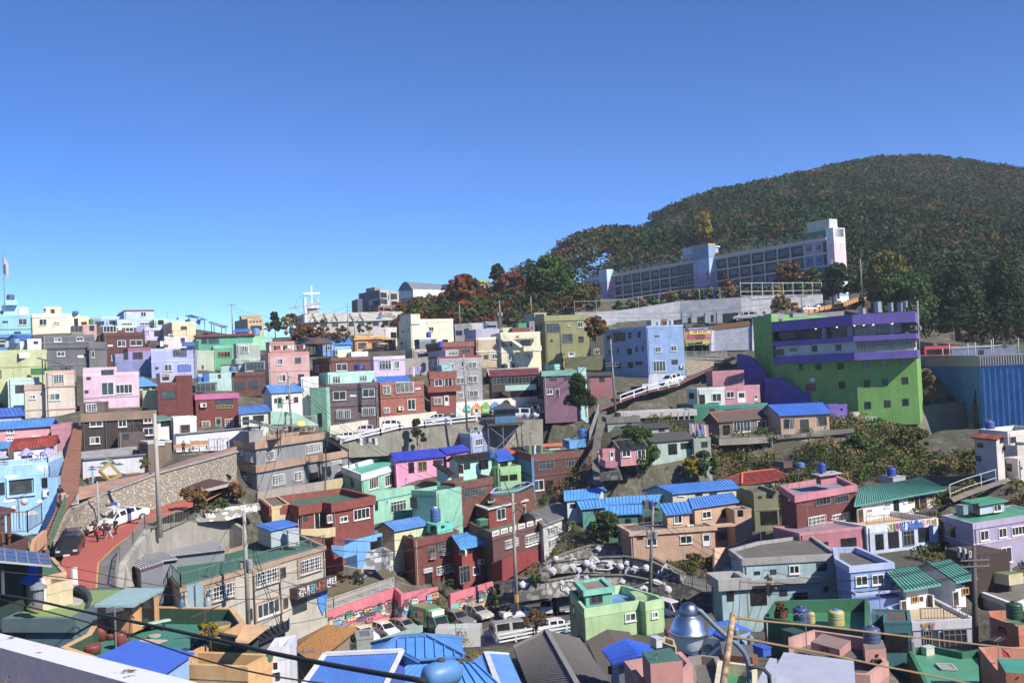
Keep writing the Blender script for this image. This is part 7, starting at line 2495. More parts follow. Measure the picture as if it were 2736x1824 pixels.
h=H('coral walled terrace with green floor at the bottom right',[(1880,1190),(2080,1440),(2400,1700),(2700,1500),(2640,1190)],66,1700,'sCC7C5C','m2E9068',cap='sD88464',closed=1,ref=0,ph=1.0,band=('x',1.0,0.03))
H(0,[(2070,1300),(2160,1450),(2480,1470),(2400,1310)],58,1700,'sCC7850','m1E9878',rt=h['rt'],base=0,wname='stair_hut',closed=1,ref=1,ph=0.02,par=0,wins=[(2290,1508,14,14,'k')])
b_=MB()
A_,B_=(at(2110,1190,62),at(2200,1305,62))
b_.face([A_,at(2190,1260,62),at(2215,1308,62.1),at(2130,1290,62)])
tag(b_.build('red_cloth','hB81828',None,base=A_),'red cloth hanging in the coral terrace','cloth')
fr('32')
h=H('light green house with blue roof and patched walls',[(-313,600),(-158,788),(420,700),(478,720),(668,683),(600,645),(235,538)],88,1130,'s98BC80','m5A8CC8',cap='sA8D094',closed=1,ref=1,ph=0.75,band=('x',0.8,0.04),wins=[(320,875,112,84,'w'),(574,852,68,64)])
LG=h
fr('22')
addwins(LG['rt'],LG['walls'],[(1825,815,28,130,'k'),(1908,925,32,120,'k')])
H(0,[(1852,497),(1945,598),(2222,560)],91,775,'s58AC8C','c8A7C6C',cap='s6CC0A4',rt=LG['rt'],base=0,wname='stair_hut',ph=0.2,band=('x',0.45,0.25),wins=[(2058,675,126,112,'b'),(1890,640,24,60,'h')])
fr('32')
H(0,[(312,605),(375,662),(498,655),(420,595)],92,710,'s98BC80','s98BC80',rt=LG['rt'],base=0,wname='roof_box',closed=1,ref=1,ph=0.02,par=0)
h=G('low house with bright blue gabled roof at the salmon house',(140,1372),(30,1222),(290,1106),(410,1300),54,0.35,1600,'s8090A0','m1460D8',rib=0.5,wins=[(110,1430,40,80,'h')])
fr('22')
G('mossy brown corrugated roof house beside the light green house',(2200,1640),(1955,1132),(2165,1016),(2440,1420),58,0.3,1800,'w7A6248','w5A5048',rib=0.3,ribh=0.03)
h=G('grey metal gable roof with pale ridge cap at the bottom',(1380,1660),(1190,1196),(1515,1032),(1915,1620),58,0.35,1800,'s7A7A78','w6A6662',rib=0.32,ribh=0.035,edge='w84807A')
G('sky blue gable roof under the bare climbing plant',(1135,1270),(1300,1640),(1045,1600),(892,1252),62,0.35,1600,'s8AA0B8','m4C90DC',rib=0.35,flip=1,edge='wC8CCC8')
fr('32')
h=H('salmon roof terrace with green-topped stair hut at the bottom',[(260,1336),(408,1522),(860,1490),(968,1356),(850,1238)],44,1800,'sC07A70','m2E5A44',cap='sC88A80',closed=1,ref=1,ph=1.0,band=('x',1.05,0.02))
H(0,[(445,1236),(530,1358),(868,1326),(742,1190)],42.5,1700,'sBE7C74','m347058',rt=h['rt'],base=0,wname='stair_hut',closed=1,ref=1,ph=0.02,par=0)
p=onz(590,1290,h['z']+1.2,43)
dish('dark dish lying on the green-topped stair hut',585,1275,40,43,tilt=1.2,col='w2E4A40')
h=H('grey concrete roof with flower pots beside the salmon terrace',[(930,1290),(1000,1700),(1400,1700),(1240,1290),(1060,1270)],50,1800,'s8A8074','c6E6A62',closed=1,ref=0,ph=0.4)
tank('large matt blue drum under the street lamp head',970,1302,152,150,'p24447E',z=h['zr'],d=50,name='water_drum')
h=H('small green terrace edged by cream walls behind the rusty post',[(1190,1700),(1245,1330),(1640,1380),(1560,1700)],46,1800,'sC8B890','m1E8850',cap='sD8C8A0',closed=1,ref=1,ph=0.5)
h=H('pale blue house with sky blue gabled roof behind the lamp',[(1060,1082),(1310,1108),(1580,1022),(1215,940)],76,1240,'s7EA4C4',closed=1,ref=1,ph=0.05,par=0,wins=[(1150,1185,60,46,'k')])
b_=MB()
q_=[at(1190,1046,77.5),at(1345,906,84),at(1316,1102,75.6),at(1592,1012,84.5),at(1050,1078,75.6),at(1205,928,83.5)]
b_.slab([q_[2],q_[3],q_[1],q_[0]],0.12)
b_.slab([q_[4],q_[0],q_[1],q_[5]],0.12)
for i in range(14):
 t=(i+0.5)/14
 b_.bar(q_[2].lerp(q_[3],t),q_[0].lerp(q_[1],t),0.06,0,0.12)
b_.build('gable_roof','m1C70DC',h['rt'])
H('orange-brown timber box shed beside the pale blue house',[(1262,1120),(1285,1260),(1600,1290),(1650,1170)],66,1420,'w8A4A24','c6A6258',closed=1,ref=1,ph=0.05,par=0)
tank('blue drum beside the timber box shed',1440,1150,66,170,'p5C80A4',d=70)
tank('pale drum right of the timber box shed',1590,1190,70,120,'p6A80A0',d=69)
crate('water_box','bright blue plastic box tank by the rusty beam','water tank',1725,1290,100,80,1.0,62,'p1A58C8')
crate('green_locker','dark green cabinet on the pink rooftop block','cabinet',2060,1240,140,190,1.0,58,'p184830')
crate('white_box','white vent box beside the light green house','vent box',605,1200,70,90,0.7,62,'pC0C4D0')
h=H('low ochre walled yard behind the lamp head',[(620,1130),(790,1190),(800,1120),(680,1075)],74,1300,'sC0A878','c5A544C',closed=1,ref=0,ph=0.4)
h=H('red-roofed shed strip behind the light green house',[(684,920),(760,1120),(800,1100),(790,900)],82,1200,'s8A4038','w7A3028',closed=1,ref=0,par=0)
fr('01')
DADJ=None
cobT=[(560,1400,87),(700,1190,92),(835,1140,96),(1100,1010,98.5),(1640,805,102.5),(2100,680,109),(2480,575,117)]
cobB=[(560,1600,85),(700,1450,89),(850,1395,93),(1065,1335,96.3),(1640,1165,100),(2100,1012,106.5),(2480,865,114.5)]
wallface('cobble_wall','tall curved cobblestone retaining wall above the red road',cobT,cobB,'kB4A894',cap='cA8A294')
wallface('paved_bank','sloping bank paved in orange and grey bricks above the cobble wall',[(820,945,98.5),(1100,890,101),(1600,790,105.5),(2000,655,111),(2480,520,119)],[(830,1080,97),(1100,1005,99),(1640,803,103),(2000,705,108),(2480,573,117.5)],'vB07A58')

def steps(name,L,Rr,n,mat,wall=None):

 def pl(P,t):
  t*=len(P) -1
  i=min(int(t),len(P) -2)
  return P[i].lerp(P[i+1],t -i)
 b_=MB()
 for i in range(n):
  a,b,c,d=(pl(L,i/n),pl(Rr,i/n),pl(Rr,(i+1)/n),pl(L,(i+1)/n))
  z=c.z
  q=[Vector((v.x,v.y,z)) for v in (a,b,c,d)]
  b_.face(q)
  z0=min(a.z,b.z) -0.1
  b_.face([Vector((a.x,a.y,z0)),Vector((b.x,b.y,z0)),q[1],q[0]],1)
 o=tag(b_.build(name,mat if isinstance(mat,list) else [mat,mat],None,base=L[0]),kind='structure')
 for p in L+Rr:
  BASES.append((p.x,p.y,p.z -0.5))
 for i in range(len(L) -1):
  q=[L[i],Rr[i],Rr[i+1],L[i+1]]
  CARVE.append(([(v.x,v.y) for v in q],min((v.z for v in q)) -0.3))
 return o
steps('steps',[at(390,1568,80),at(575,1200,88),at(610,1000,92),at(650,760,99),at(700,560,107),at(775,300,121)],[at(530,1568,80),at(690,1200,88),at(820,1000,92),at(845,760,99),at(850,560,107),at(860,300,121)],56,['vB87850','w9A5C34'])
RL_=[(690,2010,72),(640,1730,80),(700,1600,86),(860,1480,92),(1065,1370,96),(1640,1168,99.8),(2100,1015,106.3),(2480,868,114.3)]
RR_=[(1020,2000,72.5),(1040,1740,79),(1200,1580,85),(1400,1430,90.5),(1560,1330,94),(1760,1240,97),(2150,1100,103),(2500,905,112)]
ROAD=strip('road',[at(*q) for q in RL_],[at(*q) for q in RR_],'wB84A34')
b_=MB()
P_=[at(*q)+Vector((0,0,0.02)) for q in RR_]
Q_=[at(*q)+Vector((0,0,0.02)) for q in RL_]
for i in range(7):
 u=Vector((-0.14,0,0))
 b_.face([P_[i]+u,P_[i]+Vector((0.0,0,0)),P_[i+1],P_[i+1]+u])
 if i>1:
  b_.face([Q_[i]+Vector((0.1,0,0)),Q_[i]+Vector((0.22,-0.1,0)),Q_[i+1]+Vector((0.22,-0.1,0)),Q_[i+1]+Vector((0.1,0,0))])
tag(b_.build('road_marking','wC89A28',None,base=P_[0]),kind='structure')
RG=[(1215,1990,73),(1250,1740,79.5),(1390,1560,86),(1515,1385,91),(1970,1308,98),(2400,1300,103)]
strip('pavement',[at(q[0],q[1],q[2])+Vector((0.02,0,0.01)) for q in RR_[:5]],[at(*q) for q in RG[:4]]+[at(1620,1370,92)],'c6E6C6A')
wallface('concrete_wall','pale curved concrete retaining wall below the scrolled railing',RG[:4]+[(1690,1352,94.5)],[(1250,2060,73),(1330,1990,79.5),(1480,1980,86),(1580,1950,91),(1700,1800,94.5)],'cB0AA9C')
fence('grey scrolled iron railing round the curve of the red road',[at(*q) for q in RG],h=1.15,col='w8A8680',sp=0.28)
fence('green railing beside the orange stairs',[at(530,1568,79.8),at(690,1160,88.5)],h=1.1,col='w4A7A58',sp=0.5)
fence('short white bar gate at the cobble wall end',[at(700,1145,91),at(820,1120,93)],h=0.95,col='wD0D0CC',sp=0.2)
pole('very tall pale concrete pole at the red road curve',1672,172,1355,93,xt=1618,r=0.2,col='cB4AC9C')
pole('slim grey pole in front of the cobble wall',1036,880,1388,95.5,xt=1017,r=0.09,col='w9AA0A4')
p=at(205,1382,82)
t_=at(190,1055,82)
rt=root('street_lamp',p,'twin-globe street lamp before the sky blue cafe','street lamp','street lamps')
b_=MB()
b_.tube([p,t_],0.06,6)
b_.tube([t_,t_+Vector((1.2,0,0.5))],0.03,5)
b_.tube([t_.lerp(p,0.3),t_.lerp(p,0.3)+Vector((-1.4,0,0))],0.03,5)
b_.build('lamp_post','w7A8484',rt)
for q in (at(255,1095,82),at(135,1172,82)):
 b_=MB()
 b_.lathe(q -Vector((0,0,0.3)),[(0.08,0),(0.25,0.12),(0.3,0.3),(0.25,0.48),(0.06,0.6)],10)
 b_.build('globe','pC8C0A8',rt,smooth=True)
vehicle('sedan','white saloon car with sunroof parked on the red road',1290,1335,96.8,-133,'aE8E8E6',1.05,pitch=-11)
vehicle('van','black people carrier facing downhill on the red road',742,1650,85,-74,'a0C0E14',0.96,pitch=-4)

def motorbike(label,x,y,d,head,col='aC8C8C8'):
 p=at(x,y,d)
 rt=root('motorcycle',p,label,'motorcycle','parked motorcycles')
 h=R_(head)
 f=Vector((math.cos(h),math.sin(h),0))
 s=Vector((-math.sin(h),math.cos(h),0))
 z=Vector((0,0,1))
 for k in (-0.62,0.62):
  b_=MB()
  c=p+f*k+z*0.3
  b_.tube([c -s*0.06,c+s*0.06],0.3,14)
  b_.build('wheel','w101010',rt)
 b_=MB()
 b_.hexa([p+f*a+s*b+z*c for c,w_ in ((0.35,0.13),(0.8,0.16)) for a,b in ((-0.45,-w_),(0.4,-w_),(0.4,w_),(-0.45,w_))])
 b_.tube([p+f*0.62+z*0.3,p+f*0.42+z*1.0],0.04,6)
 b_.build('body',col,rt)
 b_=MB()
 b_.obox(p -f*0.3+z*0.85,f*0.35,s*0.13,z*0.06)
 b_.build('seat','w141414',rt)
 b_=MB()
 b_.tube([p+f*0.4+z*1.02 -s*0.35,p+f*0.4+z*1.02+s*0.35],0.025,6)
 b_.obox(p -f*0.75+z*0.95,f*0.18,s*0.2,z*0.18)
 b_.build('handlebar','w2A2A2C',rt)
motorbike('motorcycle with white cowling against the cobble wall',950,1440,93.5,-95,'aD0D0D0')
person('person in red top and black trousers walking down the red road',at(1028,1556,88.4),-1.7,1.65,'hA81C38','h141418')
person('person in navy jacket and black trousers with white shoes',at(1215,1462,91.5),-1.9,1.72,'h1A2238','h16161C')
person('person in black top, pale trousers and a backpack',at(1140,1518,89.6),-0.3,1.68,'h1C1C22','hB0B0C4',bag='h1A1A22',step=0.4)
person('person in dark red top behind the walkers on the road',at(1098,1482,91.5),-1.2,1.66,'h5A1820','h2A3244')
person('person in brown coat by the motorcycle',at(1000,1480,91.8),-2.0,1.68,'h5A4638','h2A2622')
person('person in pink coat on the orange stairs',at(665,1172,88.6),1.8,1.66,'hC09A88','hB89484',skirt=1)
person('person in black top on the orange stairs',at(632,1120,89.3),1.6,1.68,'h1A1A1C','h8A6A58')
p=at(1200,1250,96)
rt=root('figure_sign',p -Vector((0,0,0.5)),'white stick-figure sculpture holding a blue and red sign','sculpture')
b_=MB()
n_=Vector((0,-1,0))
k=mpp(96)
W_=lambda x,y:p+Vector(((x -1200)*k,0,(1250 -y)*k))
b_.bar(W_(1200,1290),W_(1200,1170),0.28,0,0.1)
b_.tube([W_(1196,1155),W_(1196,1155)+Vector((0,-0.12,0))],0.2,14)
b_.bar(W_(1180,1180),W_(1110,1205),0.1)
b_.bar(W_(1205,1178),W_(1250,1150),0.1)
b_.bar(W_(1250,1150),W_(1238,1110),0.1)
b_.build('figure','wE0E0DC',rt)
b_=MB()
b_.obox(W_(1170,1125),Vector((0.55,0,0.07)),Vector((0,0.06,0)),Vector((0,0,0.15)))
b_.build('sign_board','w2458B8',rt)
b_=MB()
for x,c in ((1128,0),(1150,1),(1165,2)):
 b_.obox(W_(x,1122)+Vector((0,-0.12,0)),Vector((0.07,0,0)),Vector((0,0.03,0)),Vector((0,0,0.1)),c)
b_.build('sign_hearts',['wC05030','w6A9A50','wB03858'],rt)
p=at(60,1460,76)
rt=root('gazebo',p,'red-brown roofed shelter cut by the left picture edge','gazebo')
b_=MB()
ap=at(-120,1120,79)
E_=[at(-300,1240,76),at(30,1238,75),at(158,1170,79),at(-150,1150,82)]
for i in range(4):
 b_.slab([E_[i],E_[(i+1) % 4],ap],0.15)
b_.build('roof','b6A2A22',rt)
for q in (at(25,1240,75.5),at(92,1215,77.5)):
 b_=MB()
 b_.tube([q -Vector((0,0,6)),q],0.16,8)
 b_.build('post','w6A3A28',rt)
h=H('low house with plank parapet and teal floor at the left edge',[(-120,1600),(0,1590),(300,1470),(150,1425),(-120,1430)],70,1900,'s8A5A40','w1E8068',cap='w5A3626',closed=1,ref=1,ph=1.0,band=('x',1.0,0.03))
fence('rusty mesh railing behind the plank parapet',[at(0,1440,74),at(290,1420,76),at(440,1330,79)],h=1.6,col='w5A5650',sp=0.25)
wallface('garden_wall','sandy ochre side wall of the lower orange stairs',[(310,1570,74),(335,1490,76),(445,1395,79)],[(310,1800,74),(335,1750,76),(445,1600,79)],'sC89468','wall',th=0.3)
fr('02')
h=H('tan walled house with green roof and railing below the solar panels',[(225,480),(432,462),(692,402),(560,250),(250,260)],62,720,'sC89A70','w3A6A3C',closed=1,ref=1,ph=0.1)
H(0,[(222,535),(440,556)],59,760,'sCCB88C',rt=h['rt'],wname='cream_front',back=2)
H('dark green shaded yard house at the left edge',[(-160,330),(222,322,0.1)],58,760,'s16382E',back=1)
b_=MB()
b_.slab([at(216,520,57.5),at(437,550,57.8),at(408,325,61),at(214,312,61)],0.06)
tag(b_.build('awning','w1A6AD8',None,base=at(216,520,57.5)),'bright blue sheet awning under the solar panels','awning')
solar('big blue-black solar array in the bottom left corner',at(-70,280,55),at(542,334,57),at(505,212,60.5),at(-70,138,59),5,3,legz=2)
b_=MB()
b_.tube([at(400,745,56),at(400,570,56)],0.3,12)
b_.lathe(at(400,570,56),[(0.45,-0.05),(0.42,0.1),(0.1,0.3)],12)
tag(b_.build('flue','p7A8084',None,base=at(400,745,56)),'silver ventilation flue with a cap','flue')
b_=MB()
b_.tube([at(462,705,57),at(446,470,57)],0.13,8)
tag(b_.build('white_pipe','wD8D8D8',None,base=at(462,705,57)),'white drain pipe beside the silver flue','pipe')
b_=MB()
b_.tube([at(786,550,64),at(774,360,64)],0.2,8)
tag(b_.build('white_pipe','wD8D8D8',None,base=at(786,550,64)),'white vent pipe in front of the red road','pipe')
h=H('house with mossy lime green flat roof and teal-grey walls',[(85,882),(765,882),(1010,745),(1385,575),(745,590)],56,1180,'s4A6E78','w7C9A48',cap='w4E6A70',closed=1,ref=1,ph=0.02,band=('x',0.75,0.25),wins=[(200,1055,124,96,'k')])
b_=MB()
P_=[onz(755+118*math.cos(a),708+36*math.sin(a),h['z']+0.03,60) for a in [i*math.pi/10 for i in range(20)]]
b_.slab(P_,0.05)
tag(b_.build('water_tank_cover','wB0AEAA',None,base=P_[0]),'grey oval patch on the mossy green roof','hatch cover')
b_=MB()
b_.tube([onz(x,y,h['z']+q,60) for x,y,q in ((770,600,0.2),(850,590,0.35),(920,640,0.3),(945,700,0.2),(915,770,0.1))],[0.25,0.3,0.2,0.12,0.1],8)
tag(b_.build('rolled_tarpaulin','h3A3C40',None,base=onz(770,600,h['z'],60)),'dark rolled tarpaulin lying on the mossy green roof','tarpaulin')
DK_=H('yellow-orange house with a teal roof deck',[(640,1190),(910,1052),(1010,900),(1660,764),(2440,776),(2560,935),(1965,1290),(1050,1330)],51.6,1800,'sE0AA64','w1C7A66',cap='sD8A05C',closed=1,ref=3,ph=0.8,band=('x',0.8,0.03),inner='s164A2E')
DZ=DK_['zr']
SD=H('orange roof shed with pale teal sloping lid on the teal deck',[(1015,765),(1382,765),(1662,655),(1320,600)],48.5,1045,'sC88A48',closed=1,ref=1,ph=0.0,par=0,base=0,name='rooftop_shed',cat='shed',wins=[(1545,820,120,260,'h')])
b_=MB()
b_.slab([at(988,745,47.2),at(1402,750,47.2),at(1718,572,52.5),at(1320,570,53)],0.12)
b_.build('roof_lid','w8CB0B0',SD['rt'])
p=onz(2030,935,DZ,48)
rt=root('metal_locker',p,'tall pale teal metal locker on the teal deck','locker')
b_=MB()
b_.box(p+Vector((0,0.4,0.9)),0.8,0.65,1.8,0.3)
b_.build('body','p8AA8B0',rt)
b_=MB()
b_.box(p+Vector((0.12,0.02,1.2)),0.03,0.03,1.6,0.3)
b_.build('handle','p404448',rt)
for x,y,c,l in ((1910,938,'p3A5A70','dark blue gas cylinder left of the pale locker'),(2185,915,'p8A9098','light grey gas cylinder right of the pale locker')):
 p=onz(x,y,DZ,48)
 rt=root('gas_cylinder',p,l,'gas cylinder','gas cylinders on the teal deck')
 b_=MB()
 b_.lathe(p,[(0.17,0),(0.19,0.06),(0.19,1.0),(0.12,1.18),(0.05,1.25)],12)
 b_.build('cylinder_body',c,rt,smooth=True)
 b_=MB()
 b_.lathe(p+Vector((0,0,1.22)),[(0.1,0),(0.1,0.15)],8)
 b_.build('valve_guard','p4A4E54',rt)

def tub(label,x,y,w_,hh,col,d=46,prof=None,name='rubber_tub',cat='tub',lid=None):
 p=onz(x,y,DZ,d)
 k=mpp(p.y)
 r=w_*k/2
 z=hh*k
 rt=root(name,p,label,cat,'tubs and jars on the teal deck')
 b_=MB()
 b_.lathe(p,[(r*a,z*b) for a,b in prof or ((0.8,0),(1,0.45),(1.02,0.5),(1.0,0.55),(0.85,0.95),(0.7,1.0))],16)
 b_.build('tub_body',col,rt,smooth=True)
 b_=MB()
 b_.lathe(p+Vector((0,0,z)),[(r*0.95,-0.02),(r*0.95,0.04),(0.01,0.07)],16)
 b_.build('lid',lid or col,rt)
tub('tall rounded red-brown tub on the teal deck',1055,1120,168,200,'p8A3426',45)
tub('red-brown tub with a stone on its lid',1265,1215,130,170,'p8A3426',43.5,((0.85,0),(1,0.9),(1,1)))
tub('low wide red-brown tub behind the wire fence',965,1265,190,90,'p8A3426',42.5,((0.85,0),(1,0.9),(1,1)))
tub('flat red-brown tub beside the tall one',1160,1110,110,60,'p8A3426',45.5,((0.85,0),(1,0.9),(1,1)))
J_=((0.5,0),(0.85,0.25),(1,0.55),(0.8,0.9),(0.6,1))
tub('dark glazed jar behind the red-brown tubs',1265,1050,90,70,'p16120F',47,J_,'glazed_jar','jar')
tub('shiny black jar beside the shed corner',1375,1085,76,80,'p16120F',46.5,J_,'glazed_jar','jar')
tub('small brown jar left of the red-brown tubs',940,1130,60,50,'p3A2218',45,J_,'glazed_jar','jar')
tub('aqua plastic basin of drying food on the deck',1620,1095,135,22,'p30B0A8',45,((0.8,0),(1,1)),'basin','basin','wB09A80')
tub('big yellow-rimmed planter on the deck corner',2300,1085,240,130,'pC89828',42.5,((0.75,0),(1,0.95),(1,1)),'planter','planter','w6A6A58')
p=onz(1520,1050,DZ,46)
rt=root('low_bench',p,'pale green low bench outside the rooftop shed','bench')
b_=MB()
b_.bar(p+Vector((-0.9,-0.6,0.42)),p+Vector((0.9,0.9,0.42)),0.35,0,0.07)
b_.build('seat','wA8C4B4',rt)
for q in (-0.8,0.7):
 b_=MB()
 b_.box(p+Vector((q,q*0.8+0.05,0.2)),0.06,0.3,0.4)
 b_.build('leg','w2A2A2C',rt)
b_=MB()
q=onz(1530,1140,DZ+0.05,44)
b_.slab([q+Vector(v) for v in ((-0.8,-0.5,0),(0.5,-0.6,0.02),(0.9,0.3,0),(-0.3,0.5,0.05))],0.04)
tag(b_.build('floral_cloth','hC8A8A0',None,base=q),'crumpled pale floral cloth on the deck beside the basin','cloth')
tree('yellow-green potted shrub by the planter',2200,1110,43,200,190,'yellow',1,1.0,0.06,bush=1,name='potted_shrub',cat='shrub',grp='plants on the teal deck',z=1)
tree('leafy plant under the planter edge',2150,1010,45,160,90,'green',1,1.0,0.06,bush=1,name='potted_shrub',cat='shrub',grp='plants on the teal deck')
for x0,y0,y1,l in ((1350,1130,790,'red clothes-line post by the shed'),(2130,1140,830,'red clothes-line post by the planter')):
 q0,q1=(onz(x0,y0,DZ,45),at(x0+20,y1,onz(x0,y0,DZ,45).y))
 b_=MB()
 b_.tube([q0,q1],0.035,6)
 b_.bar(q1 -Vector((0.7,0,0.2)),q1+Vector((0.7,0,0.3)),0.05)
 tag(b_.build('line_post','w7A2A20',None,base=q0),l,'post')
h=H('light blue lean-to with a big bright blue sheet roof',[(1060,1310),(1700,1460),(1975,1272),(1400,1148)],38,2000,'s84B4E4','p2A6CD4',closed=1,ref=1,ph=0,par=0,fnd=6)
b_=MB()
b_.slab([Vector((p[0],p[1],h['z']+0.06)) for p in offset(h['fp'],0.2)],0.06)
b_.build('roof_sheet','p2464DC',h['rt'])
fr('12')
addwins(DK_['rt'],DK_['walls'],[(95,1450,190,330,'m')])
b_=MB()
b_.slab([at(480,952,44),at(726,958,43.5),at(505,1128,41),at(372,1112,41)],0.1)
b_.build('canopy','sDCA866',DK_['rt'])
h=H('yellow lower stair house with round green emblem',[(500,1400),(752,1265)],40,1800,'sD8A45C','s164A2E',back=4,fnd=6)
hit=wallhit(h['walls'],730,1290)
if hit:
 b_=MB()
 b_.tube([hit[1],hit[1]+hit[2]*0.05],0.22,12)
 b_.build('green_emblem','w2E6A30',h['rt'])
H('dark green stairwell between the two yellow walls',[(360,1180),(600,1110)],42.5,1800,'s123A24',back=3,fnd=6)
G('house with low black tiled roof behind the yellow canopy',(600,1150),(935,1052,58),(1075,940),(600,945),55,0.2,1300,'s5A5E62','t16181C',rib=0.4,shed=1)
h=H('white house wall with tall windows left of the rusted roof',[(705,1220),(792,1095),(1006,1062)],50,1800,'sD4D6E0',fnd=6,wins=[(785,1385,62,92,'w'),(815,1490,44,90,'k')])
G('house under a rust-streaked orange metal roof',(1190,1355),(1648,1082,70),(1318,952),(1005,1222),62,0.4,1700,'s8A7C60','yB87C14',rib=0.3,ribh=0.02,fnd=6)
H('grey lean-to dormer beside the rusted orange roof',[(1640,1095),(1820,1118,0.2)],63,1230,'s8E948C','p6A6A68',ph=0.03,back=2)
h=G('house with deep blue corrugated roof and white gable trim',(1050,1640),(1945,1600),(2112,1310),(1328,1202),46,0.5,1900,'s2A5CC0','m2E74D0',rib=0.16,ribh=0.02,edge='wD0D0D4',over=0.5)
fr('0')
G('sky blue hipped metal roof with white screw heads',(985,1768),(1240,1750),(1139,1690),(1062,1708),58,0.4,1850,'s6A90B0','m2E8CE0',hip=1,rib=0.5,edge='m4C84C4',fnd=6)
G('low sky blue roof at the bottom edge beside the oval tank',(1000,1840),(1330,1850,50),(1270,1760),(1090,1790),50,0.4,1900,'s6A90B0','m3A90E0',rib=0.5,fnd=6)
p=at(1180,1800,46)
rt=root('oval_water_tank',p,'big faded blue oval tank lying on the sky blue roofs','water tank')
b_=MB()
e=Vector((0.8,0.6,0.0)).normalized()
b_.tube([p+e*a for a in (-0.95,-0.9,-0.75,-0.3,0,0.3,0.75,0.9,0.95)],[0.15,0.35,0.52,0.6,0.61,0.6,0.52,0.35,0.15],18)
b_.build('tank_body','p3A84C4',rt,smooth=True)
b_=MB()
b_.lathe(p+Vector((0,0,0.56)),[(0.2,0),(0.2,0.1),(0.14,0.16),(0.01,0.17)],12)
b_.build('tank_lid','w3A3834',rt)
h=None
fr('12')
CC=H('beige two-storey centre with green roof and dark wood sign',[(-403,345),(-198,560),(1306,130)],82,1330,'sB4AC9C','w1A6450',cap='sA88C70',ph=0.35,band=('x',0.4,0.15),name='community_centre',cat='building',wins=[(200,618,280,150,'g'),(690,457,230,150,'g'),(1145,335,206,145,'g'),(715,785,236,150,'w'),(870,410,48,108,'b'),(895,730,44,100,'b'),(1042,725,150,200,'k'),(525,850,40,120,'b')],bands=[(735,0.12,0.03,'sCAC2B4')])
for x,y,w_,hh in ((200,618,300,170),(690,457,250,170),(1145,335,226,165),(715,785,256,170)):
 hit=wallhit(CC['walls'],x,y)
 if hit:
  t,p,nn,D=hit
  tt=Vector((-nn.y,nn.x,0))
  k=mpp(p.y)
  cf=abs(tt.x -tt.y*D.x/D.y)
  b_=MB()
  a,b=(w_*k/2/cf,hh*k/2)
  for s_ in (-1,1):
   b_.obox(p+tt*s_*(a+0.1)+nn*0.06,tt*0.1,nn*0.07,Vector((0,0,b+0.12)))
   b_.obox(p+Vector((0,0,s_*(b+0.02)))+nn*0.06,tt*a,nn*0.068,Vector((0,0,0.1)))
  b_.build('tan_surround','sA08468',CC['rt'])
for x in (28,555,830):
 hit=wallhit(CC['walls'],x,600 if x>500 else 700)
 if hit:
  p,nn=(hit[1],hit[2])
  b_=MB()
  b_.tube([Vector((p.x,p.y,CC['zb']))+nn*0.15,Vector((p.x,p.y,CC['z'] -0.8))+nn*0.15],0.07,6)
  b_.build('drainpipe','w4A4440',CC['rt'])
hit=wallhit(CC['walls'],1155,560)
t,p,nn,D=hit
tt=Vector((-nn.y,nn.x,0))
k=mpp(p.y)
cf=abs(tt.x -tt.y*D.x/D.y)
b_=MB()
L_=420*k/2/cf
b_.obox(p+nn*0.45,tt*L_,nn*0.45,Vector((0,0,0.5)))
sg=b_.build('wooden_sign_board','w4A342A',CC['rt'])
for i,ch_ in enumerate('감내꿈나무센터'):
 text(ch_,0,p+nn*0.93+tt*(i -3)*0.85,0.95,nn,['wE8E8E4','wE8E8E4','w48B8D8','wE07820','wD03A20','wE8E8E4','wE8E8E4'][i],CC['rt'])
hit=wallhit(CC['walls'],1275,690)
t,p,nn,D=hit
tt=Vector((-nn.y,nn.x,0))
b_=MB()
b_.face([p+nn*0.1+tt*a+Vector((0,0,b)) for a,b in ((0,-1.6),(0.7,-0.4),(0.9,0.8),(0.75,1.5),(0.4,1.7),(0.1,1.1),(-0.4,1.0),(-0.8,0.6),(-0.7,-0.3))])
b_.build('blue_leaf_board','w2E8CE0',CC['rt'])
fence('white-topped railing round the green roof',[Vector((a.x,a.y,CC['z'])) for a in (CC['fp'][0],CC['fp'][1],CC['fp'][2])] if True else [],h=1.05,col='w5A7A70',sp=0.3)
fr('02')
for i,(q,d_) in enumerate((([(1335,310),(1475,372),(1700,300),(1560,250)],82),([(1480,240),(1620,300),(1850,270),(1700,190)],86),([(1605,178),(1760,240),(2352,170),(2200,68)],93))):
 h=H(['front grey shed with dark striped roof beside the centre','middle grey shed with dark striped roof','long rear grey shed with dark striped roof'][i],q,d_,560,'m7A7E84','w6A5E5A',cap='w6A4E48',closed=1,ref=1,ph=0.02,band=('x',0.2,0.1))
 A_,B_,C_,D_=[onz(x,y,h['z']+0.06,d_) for x,y in q]
 b_=MB()
 n=9+i*8
 for k in range(n):
  b_.bar(A_.lerp(B_,k/(n -1)) if i<0 else B_.lerp(C_,k/(n -1)),A_.lerp(D_,k/(n -1)),0.16,0,0.12)
 b_.build('roof_stripes','pA8A8AC',h['rt'])
fr('0')
PK=CZ -27.3
flat('parking',[(880,1800),(960,1692),(1070,1664),(1200,1645),(1300,1625),(1380,1590),(1560,1580),(1660,1610),(1700,1700),(1560,1790),(1200,1830)],PK,'c4A4A4C')
CARVE.append(([tuple(onz(x,y,PK)[:2]) for x,y in ((880,1800),(960,1692),(1200,1645),(1380,1590),(1560,1580),(1660,1610),(1700,1700),(1560,1790),(1200,1830))],PK -0.1))
for x,y in ((960,1692),(1070,1664),(1200,1645),(1380,1600),(1560,1590),(1300,1700),(1500,1700),(1150,1750)):
 p=onz(x,y,PK)
 BASES.append((p.x,p.y,PK -0.1))
b_=MB()
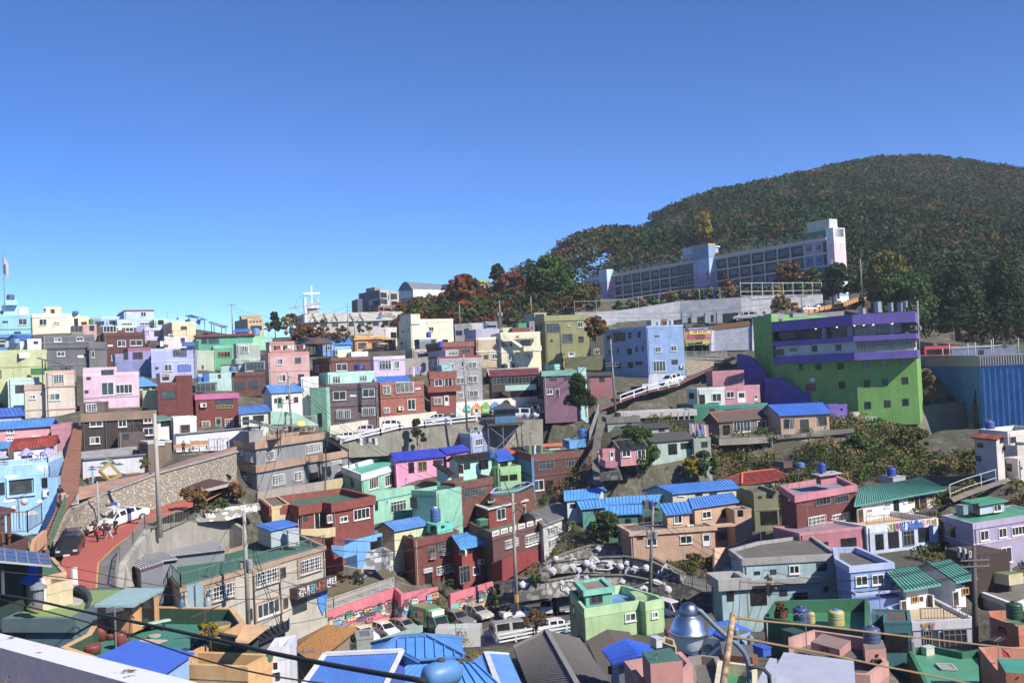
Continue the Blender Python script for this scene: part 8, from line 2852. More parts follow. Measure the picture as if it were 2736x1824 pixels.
L_=[onz(x,y,PK+0.015) for x,y in ((1160,1760),(1275,1690),(1350,1655),(1420,1650))]
for i in range(3):
 b_.face([L_[i],L_[i]+Vector((0.15,0,0)),L_[i+1]+Vector((0.15,0,0)),L_[i+1]])
tag(b_.build('road_marking','wC09428',None,base=L_[0]),kind='structure')
dz_=lambda x,y:onz(x,y,PK).y
for kind,l,x,y,hd,c,s_ in (('hatch','white hatchback with sunroof nearest the rusted orange roof',975,1712,-52,'aD8D8D4',1),('hatch','white taxi hatchback with green stripe beside the mural',1030,1700,-50,'aDCDCDC',1),('hatch','silver hatchback beside the mural wall corner',1080,1690,-45,'a9A9CA0',1),('suv','dark silver estate car right of the green truck',1222,1672,-48,'a6A6C70',0.98),('hatch','tall silver minicar before the painted wall',1272,1655,-47,'aA8A498',1.12),('sedan','white saloon turning at the foot of the steps',1388,1650,22,'aE0E0E0',0.97),('van','silver van with ribbed roof behind the guard rail',1375,1705,20,'a9C9CA0',1),('van','small white van facing out under the rock face',1462,1635,-96,'aDCDCE0',0.82),('suv','grey off-road car beside the light green house',1502,1632,-78,'a5A5C60',0.98),('sedan','white car half hidden by the dark street tree',1492,1690,12,'aDCDEE0',1.05)):
 vehicle(kind,l,x,y,dz_(x,y),hd,c,s_)
truck('green box truck with a picture panel and white roof fairing',1150,1688,dz_(1150,1688),-50,'a0E7A3A','a0E8A3E',2.0,3.2,top='aD8DCD8')
truck('white box truck with blue cab behind the guard rail',1268,1745,dz_(1268,1745),-5,'a141C58','aD0D0CC',2.0,4.4)
motorbike('black motorcycle at the foot of the steps',1340,1652,dz_(1340,1652),-60,'w1A1A1C')
motorbike('blue scooter beside the tall silver minicar',1312,1640,dz_(1312,1640),-70,'a2A4A7A')
steps('street_steps',[onz(1322,1640,PK),at(1335,1612,118)],[onz(1340,1646,PK),at(1370,1612,119)],8,'c8A867E')
fence('white pipe railing beside the street steps',[onz(1338,1640,PK),at(1352,1612,116),at(1374,1603,117)],h=1.3,sp=0.3,col='wC8CCC8')
fence('white guard rail with three bars along the lower street',[onz(1333,1726,PK,98),onz(1425,1708,PK),onz(1560,1690,PK)],h=1.2,sp=0,rails=(0.35,0.65,0.98),col='wD0D4D4',rw=0.14)
fence('short white guard rail at the white box truck',[onz(1255,1732,PK),onz(1302,1718,PK)],h=1.0,sp=0,rails=(0.3,0.65,0.98),col='wD0D4D4',rw=0.14)
fr('12')
MT=[(985,1010,100),(1000,945,101),(1400,798,105.5),(2035,572,112),(2105,640,110.5),(2493,560,115)]
MBt=[(985,1060,100),(1000,1050,101),(1400,1060,105.5),(2035,955,112),(2110,935,110.5),(2493,880,115)]
W1=wallface('mural_wall','pink retaining wall painted with a village of colourful houses',MT,MBt,'sD86878','retaining wall',th=0.4)
W2=wallface('mural_wall','second pink painted wall behind the silver minicar',[(2625,640,113.5),(3073,505,119)],[(2625,845,113.5),(3073,750,119)],'sD86878','retaining wall',th=0.4)
rg=random.Random(9)

def paint(wall,T,Bt,n,u0=0.0,bandsc=((0,0.62,'w8A7AA8'),(0,0.5,'w78B4AC'),(0,0.22,'wC8A040'),(0,0.1,'wC8C8C8'))):
 T=[at(*q) for q in T]
 Bt=[at(*q) for q in Bt]
 L=[0]
 for i in range(len(T) -1):
  L.append(L[-1]+(T[i+1] -T[i]).length)

 def P(u,v,o=0.03):
  s_=max(0,min(1,u))*L[-1]
  i=max((j for j in range(len(L) -1) if L[j]<=s_+1e-06))
  f=(s_ -L[i])/max(1e-06,L[i+1] -L[i])
  a=Bt[i].lerp(Bt[i+1],f)
  b=T[i].lerp(T[i+1],f)
  e=T[i+1] -T[i]
  nn=Vector((e.y,-e.x,0)).normalized()
  nn=-nn if nn.y>0 else nn
  return a.lerp(b,v)+nn*o
 for k,(_,hh,c) in enumerate(bandsc):
  b_=MB()
  m_=40
  pr=None
  top=lambda t:hh*(0.55+0.45*math.sin(2.2*t*math.pi+k)) if k<2 else hh
  for i in range(m_):
   a,b=(u0+(1 -u0)*i/m_,u0+(1 -u0)*(i+1)/m_)
   b_.face([P(a,0,0.03+0.012*k),P(b,0,0.03+0.012*k),P(b,top(b),0.03+0.012*k),P(a,top(a),0.03+0.012*k)])
  b_.build('painted_hill',c,wall)
 cs=['wC8C8C0','w5A98C8','wC88848','w7A90C0','wC06878','w8A4438','wD8C898','w3A8A80','w6A5A78','w98C0D0','wE0B070']
 b_=MB()
 for i in range(n):
  u=u0+(1 -u0)*rg.uniform(0.12,0.98)
  v=rg.uniform(0.1,0.5)+0.18*u
  w_=rg.uniform(0.5,1.2)/L[-1]
  h_=rg.uniform(0.1,0.22)
  o=0.085+i*0.0012
  ci=rg.randrange(len(cs))
  b_.face([P(u,v,o),P(u+w_,v,o),P(u+w_,v+h_,o),P(u,v+h_,o)],ci)
  b_.face([P(u -0.1*w_,v+h_*0.88,o+0.0004),P(u+w_*1.1,v+h_*0.88,o+0.0004),P(u+w_*0.95,v+h_*1.08,o+0.0004),P(u+w_*0.05,v+h_*1.08,o+0.0004)],len(cs))
  for a in (0.2,0.6):
   b_.face([P(u+w_*a,v+h_*0.4,o+0.0008),P(u+w_*(a+0.22),v+h_*0.4,o+0.0008),P(u+w_*(a+0.22),v+h_*0.65,o+0.0008),P(u+w_*a,v+h_*0.65,o+0.0008)],len(cs)+1)
 tag(b_.build('painted_village',cs+['w2A2A38','w24303C'],wall),kind='stuff')
paint(W1,MT[1:],MBt[1:],120,0.08)
paint(W2,[(2625,640,113.5),(3073,505,119)],[(2625,845,113.5),(3073,750,119)],40)
R0=[at(x,y -4,d+0.3) for x,y,d in MT[1:4]]
R1=[p+Vector((-0.6,3.0,0.35)) for p in R0]
strip('path',R0,R1,'cA8A496',up=0.05)
R2=[p+Vector((-1,6.5,1.5)) for p in R0]
fence('long white handrail along the top of the pink mural',[at(735,950,96),at(1000,925,101.3)]+[p+Vector((0,0.1,0.05)) for p in R0[1:]],h=1.15,col='wB8B8B4',sp=0.25)
lw=strip('lawn',R1,R2,'w5A4E2A',up=0.02)
for x,y,w_,hh,l,pl in ((1430,500,260,90,'reddish clipped hedge left of the lawn stones','rust'),(1700,475,300,90,'reddish green hedge along the concrete bank','rust'),(1425,620,90,160,'slim green bush on the little lawn','green')):
 tree(l,x,y,113,w_,hh,pl,1,1.6,0.12,bush=1,name='hedge',cat='hedge',grp='planting on the little lawn')
wallface('concrete_wall','sloping plain concrete bank wall behind the hedge',[(1310,310,115),(1690,375,113)],[(1310,440,115),(1690,440,113)],'cA09C90')
wallface('rubble_wall','white lime-washed rock bank under the blue cottage',[(1320,260,116),(1500,225,116),(1600,240,115),(1900,150,115),(1990,200,114)],[(1320,320,116),(1500,340,115.5),(1600,370,114.5),(1900,380,114),(1990,400,113.5)],'qC8C8C4')
tree('dark green round tree at the street steps',3093,750,115,150,220,'green',1,1.5,0.12,bush=1,grp='street trees',name='street_tree')
tree('grey-leaved creeper bush over the pink wall',2510,800,112.5,290,120,'dry',1,1.3,0.12,bush=1,grp='street trees',name='street_tree')
fr('22')
tree('dark rust-tipped street tree in front of the white car',1430,1060,95,330,250,'rust',0.85,1.3,0.09,grp='street trees',name='street_tree')
tree('bare climbing plant beside the white box truck',600,1290,80,330,420,'bare',0.9,0.35,0.05,grp='street trees',name='street_tree')
tree('sprawling half-bare shrub over the small blue roof',760,1500,64,280,260,'yellow',0.9,0.4,0.05,grp='street trees',name='street_tree')
tank('black ribbed tank with blue domed lid behind the grey roof',1745,1165,145,130,'p141416',d=74,lid='p5A84C0')
wallface('garden_wall','pale teal low wall in front of the three parked cars',[(-268,1130,86),(242,960,95)],[(-268,1200,86),(242,1030,95)],'s8CB0A0','wall',th=0.3)
T1=[(1500,330,119),(1740,205,123),(2000,128,126),(2352,150,125),(2640,250,121),(2960,420,114)]
wallface('cobble_wall','upper dark cobble terrace wall with white flower sculptures',T1,[(1500,420,118.5),(1740,255,122.5),(2000,240,125.5),(2352,235,124.5),(2640,330,120.5),(2960,470,113.5)],'q96928A',cap='c7A766C')
wallface('cobble_wall','middle dark cobble terrace wall behind the white spheres',[(1620,300,117.5),(1900,262,120),(2352,245,120),(2640,300,117.5),(2940,440,112)],[(1600,420,117),(1900,410,119.5),(2352,425,119.5),(2640,470,117),(2940,560,111.5)],'q96928A',cap='c7A766C')
wallface('cobble_wall','lower dark cobble terrace wall above the parked cars',[(1240,470,114),(1540,500,113),(1900,440,115),(2352,440,115),(2760,520,112)],[(1240,720,113),(1540,680,112),(1900,640,114),(2352,700,114),(2900,860,108)],'q96928A',cap='c7A766C')
wallface('rubble_wall','jagged grey natural rock face beside the street steps',[(985,515,118),(1120,495,117),(1340,440,116),(1560,400,115.5)],[(985,760,116),(1120,730,115),(1340,740,113.5),(1560,690,113)],'q8A857A')
tree('bright green tuft on the rock face',1430,510,113,130,110,'green',1,1.6,0.1,bush=1,name='shrub',cat='shrub',grp='street trees')

def FP(x,y,o=0.3):
 return wallat(x,y,o,105,128) or wallat(x,y+60,o,105,128) or at(x,y,112)
for i,(x,y,r_) in enumerate(((2080,158,32),(1600,388,42),(1808,345,38),(1872,380,32),(2025,350,33),(2195,333,32),(1697,512,28),(1748,592,36),(1962,468,36),(2445,226,32),(2379,310,30),(2461,372,40),(2333,505,32),(2555,580,42),(2193,335,30))[:14]):
 p=FP(x,y)
 k=mpp(p.y)
 b_=MB()
 rt=root('flower_sculpture',p,'white metal rose sculpture with petals, %s' % ['alone high on the upper wall','on the bank beside the first sphere','big one under the curled vine','touching the big one','between two spheres, lower','just before the third sphere','small one at the vine start over the road','beside the green house hut','half seen above the green house hut','alone right of the pole','beside the small sphere','large one between spheres','right of the green house','largest on the lowest wall'][i],'sculpture','white rose sculptures on the terrace walls')
 for sc_,o_ in ((1,0),(0.7,0.09),(0.4,0.17)):
  P_=[p+Vector((math.cos(a),0,math.sin(a)))*r_*k*sc_*(1+0.1*math.sin(5*a+i))+Vector((0,-o_,0)) for a in [2*math.pi*j/24 for j in range(24)]]
  b_.face(P_)
  Q_=[q+Vector((0,0.09,0)) for q in P_]
  for j in range(24):
   b_.face([P_[j],P_[(j+1) % 24],Q_[(j+1) % 24],Q_[j]])
 b_.build('petals','wD0D0D6',rt)
for i,(x,y,r_) in enumerate(((1632,258,34),(1950,305,40),(2302,335,40),(2571,356,42),(2795,578,44))):
 p=FP(x,y,0.7)
 r=r_*mpp(p.y)
 rt=root('sphere_sculpture',p,'white ball sculpture, %s' % ['highest, by the fretwork house','at the middle of the twin vines','right end of the twin vines','behind the leaning pole','lowest, above the white van'][i],'sculpture','white ball sculptures on the terrace walls')
 b_=MB()
 b_.lathe(p -Vector((0,0,r)),[(r*math.sin(a),r -r*math.cos(a)) for a in [math.pi*j/10 for j in range(11)]],18)
 b_.build('ball','wC8C8D0',rt,smooth=True)
 b_=MB()
 for j in range(3):
  b_.tube([p+Vector((math.cos(a)*math.sin(0.5+j*0.5),math.sin(a)*math.sin(0.5+j*0.5),math.cos(0.5+j*0.5)))*r*1.02 for a in [2*math.pi*m_/16 for m_ in range(17)]],r*0.05,4)
 b_.build('raised_rings','wB8B8C4',rt)
for i,P_ in enumerate(([(1840,330),(1910,315),(1990,320),(2100,288),(2200,295),(2270,325)],[(1990,335),(2080,372),(2180,378),(2270,345)],[(2093,285),(2200,290),(2265,330)],[(2340,350),(2440,372),(2560,355),(2640,400),(2720,440),(2790,448),(2850,420),(2860,385),(2830,362),(2800,385),(2810,425)],[(1720,495),(1790,490),(1850,505)],[(1690,540),(1690,580),(1720,600)],[(2340,520),(2420,560),(2500,548),(2570,515),(2600,510)],[(1790,300),(1790,265),(1825,255),(1845,275),(1830,295),(1815,290)])):
 b_=MB()
 Q_=[FP(x,y,0.25) for x,y in P_]
 b_.tube(Q_,0.075,8)
 tag(b_.build('vine_sculpture','wD0D0D6',None,base=Q_[0],smooth=True),'curved white tube vine sculpture, %s' % ['long upper one linking the spheres','lower loop between spheres','short one before the third sphere','long one ending in a spiral over the road','short one from the small rose','short bent one by the green hut','wavy one on the lowest wall','small curled one over the big rose'][i],'sculpture','white vine sculptures')
for i,(x,y,a) in enumerate(((1730,358,0.5),(2057,272,-0.7),(2005,275,1.2),(1852,465,1.0),(2386,388,1.2),(2700,505,-0.4),(2770,360,1.1),(2750,395,0.2))):
 p=FP(x,y)
 b_=MB()
 u=Vector((math.cos(a),0,math.sin(a)))*0.5
 v=Vector((-math.sin(a),0,math.cos(a)))*0.55
 P_=[p+u*1.15*math.cos(t)+v*0.5*math.sin(t)*(1 -0.3*math.cos(t)) for t in [2*math.pi*j/14 for j in range(14)]]
 b_.face(P_)
 b_.face([q+Vector((0,0.08,0)) for q in P_][::-1])
 b_.bar(P_[0]+Vector((0,-0.04,0)),P_[7]+Vector((0,-0.04,0)),0.06)
 tag(b_.build('leaf_sculpture','wD0D0D6',None,base=p),'white metal leaf sculpture, %s' % ['beside the big rose','tilted one of the upper pair','upright one of the upper pair','above the green house hut','under the middle sphere','right on the lowest wall','upper one at the spiral','lower one at the spiral'][i],'sculpture','white leaf sculptures')
p=at(1313,742,113.5)
rt=root('figure_sculpture',p,'white human figure sculpture with patchwork legs holding a blue sign','sculpture')
k=mpp(113.5)
W_=lambda x,y:p+Vector(((x -1313)*k,0,(742 -y)*k))
b_=MB()
b_.hexa([W_(x,y)+Vector((0,o,0)) for y,w_ in ((655,30),(590,42)) for x,o in ((1303 -w_/2,0),(1303+w_/2,0),(1303+w_/2,0.25),(1303 -w_/2,0.25))])
b_.lathe(W_(1297,585),[(0.1,0),(0.42,0.3),(0.42,0.6),(0.1,0.9)],12)
b_.tube([W_(1325,600),W_(1345,610),W_(1362,565)],0.09,6)
b_.tube([W_(1285,600),W_(1278,640),W_(1288,660)],0.09,6)
b_.build('torso','wD8D8D8',rt)
for s_ in (0,1):
 b_=MB()
 for j in range(6):
  y=655+j*14
  b_.bar(W_(1297+s_*25+j*s_,y),W_(1297+s_*25+j*s_,y+14),0.42+0.05*j,j % 5)
 b_.build('leg',['w4A6AB0','wB04A4A','wC8B850','w8A5AA0','w3A9A9A'],rt)
b_=MB()
b_.bar(W_(1310,560),W_(1372,540),0.6,0,0.5)
b_.build('sign_board','w2050A8',rt)
p=at(1248,620,114)
rt=root('postbox',p,'yellow wall box beside the striped pole','box')
b_=MB()
b_.box(p+Vector((0,0,0.4)),0.6,0.4,0.9)
b_.build('body','wC89A20',rt)
b_=MB()
b_.box(p+Vector((0,0,0.9)),0.7,0.5,0.12)
b_.build('lid','wD8D8D0',rt)
b_=MB()
P_=[at(1188,500,113),at(1208,552,113),at(1165,552,113)]
b_.face(P_)
b_.face([q+Vector((0,0.05,0)) for q in P_][::-1])
b_.tube([at(1182,520,113.1),at(1180,690,113.1)],0.05,6)
tag(b_.build('pedestrian_sign','w1A3C98',None,base=at(1180,690,113.1)),'blue triangular pedestrian sign on a thin post','sign')
fr('21')
N_=[(-613,500,148.5),(-200,400,151),(0,350,153),(262,322,155.5),(810,262,159),(1230,250,162),(1500,235,164),(1750,215,168)]
F2=[(-733,395,156.5),(-210,350,160.5),(250,295,163),(590,212,165.5),(893,190,168),(1445,150,172),(1640,142,174),(1760,135,176)]
strip('street',[at(*q) for q in N_],[at(*q) for q in F2],'c5A5854')
fence('white guard rail along the upper street',[at(*q) for q in N_[:5]],h=1.0,sp=0,rails=(0.45,0.95),col='wD4D8DA',rw=0.2,post=3.5)
wallface('concrete_wall','tall stained concrete wall under the upper street',N_[:7],[(-613,640,148),(-200,620,150.5),(0,600,152.5),(262,600,155),(810,640,158),(1230,640,161),(1500,640,163)],'c8A8474')
for kind,l,x,y,d,hd,c,s_ in (('sedan','white car at the left end of the upper street',-520,458,151,8,'aDCDCE0',0.9),('hatch','pale pink small car on the upper street',-300,400,154,10,'aC8B8C0',1.05),('hatch','white small car with yellow kerb post behind',-50,345,157,10,'aD8D8D4',1.05),('sedan','white car beside the metal stairs on the upper street',400,272,162,172,'aDCDCDC',1),('van','white people carrier right of the blue kiosk',1310,238,166,-8,'aDCDCE0',1),('suv','silver off-road car below the fish mural',1285,185,171,-25,'a8A8C90',1),('suv','white off-road car facing the street',1432,200,170,-70,'aDCDCDC',1),('hatch','white hatchback beside the off-road car',1590,190,171.5,170,'aD0D0D2',1.1),('sedan','dark blue-grey car at the end of the street row',1760,170,174,175,'a8090A8',1)):
 vehicle(kind,l,x,y,d,hd,c,s_)
truck('white flatbed truck at the white guard rail',690,245,163,4,bl=3,flat=1)
truck('second white flatbed truck behind the blue kiosk',880,222,166,4,bl=3,flat=1)
for x,y,l,c in ((955,235,'person in black by the blue kiosk','h16161A'),(1385,195,'person in grey among the parked cars','h4A5058'),(1452,190,'person in blue beside the white off-road car','h2A4A7A')):
 person(l,at(x,y,164),-1.4,1.7,c,'h1A1A20')
p=at(1100,290,158)
rt=root('kiosk',p,'blue guard kiosk with dark hipped roof on steel stilts','kiosk')
b_=MB()
k=mpp(158)
ex=Vector((0.99,0.1,0))
b_.obox(p+Vector((0,1.5,1.3)),ex*1.6,Vector((-0.12,1.2,0)),Vector((0,0,1.15)))
b_.build('wall','s3A84B8',rt)
b_=MB()
b_.obox(p+Vector((0,1.5,1.7)),ex*1.63,Vector((-0.12,1.23,0)),Vector((0,0,0.4)))
b_.build('window','g2A3A40',rt)
b_=MB()
c=p+Vector((0,1.5,2.5))
Q_=[c+ex*a*2.2+Vector((0,b*1.9,0)) for a,b in ((-1,-1),(1,-1),(1,1),(-1,1))]
for i in range(4):
 b_.slab([Q_[i],Q_[(i+1) % 4],c+Vector((0,0,0.95))],0.12)
b_.build('roof','w3A3A3C',rt)
b_=MB()
b_.obox(p+Vector((0,1,0.1)),ex*2.9,Vector((-0.2,2.3,0)),Vector((0,0,0.15)))
b_.build('platform','w4A3E34',rt)
for a,b in ((-2.6,-1),(2.6,-1),(-0.3,-1),(2.6,2.6)):
 b_=MB()
 q=p+ex*a+Vector((0,b,0))
 b_.bar(q,q -Vector((0,0,5.5)),0.16)
 b_.build('stilt','p6A7078',rt)
b_=MB()
q=p+Vector((0,-1,0))
b_.bar(q -ex*2.6,q+ex*2.6 -Vector((0,0,4.5)),0.12)
b_.bar(q+ex*2.6,q -ex*2.6 -Vector((0,0,4.5)),0.12)
b_.build('brace','p6A7078',rt)
fence('dark blue railing around the kiosk platform',[p -ex*2.8+Vector((0,-1.2,0.2)),p+ex*2.8+Vector((0,-1.2,0.2))],h=1.2,sp=0,rails=(0.3,0.6,0.95),col='w2A4A6A')
steps('long_steps',[at(2030,880,137),at(2010,640,143),at(2030,450,150),at(2060,300,158),at(2090,150,167)],[at(2130,900,137),at(2100,640,143),at(2110,450,150),at(2150,300,158),at(2170,150,167)],60,'c7A7468')
fence('white railing up the long concrete steps',[at(1990,450,149),at(2090,150,166)],h=1.2,col='wA8A8A0',sp=0.5)
fr('30')
RU=[(0,1560,166),(220,1470,169),(500,1370,174),(830,1290,182),(1180,1125,196),(1430,1010,207)]
RV=[(0,1500,171),(220,1440,174),(450,1340,179),(700,1290,187),(1180,1095,201),(1400,985,212)]
strip('road',[at(*q) for q in RU],[at(*q) for q in RV],'c625C58')
b_=MB()
Q_=[at(*q)+Vector((0,0.3,0.12)) for q in RU]
for i in range(5):
 b_.bar(Q_[i],Q_[i+1],0.25,0,0.2)
tag(b_.build('red_kerb','w8A3A2A',None,base=Q_[0]),kind='structure')
fence('white road railing with slanting bars on the ramp',[at(*q) for q in RU[1:4]],h=1.3,sp=0,rails=(0.4,0.95),col='wD0D4D8',rw=0.16,post=3.4)
vehicle('hatch','white hatchback climbing the ramp under the sky blue house',750,1285,183.5,-145,'aDCDCE0',1.25,pitch=-8)
truck('dark blue flatbed truck on the ramp',330,1425,174,35,'a141C48','a141C48',flat=1)
vehicle('suv','silver car in the dark car park opening',1525,615,257,170,'aB0B4B8',1.3)
for x,y,d,l,k_ in ((2190,515,262,'first white hillside car above the yellow kerb',0),(2330,490,268,'second white hillside car near the big pole',0),(2650 -0,350,285,'dark blue car climbing the hillside track',1)):
 if k_:
  fr('40')
  x,y=(690,365)
 vehicle('sedan',l,x,y,d,20 if not k_ else -130,'aE0E0E4' if not k_ else 'a1A2240',1.0,pitch=0)
fr('30')
wallface('concrete_wall','car-park deck edge wall above the purple building',[(1600,590,232),(1980,555,236),(2560,510,246)],[(1600,700,230),(1980,640,234),(2560,600,244)],'c6A6C6C')
p=at(2050,510,262)
rt=root('digger',p,'small yellow digger beside the bare tree','digger')
b_=MB()
b_.box(p+Vector((0,0,1.5)),1.5,1.3,1.3,0.3)
b_.build('cab','wB07820',rt)
b_=MB()
b_.box(p+Vector((0,-0.7,1.7)),1.0,0.1,0.7,0.3)
b_.build('window','g182024',rt)
for s_ in (-1,1):
 b_=MB()
 b_.box(p+Vector((0,s_*0.6,0.4)),2.0,0.35,0.7,0.3)
 b_.build('track','w1A1A1A',rt)
b_=MB()
b_.tube([p+Vector((-0.7,0,1.2)),p+Vector((-1.7,0,3)),p+Vector((-2.6,0,1.5))],0.13,6)
b_.build('boom','wB07820',rt)
KP=[(2130,545,258),(2240,530,262),(2350,500,266)]
b_=MB()
fr('30')
Q_=[at(*q) for q in KP]
fr('40')
Q_+=[at(*q) for q in ((335,487,268),(450,470,273),(690,385,290),(800,320,300))]
for i in range(len(Q_) -1):
 L=(Q_[i+1] -Q_[i]).length
 n=max(2,int(L/2.2))
 for j in range(n):
  b_.bar(Q_[i].lerp(Q_[i+1],(j+0.08)/n)+Vector((0,0,0.5)),Q_[i].lerp(Q_[i+1],(j+0.92)/n)+Vector((0,0,0.5)),0.4,0,1.0)
tag(b_.build('kerb_barrier','wC88C1C',None,base=Q_[0]),'yellow block barrier climbing the hillside track','barrier')
strip('track',[q+Vector((0,0.5,-0.2)) for q in Q_],[q+Vector((-3,6,0.1)) for q in Q_],'c6E665A')
fr('12')
POLES['u']=pole('utility pole with transformers in front of the beige centre',508,-240,930,84,xt=462,r=0.17,arms=(0.55,),trans=0.52,col='cA09C90')
fr('22')
POLES['v']=pole('yellow-striped pole with lamps before the rock face',1222,-60 -360,720,113,xt=1182,r=0.2,arms=(0.62,),col='cA09C90')
b_=MB()
b_.tube([at(1224,720,112.9),at(1218,640,112.9)],0.28,10)
tag(b_.build('warning_sleeve','wB89020',None,base=at(1224,720,112.9)),'yellow warning sleeve round the pole foot','sleeve')
fr('32')
POLES['w']=pole('weathered pole with drum transformer on the terrace walls',520,-280,640,109,xt=562,r=0.17,arms=(0.78,),trans=0.68,col='c8A8478')
fr('42')
POLES['x']=pole('dark timber pole with many cables at the right',1840,140,1200,78,xt=1828,r=0.2,arms=(0.86,0.8),col='c5A5248')
fr('12')
POLES['y']=pole('short weathered pole before the rusted orange roof',1000,1195,1480,54,r=0.13,arms=(0.8,),col='c6A5E50')
fr('32')
RM=[(830,520,112),(1280,690,108),(1810,850,103)]
RM2=[(870,420,116),(1290,560,112),(1840,770,106)]
strip('ramp',[at(*q) for q in RM],[at(*q) for q in RM2],'c6E6C68')
fence('long dull railing down the concrete ramp',[at(*q) for q in RM],h=1.2,col='w7A7A76',sp=0.3)
wallface('concrete_wall','shaded patterned wall under the concrete ramp',[(660,480,113.5),(830,530,111.8),(1280,700,107.8),(1810,862,102.8)],[(660,760,110),(830,840,108),(1280,930,104),(1810,1000,99)],'q5A524C')
strip('street',[at(680,900,104),at(1000,1000,100),at(1500,1120,92)],[at(700,800,108),at(1100,870,106),at(1700,1010,99)],'v8A5A50')
vehicle('van','white van half hidden behind the light green house',745,870,104,-60,'aDCDCE0',0.85)
tree('dark brown bush above the white van',880,790,106,240,110,'rust',1,1.3,0.12,bush=1,grp='street trees',name='street_tree')

def wire(a,b,sag=1.0,r=0.025,l=None):
 cable(a,b,sag,r,l)
tp={k:v[0] for k,v in POLES.items()}
for a,b,s_ in (('a','b',3),('b','e',3),('e','f',2),('c','d',3),('d','g',3),('u','c',2),('u','v',3),('v','w',3),('w','x',4),('v','d',2),('u','y',1),('e','s2',3),('s2','s1',2),('s1','s3',2),('g','w',4),('x','v',5),('c','v',3)):
 for o in (0,0.5):
  wire(tp[a] -Vector((0,0,0.8+o*2))+Vector((o,0,0)),tp[b] -Vector((0,0,0.8+o*2))+Vector((o,0,0)),s_)
for k,(x,y,d) in (('g',(120,1240,150)),('g',(40,1400,148)),('g',(60,1020,170))):
 fr('20')
 x+=1400
 q=at(x,y+150,d)
 wire(tp['g'],q,0.5)
fr('12')
for P_,r_,l in (([(-2200,625,34),(-1793,690,31),(-1293,800,27),(-600,945,22),(259,1132,18),(700,1240,16),(1400,1380,14),(2352,1545,12)],0.035,'thick black bundled cable sweeping across the bottom left'),([(-2093,690,40),(-1000,980,36),(0,1310,32),(700,1480,30),(1300,1570,30)],0.025,'black cable below the thick bundle'),([(-2093,400,50),(-1300,480,52),(-400,640,60),(500,690,80),(1300,650,100)],0.025,'thin black cable crossing the red road and the centre'),([(-2093,240,60),(-1400,350,62),(-300,560,70),(500,560,82)],0.02,'thin dark cable above the mossy green roof'),([(500,460,84),(1200,380,95),(2352,150,108)],0.025,'dark cable rising from the transformer pole to the fretwork house'),([(500,690,84),(1400,640,95),(2352,340,108)],0.02,'lower dark cable rising towards the brick houses')):
 b_=MB()
 Q_=[at(*q) for q in P_]
 S_=[]
 for i in range(len(Q_) -1):
  for j in range(6):
   t=j/6
   p0=Q_[max(0,i -1)]
   p1=Q_[i]
   p2=Q_[i+1]
   p3=Q_[min(len(Q_) -1,i+2)]
   S_.append(0.5*(2*p1+(p2 -p0)*t+(2*p0 -5*p1+4*p2 -p3)*t*t+(3*p1 -p0 -3*p2+p3)*t**3))
 S_.append(Q_[-1])
 b_.tube(S_,r_,6)
 tag(b_.build('overhead_cable','w121214',None,base=Q_[0],smooth=True),l,'cable','long cables crossing the view')
fr('02')
zt_=CZ -0.42
e0,e1=(onz(-400,945,zt_,2),onz(2700,1717,zt_,1.4))
f0,f1=(onz(-400,1085,zt_,1.8),onz(2700,1940,zt_,1.3))
dn=Vector((0,0,-0.055))
rt=root('balcony_rail',f0,'white painted rail with rust chips in the bottom left corner','railing')
b_=MB()
b_.hexa([f0+dn,f1+dn,e1+dn,e0+dn,f0,f1,e1,e0])
b_.m[2]=1
o=b_.build('rail_top',['yD4D4DC','yD8B0A8'],rt)
md=o.modifiers.new('b','BEVEL')
md.width=0.006
md.segments=3
b_=MB()
q=onz(-400+640,1085+177,zt_,1.7)+Vector((0,0.04,0))
b_.tube([q+dn,q -Vector((0,0,0.7))],0.05,16)
b_.build('rail_post','yA88E90',rt)
fr('32')
dl=10.8
k=mpp(dl)
c=at(932,1000,dl)
rt=root('street_lamp',c,'large silver street lamp head with glass lantern close to the viewer','street lamp')
tilt=Matrix.Rotation(R_(3),3,'Y')
L0=lambda r_,dy:(r_*k,dy*k)

def lathe_t(prof,mat,name,n=32):
 b_=MB()
 m_=[L0(r_,z) for r_,z in prof]
 b_.lathe((0,0,0),m_,n)
 b_.v=[tuple(tilt @ Vector(v)+c) for v in b_.v]
 return b_.build(name,mat,rt,smooth=True)

def metal(nm,col,ro):
 mt=bpy.data.materials.new(nm)
 mt.use_nodes=True
 b=mt.node_tree.nodes['Principled BSDF']
 b.inputs['Base Color'].default_value=(*col,1)
 b.inputs['Metallic'].default_value=1
 b.inputs['Roughness'].default_value=ro
 return mt
SV=metal('brushed_silver',(0.55,0.57,0.62),0.34)
lathe_t([(168,-60),(196,-52),(204,-40),(204,-26),(196,-16),(185,10),(172,50),(150,95),(120,128),(95,145),(92,150)],SV,'lamp_shade')
lathe_t([(92,140),(96,150),(97,175),(92,215),(75,250),(45,268),(5,275)],metal('grey_casting',(0.22,0.25,0.3),0.45),'lamp_cap')
gm=bpy.data.materials.new('lantern_glass')
gm.use_nodes=True
b=gm.node_tree.nodes['Principled BSDF']
b.inputs['Base Color'].default_value=(0.5,0.56,0.58,1)
b.inputs['Roughness'].default_value=0.12
b.inputs['Alpha'].default_value=0.78
b.inputs['Specular IOR Level'].default_value=0.8
lathe_t([(166,-58),(160,-75),(140,-150),(118,-200),(112,-208),(70,-232),(5,-240)][::-1],gm,'lantern_glass')
lathe_t([(116,-196),(117,-206),(110,-212),(108,-206)],SV,'glass_rim')
AR=[at(x,y,dl+0.1) for x,y in ((985,778),(1060,815),(1200,960),(1330,1080),(1440,1160),(1510,1240),(1550,1330),(1568,1450),(1572,1700))]
b_=MB()
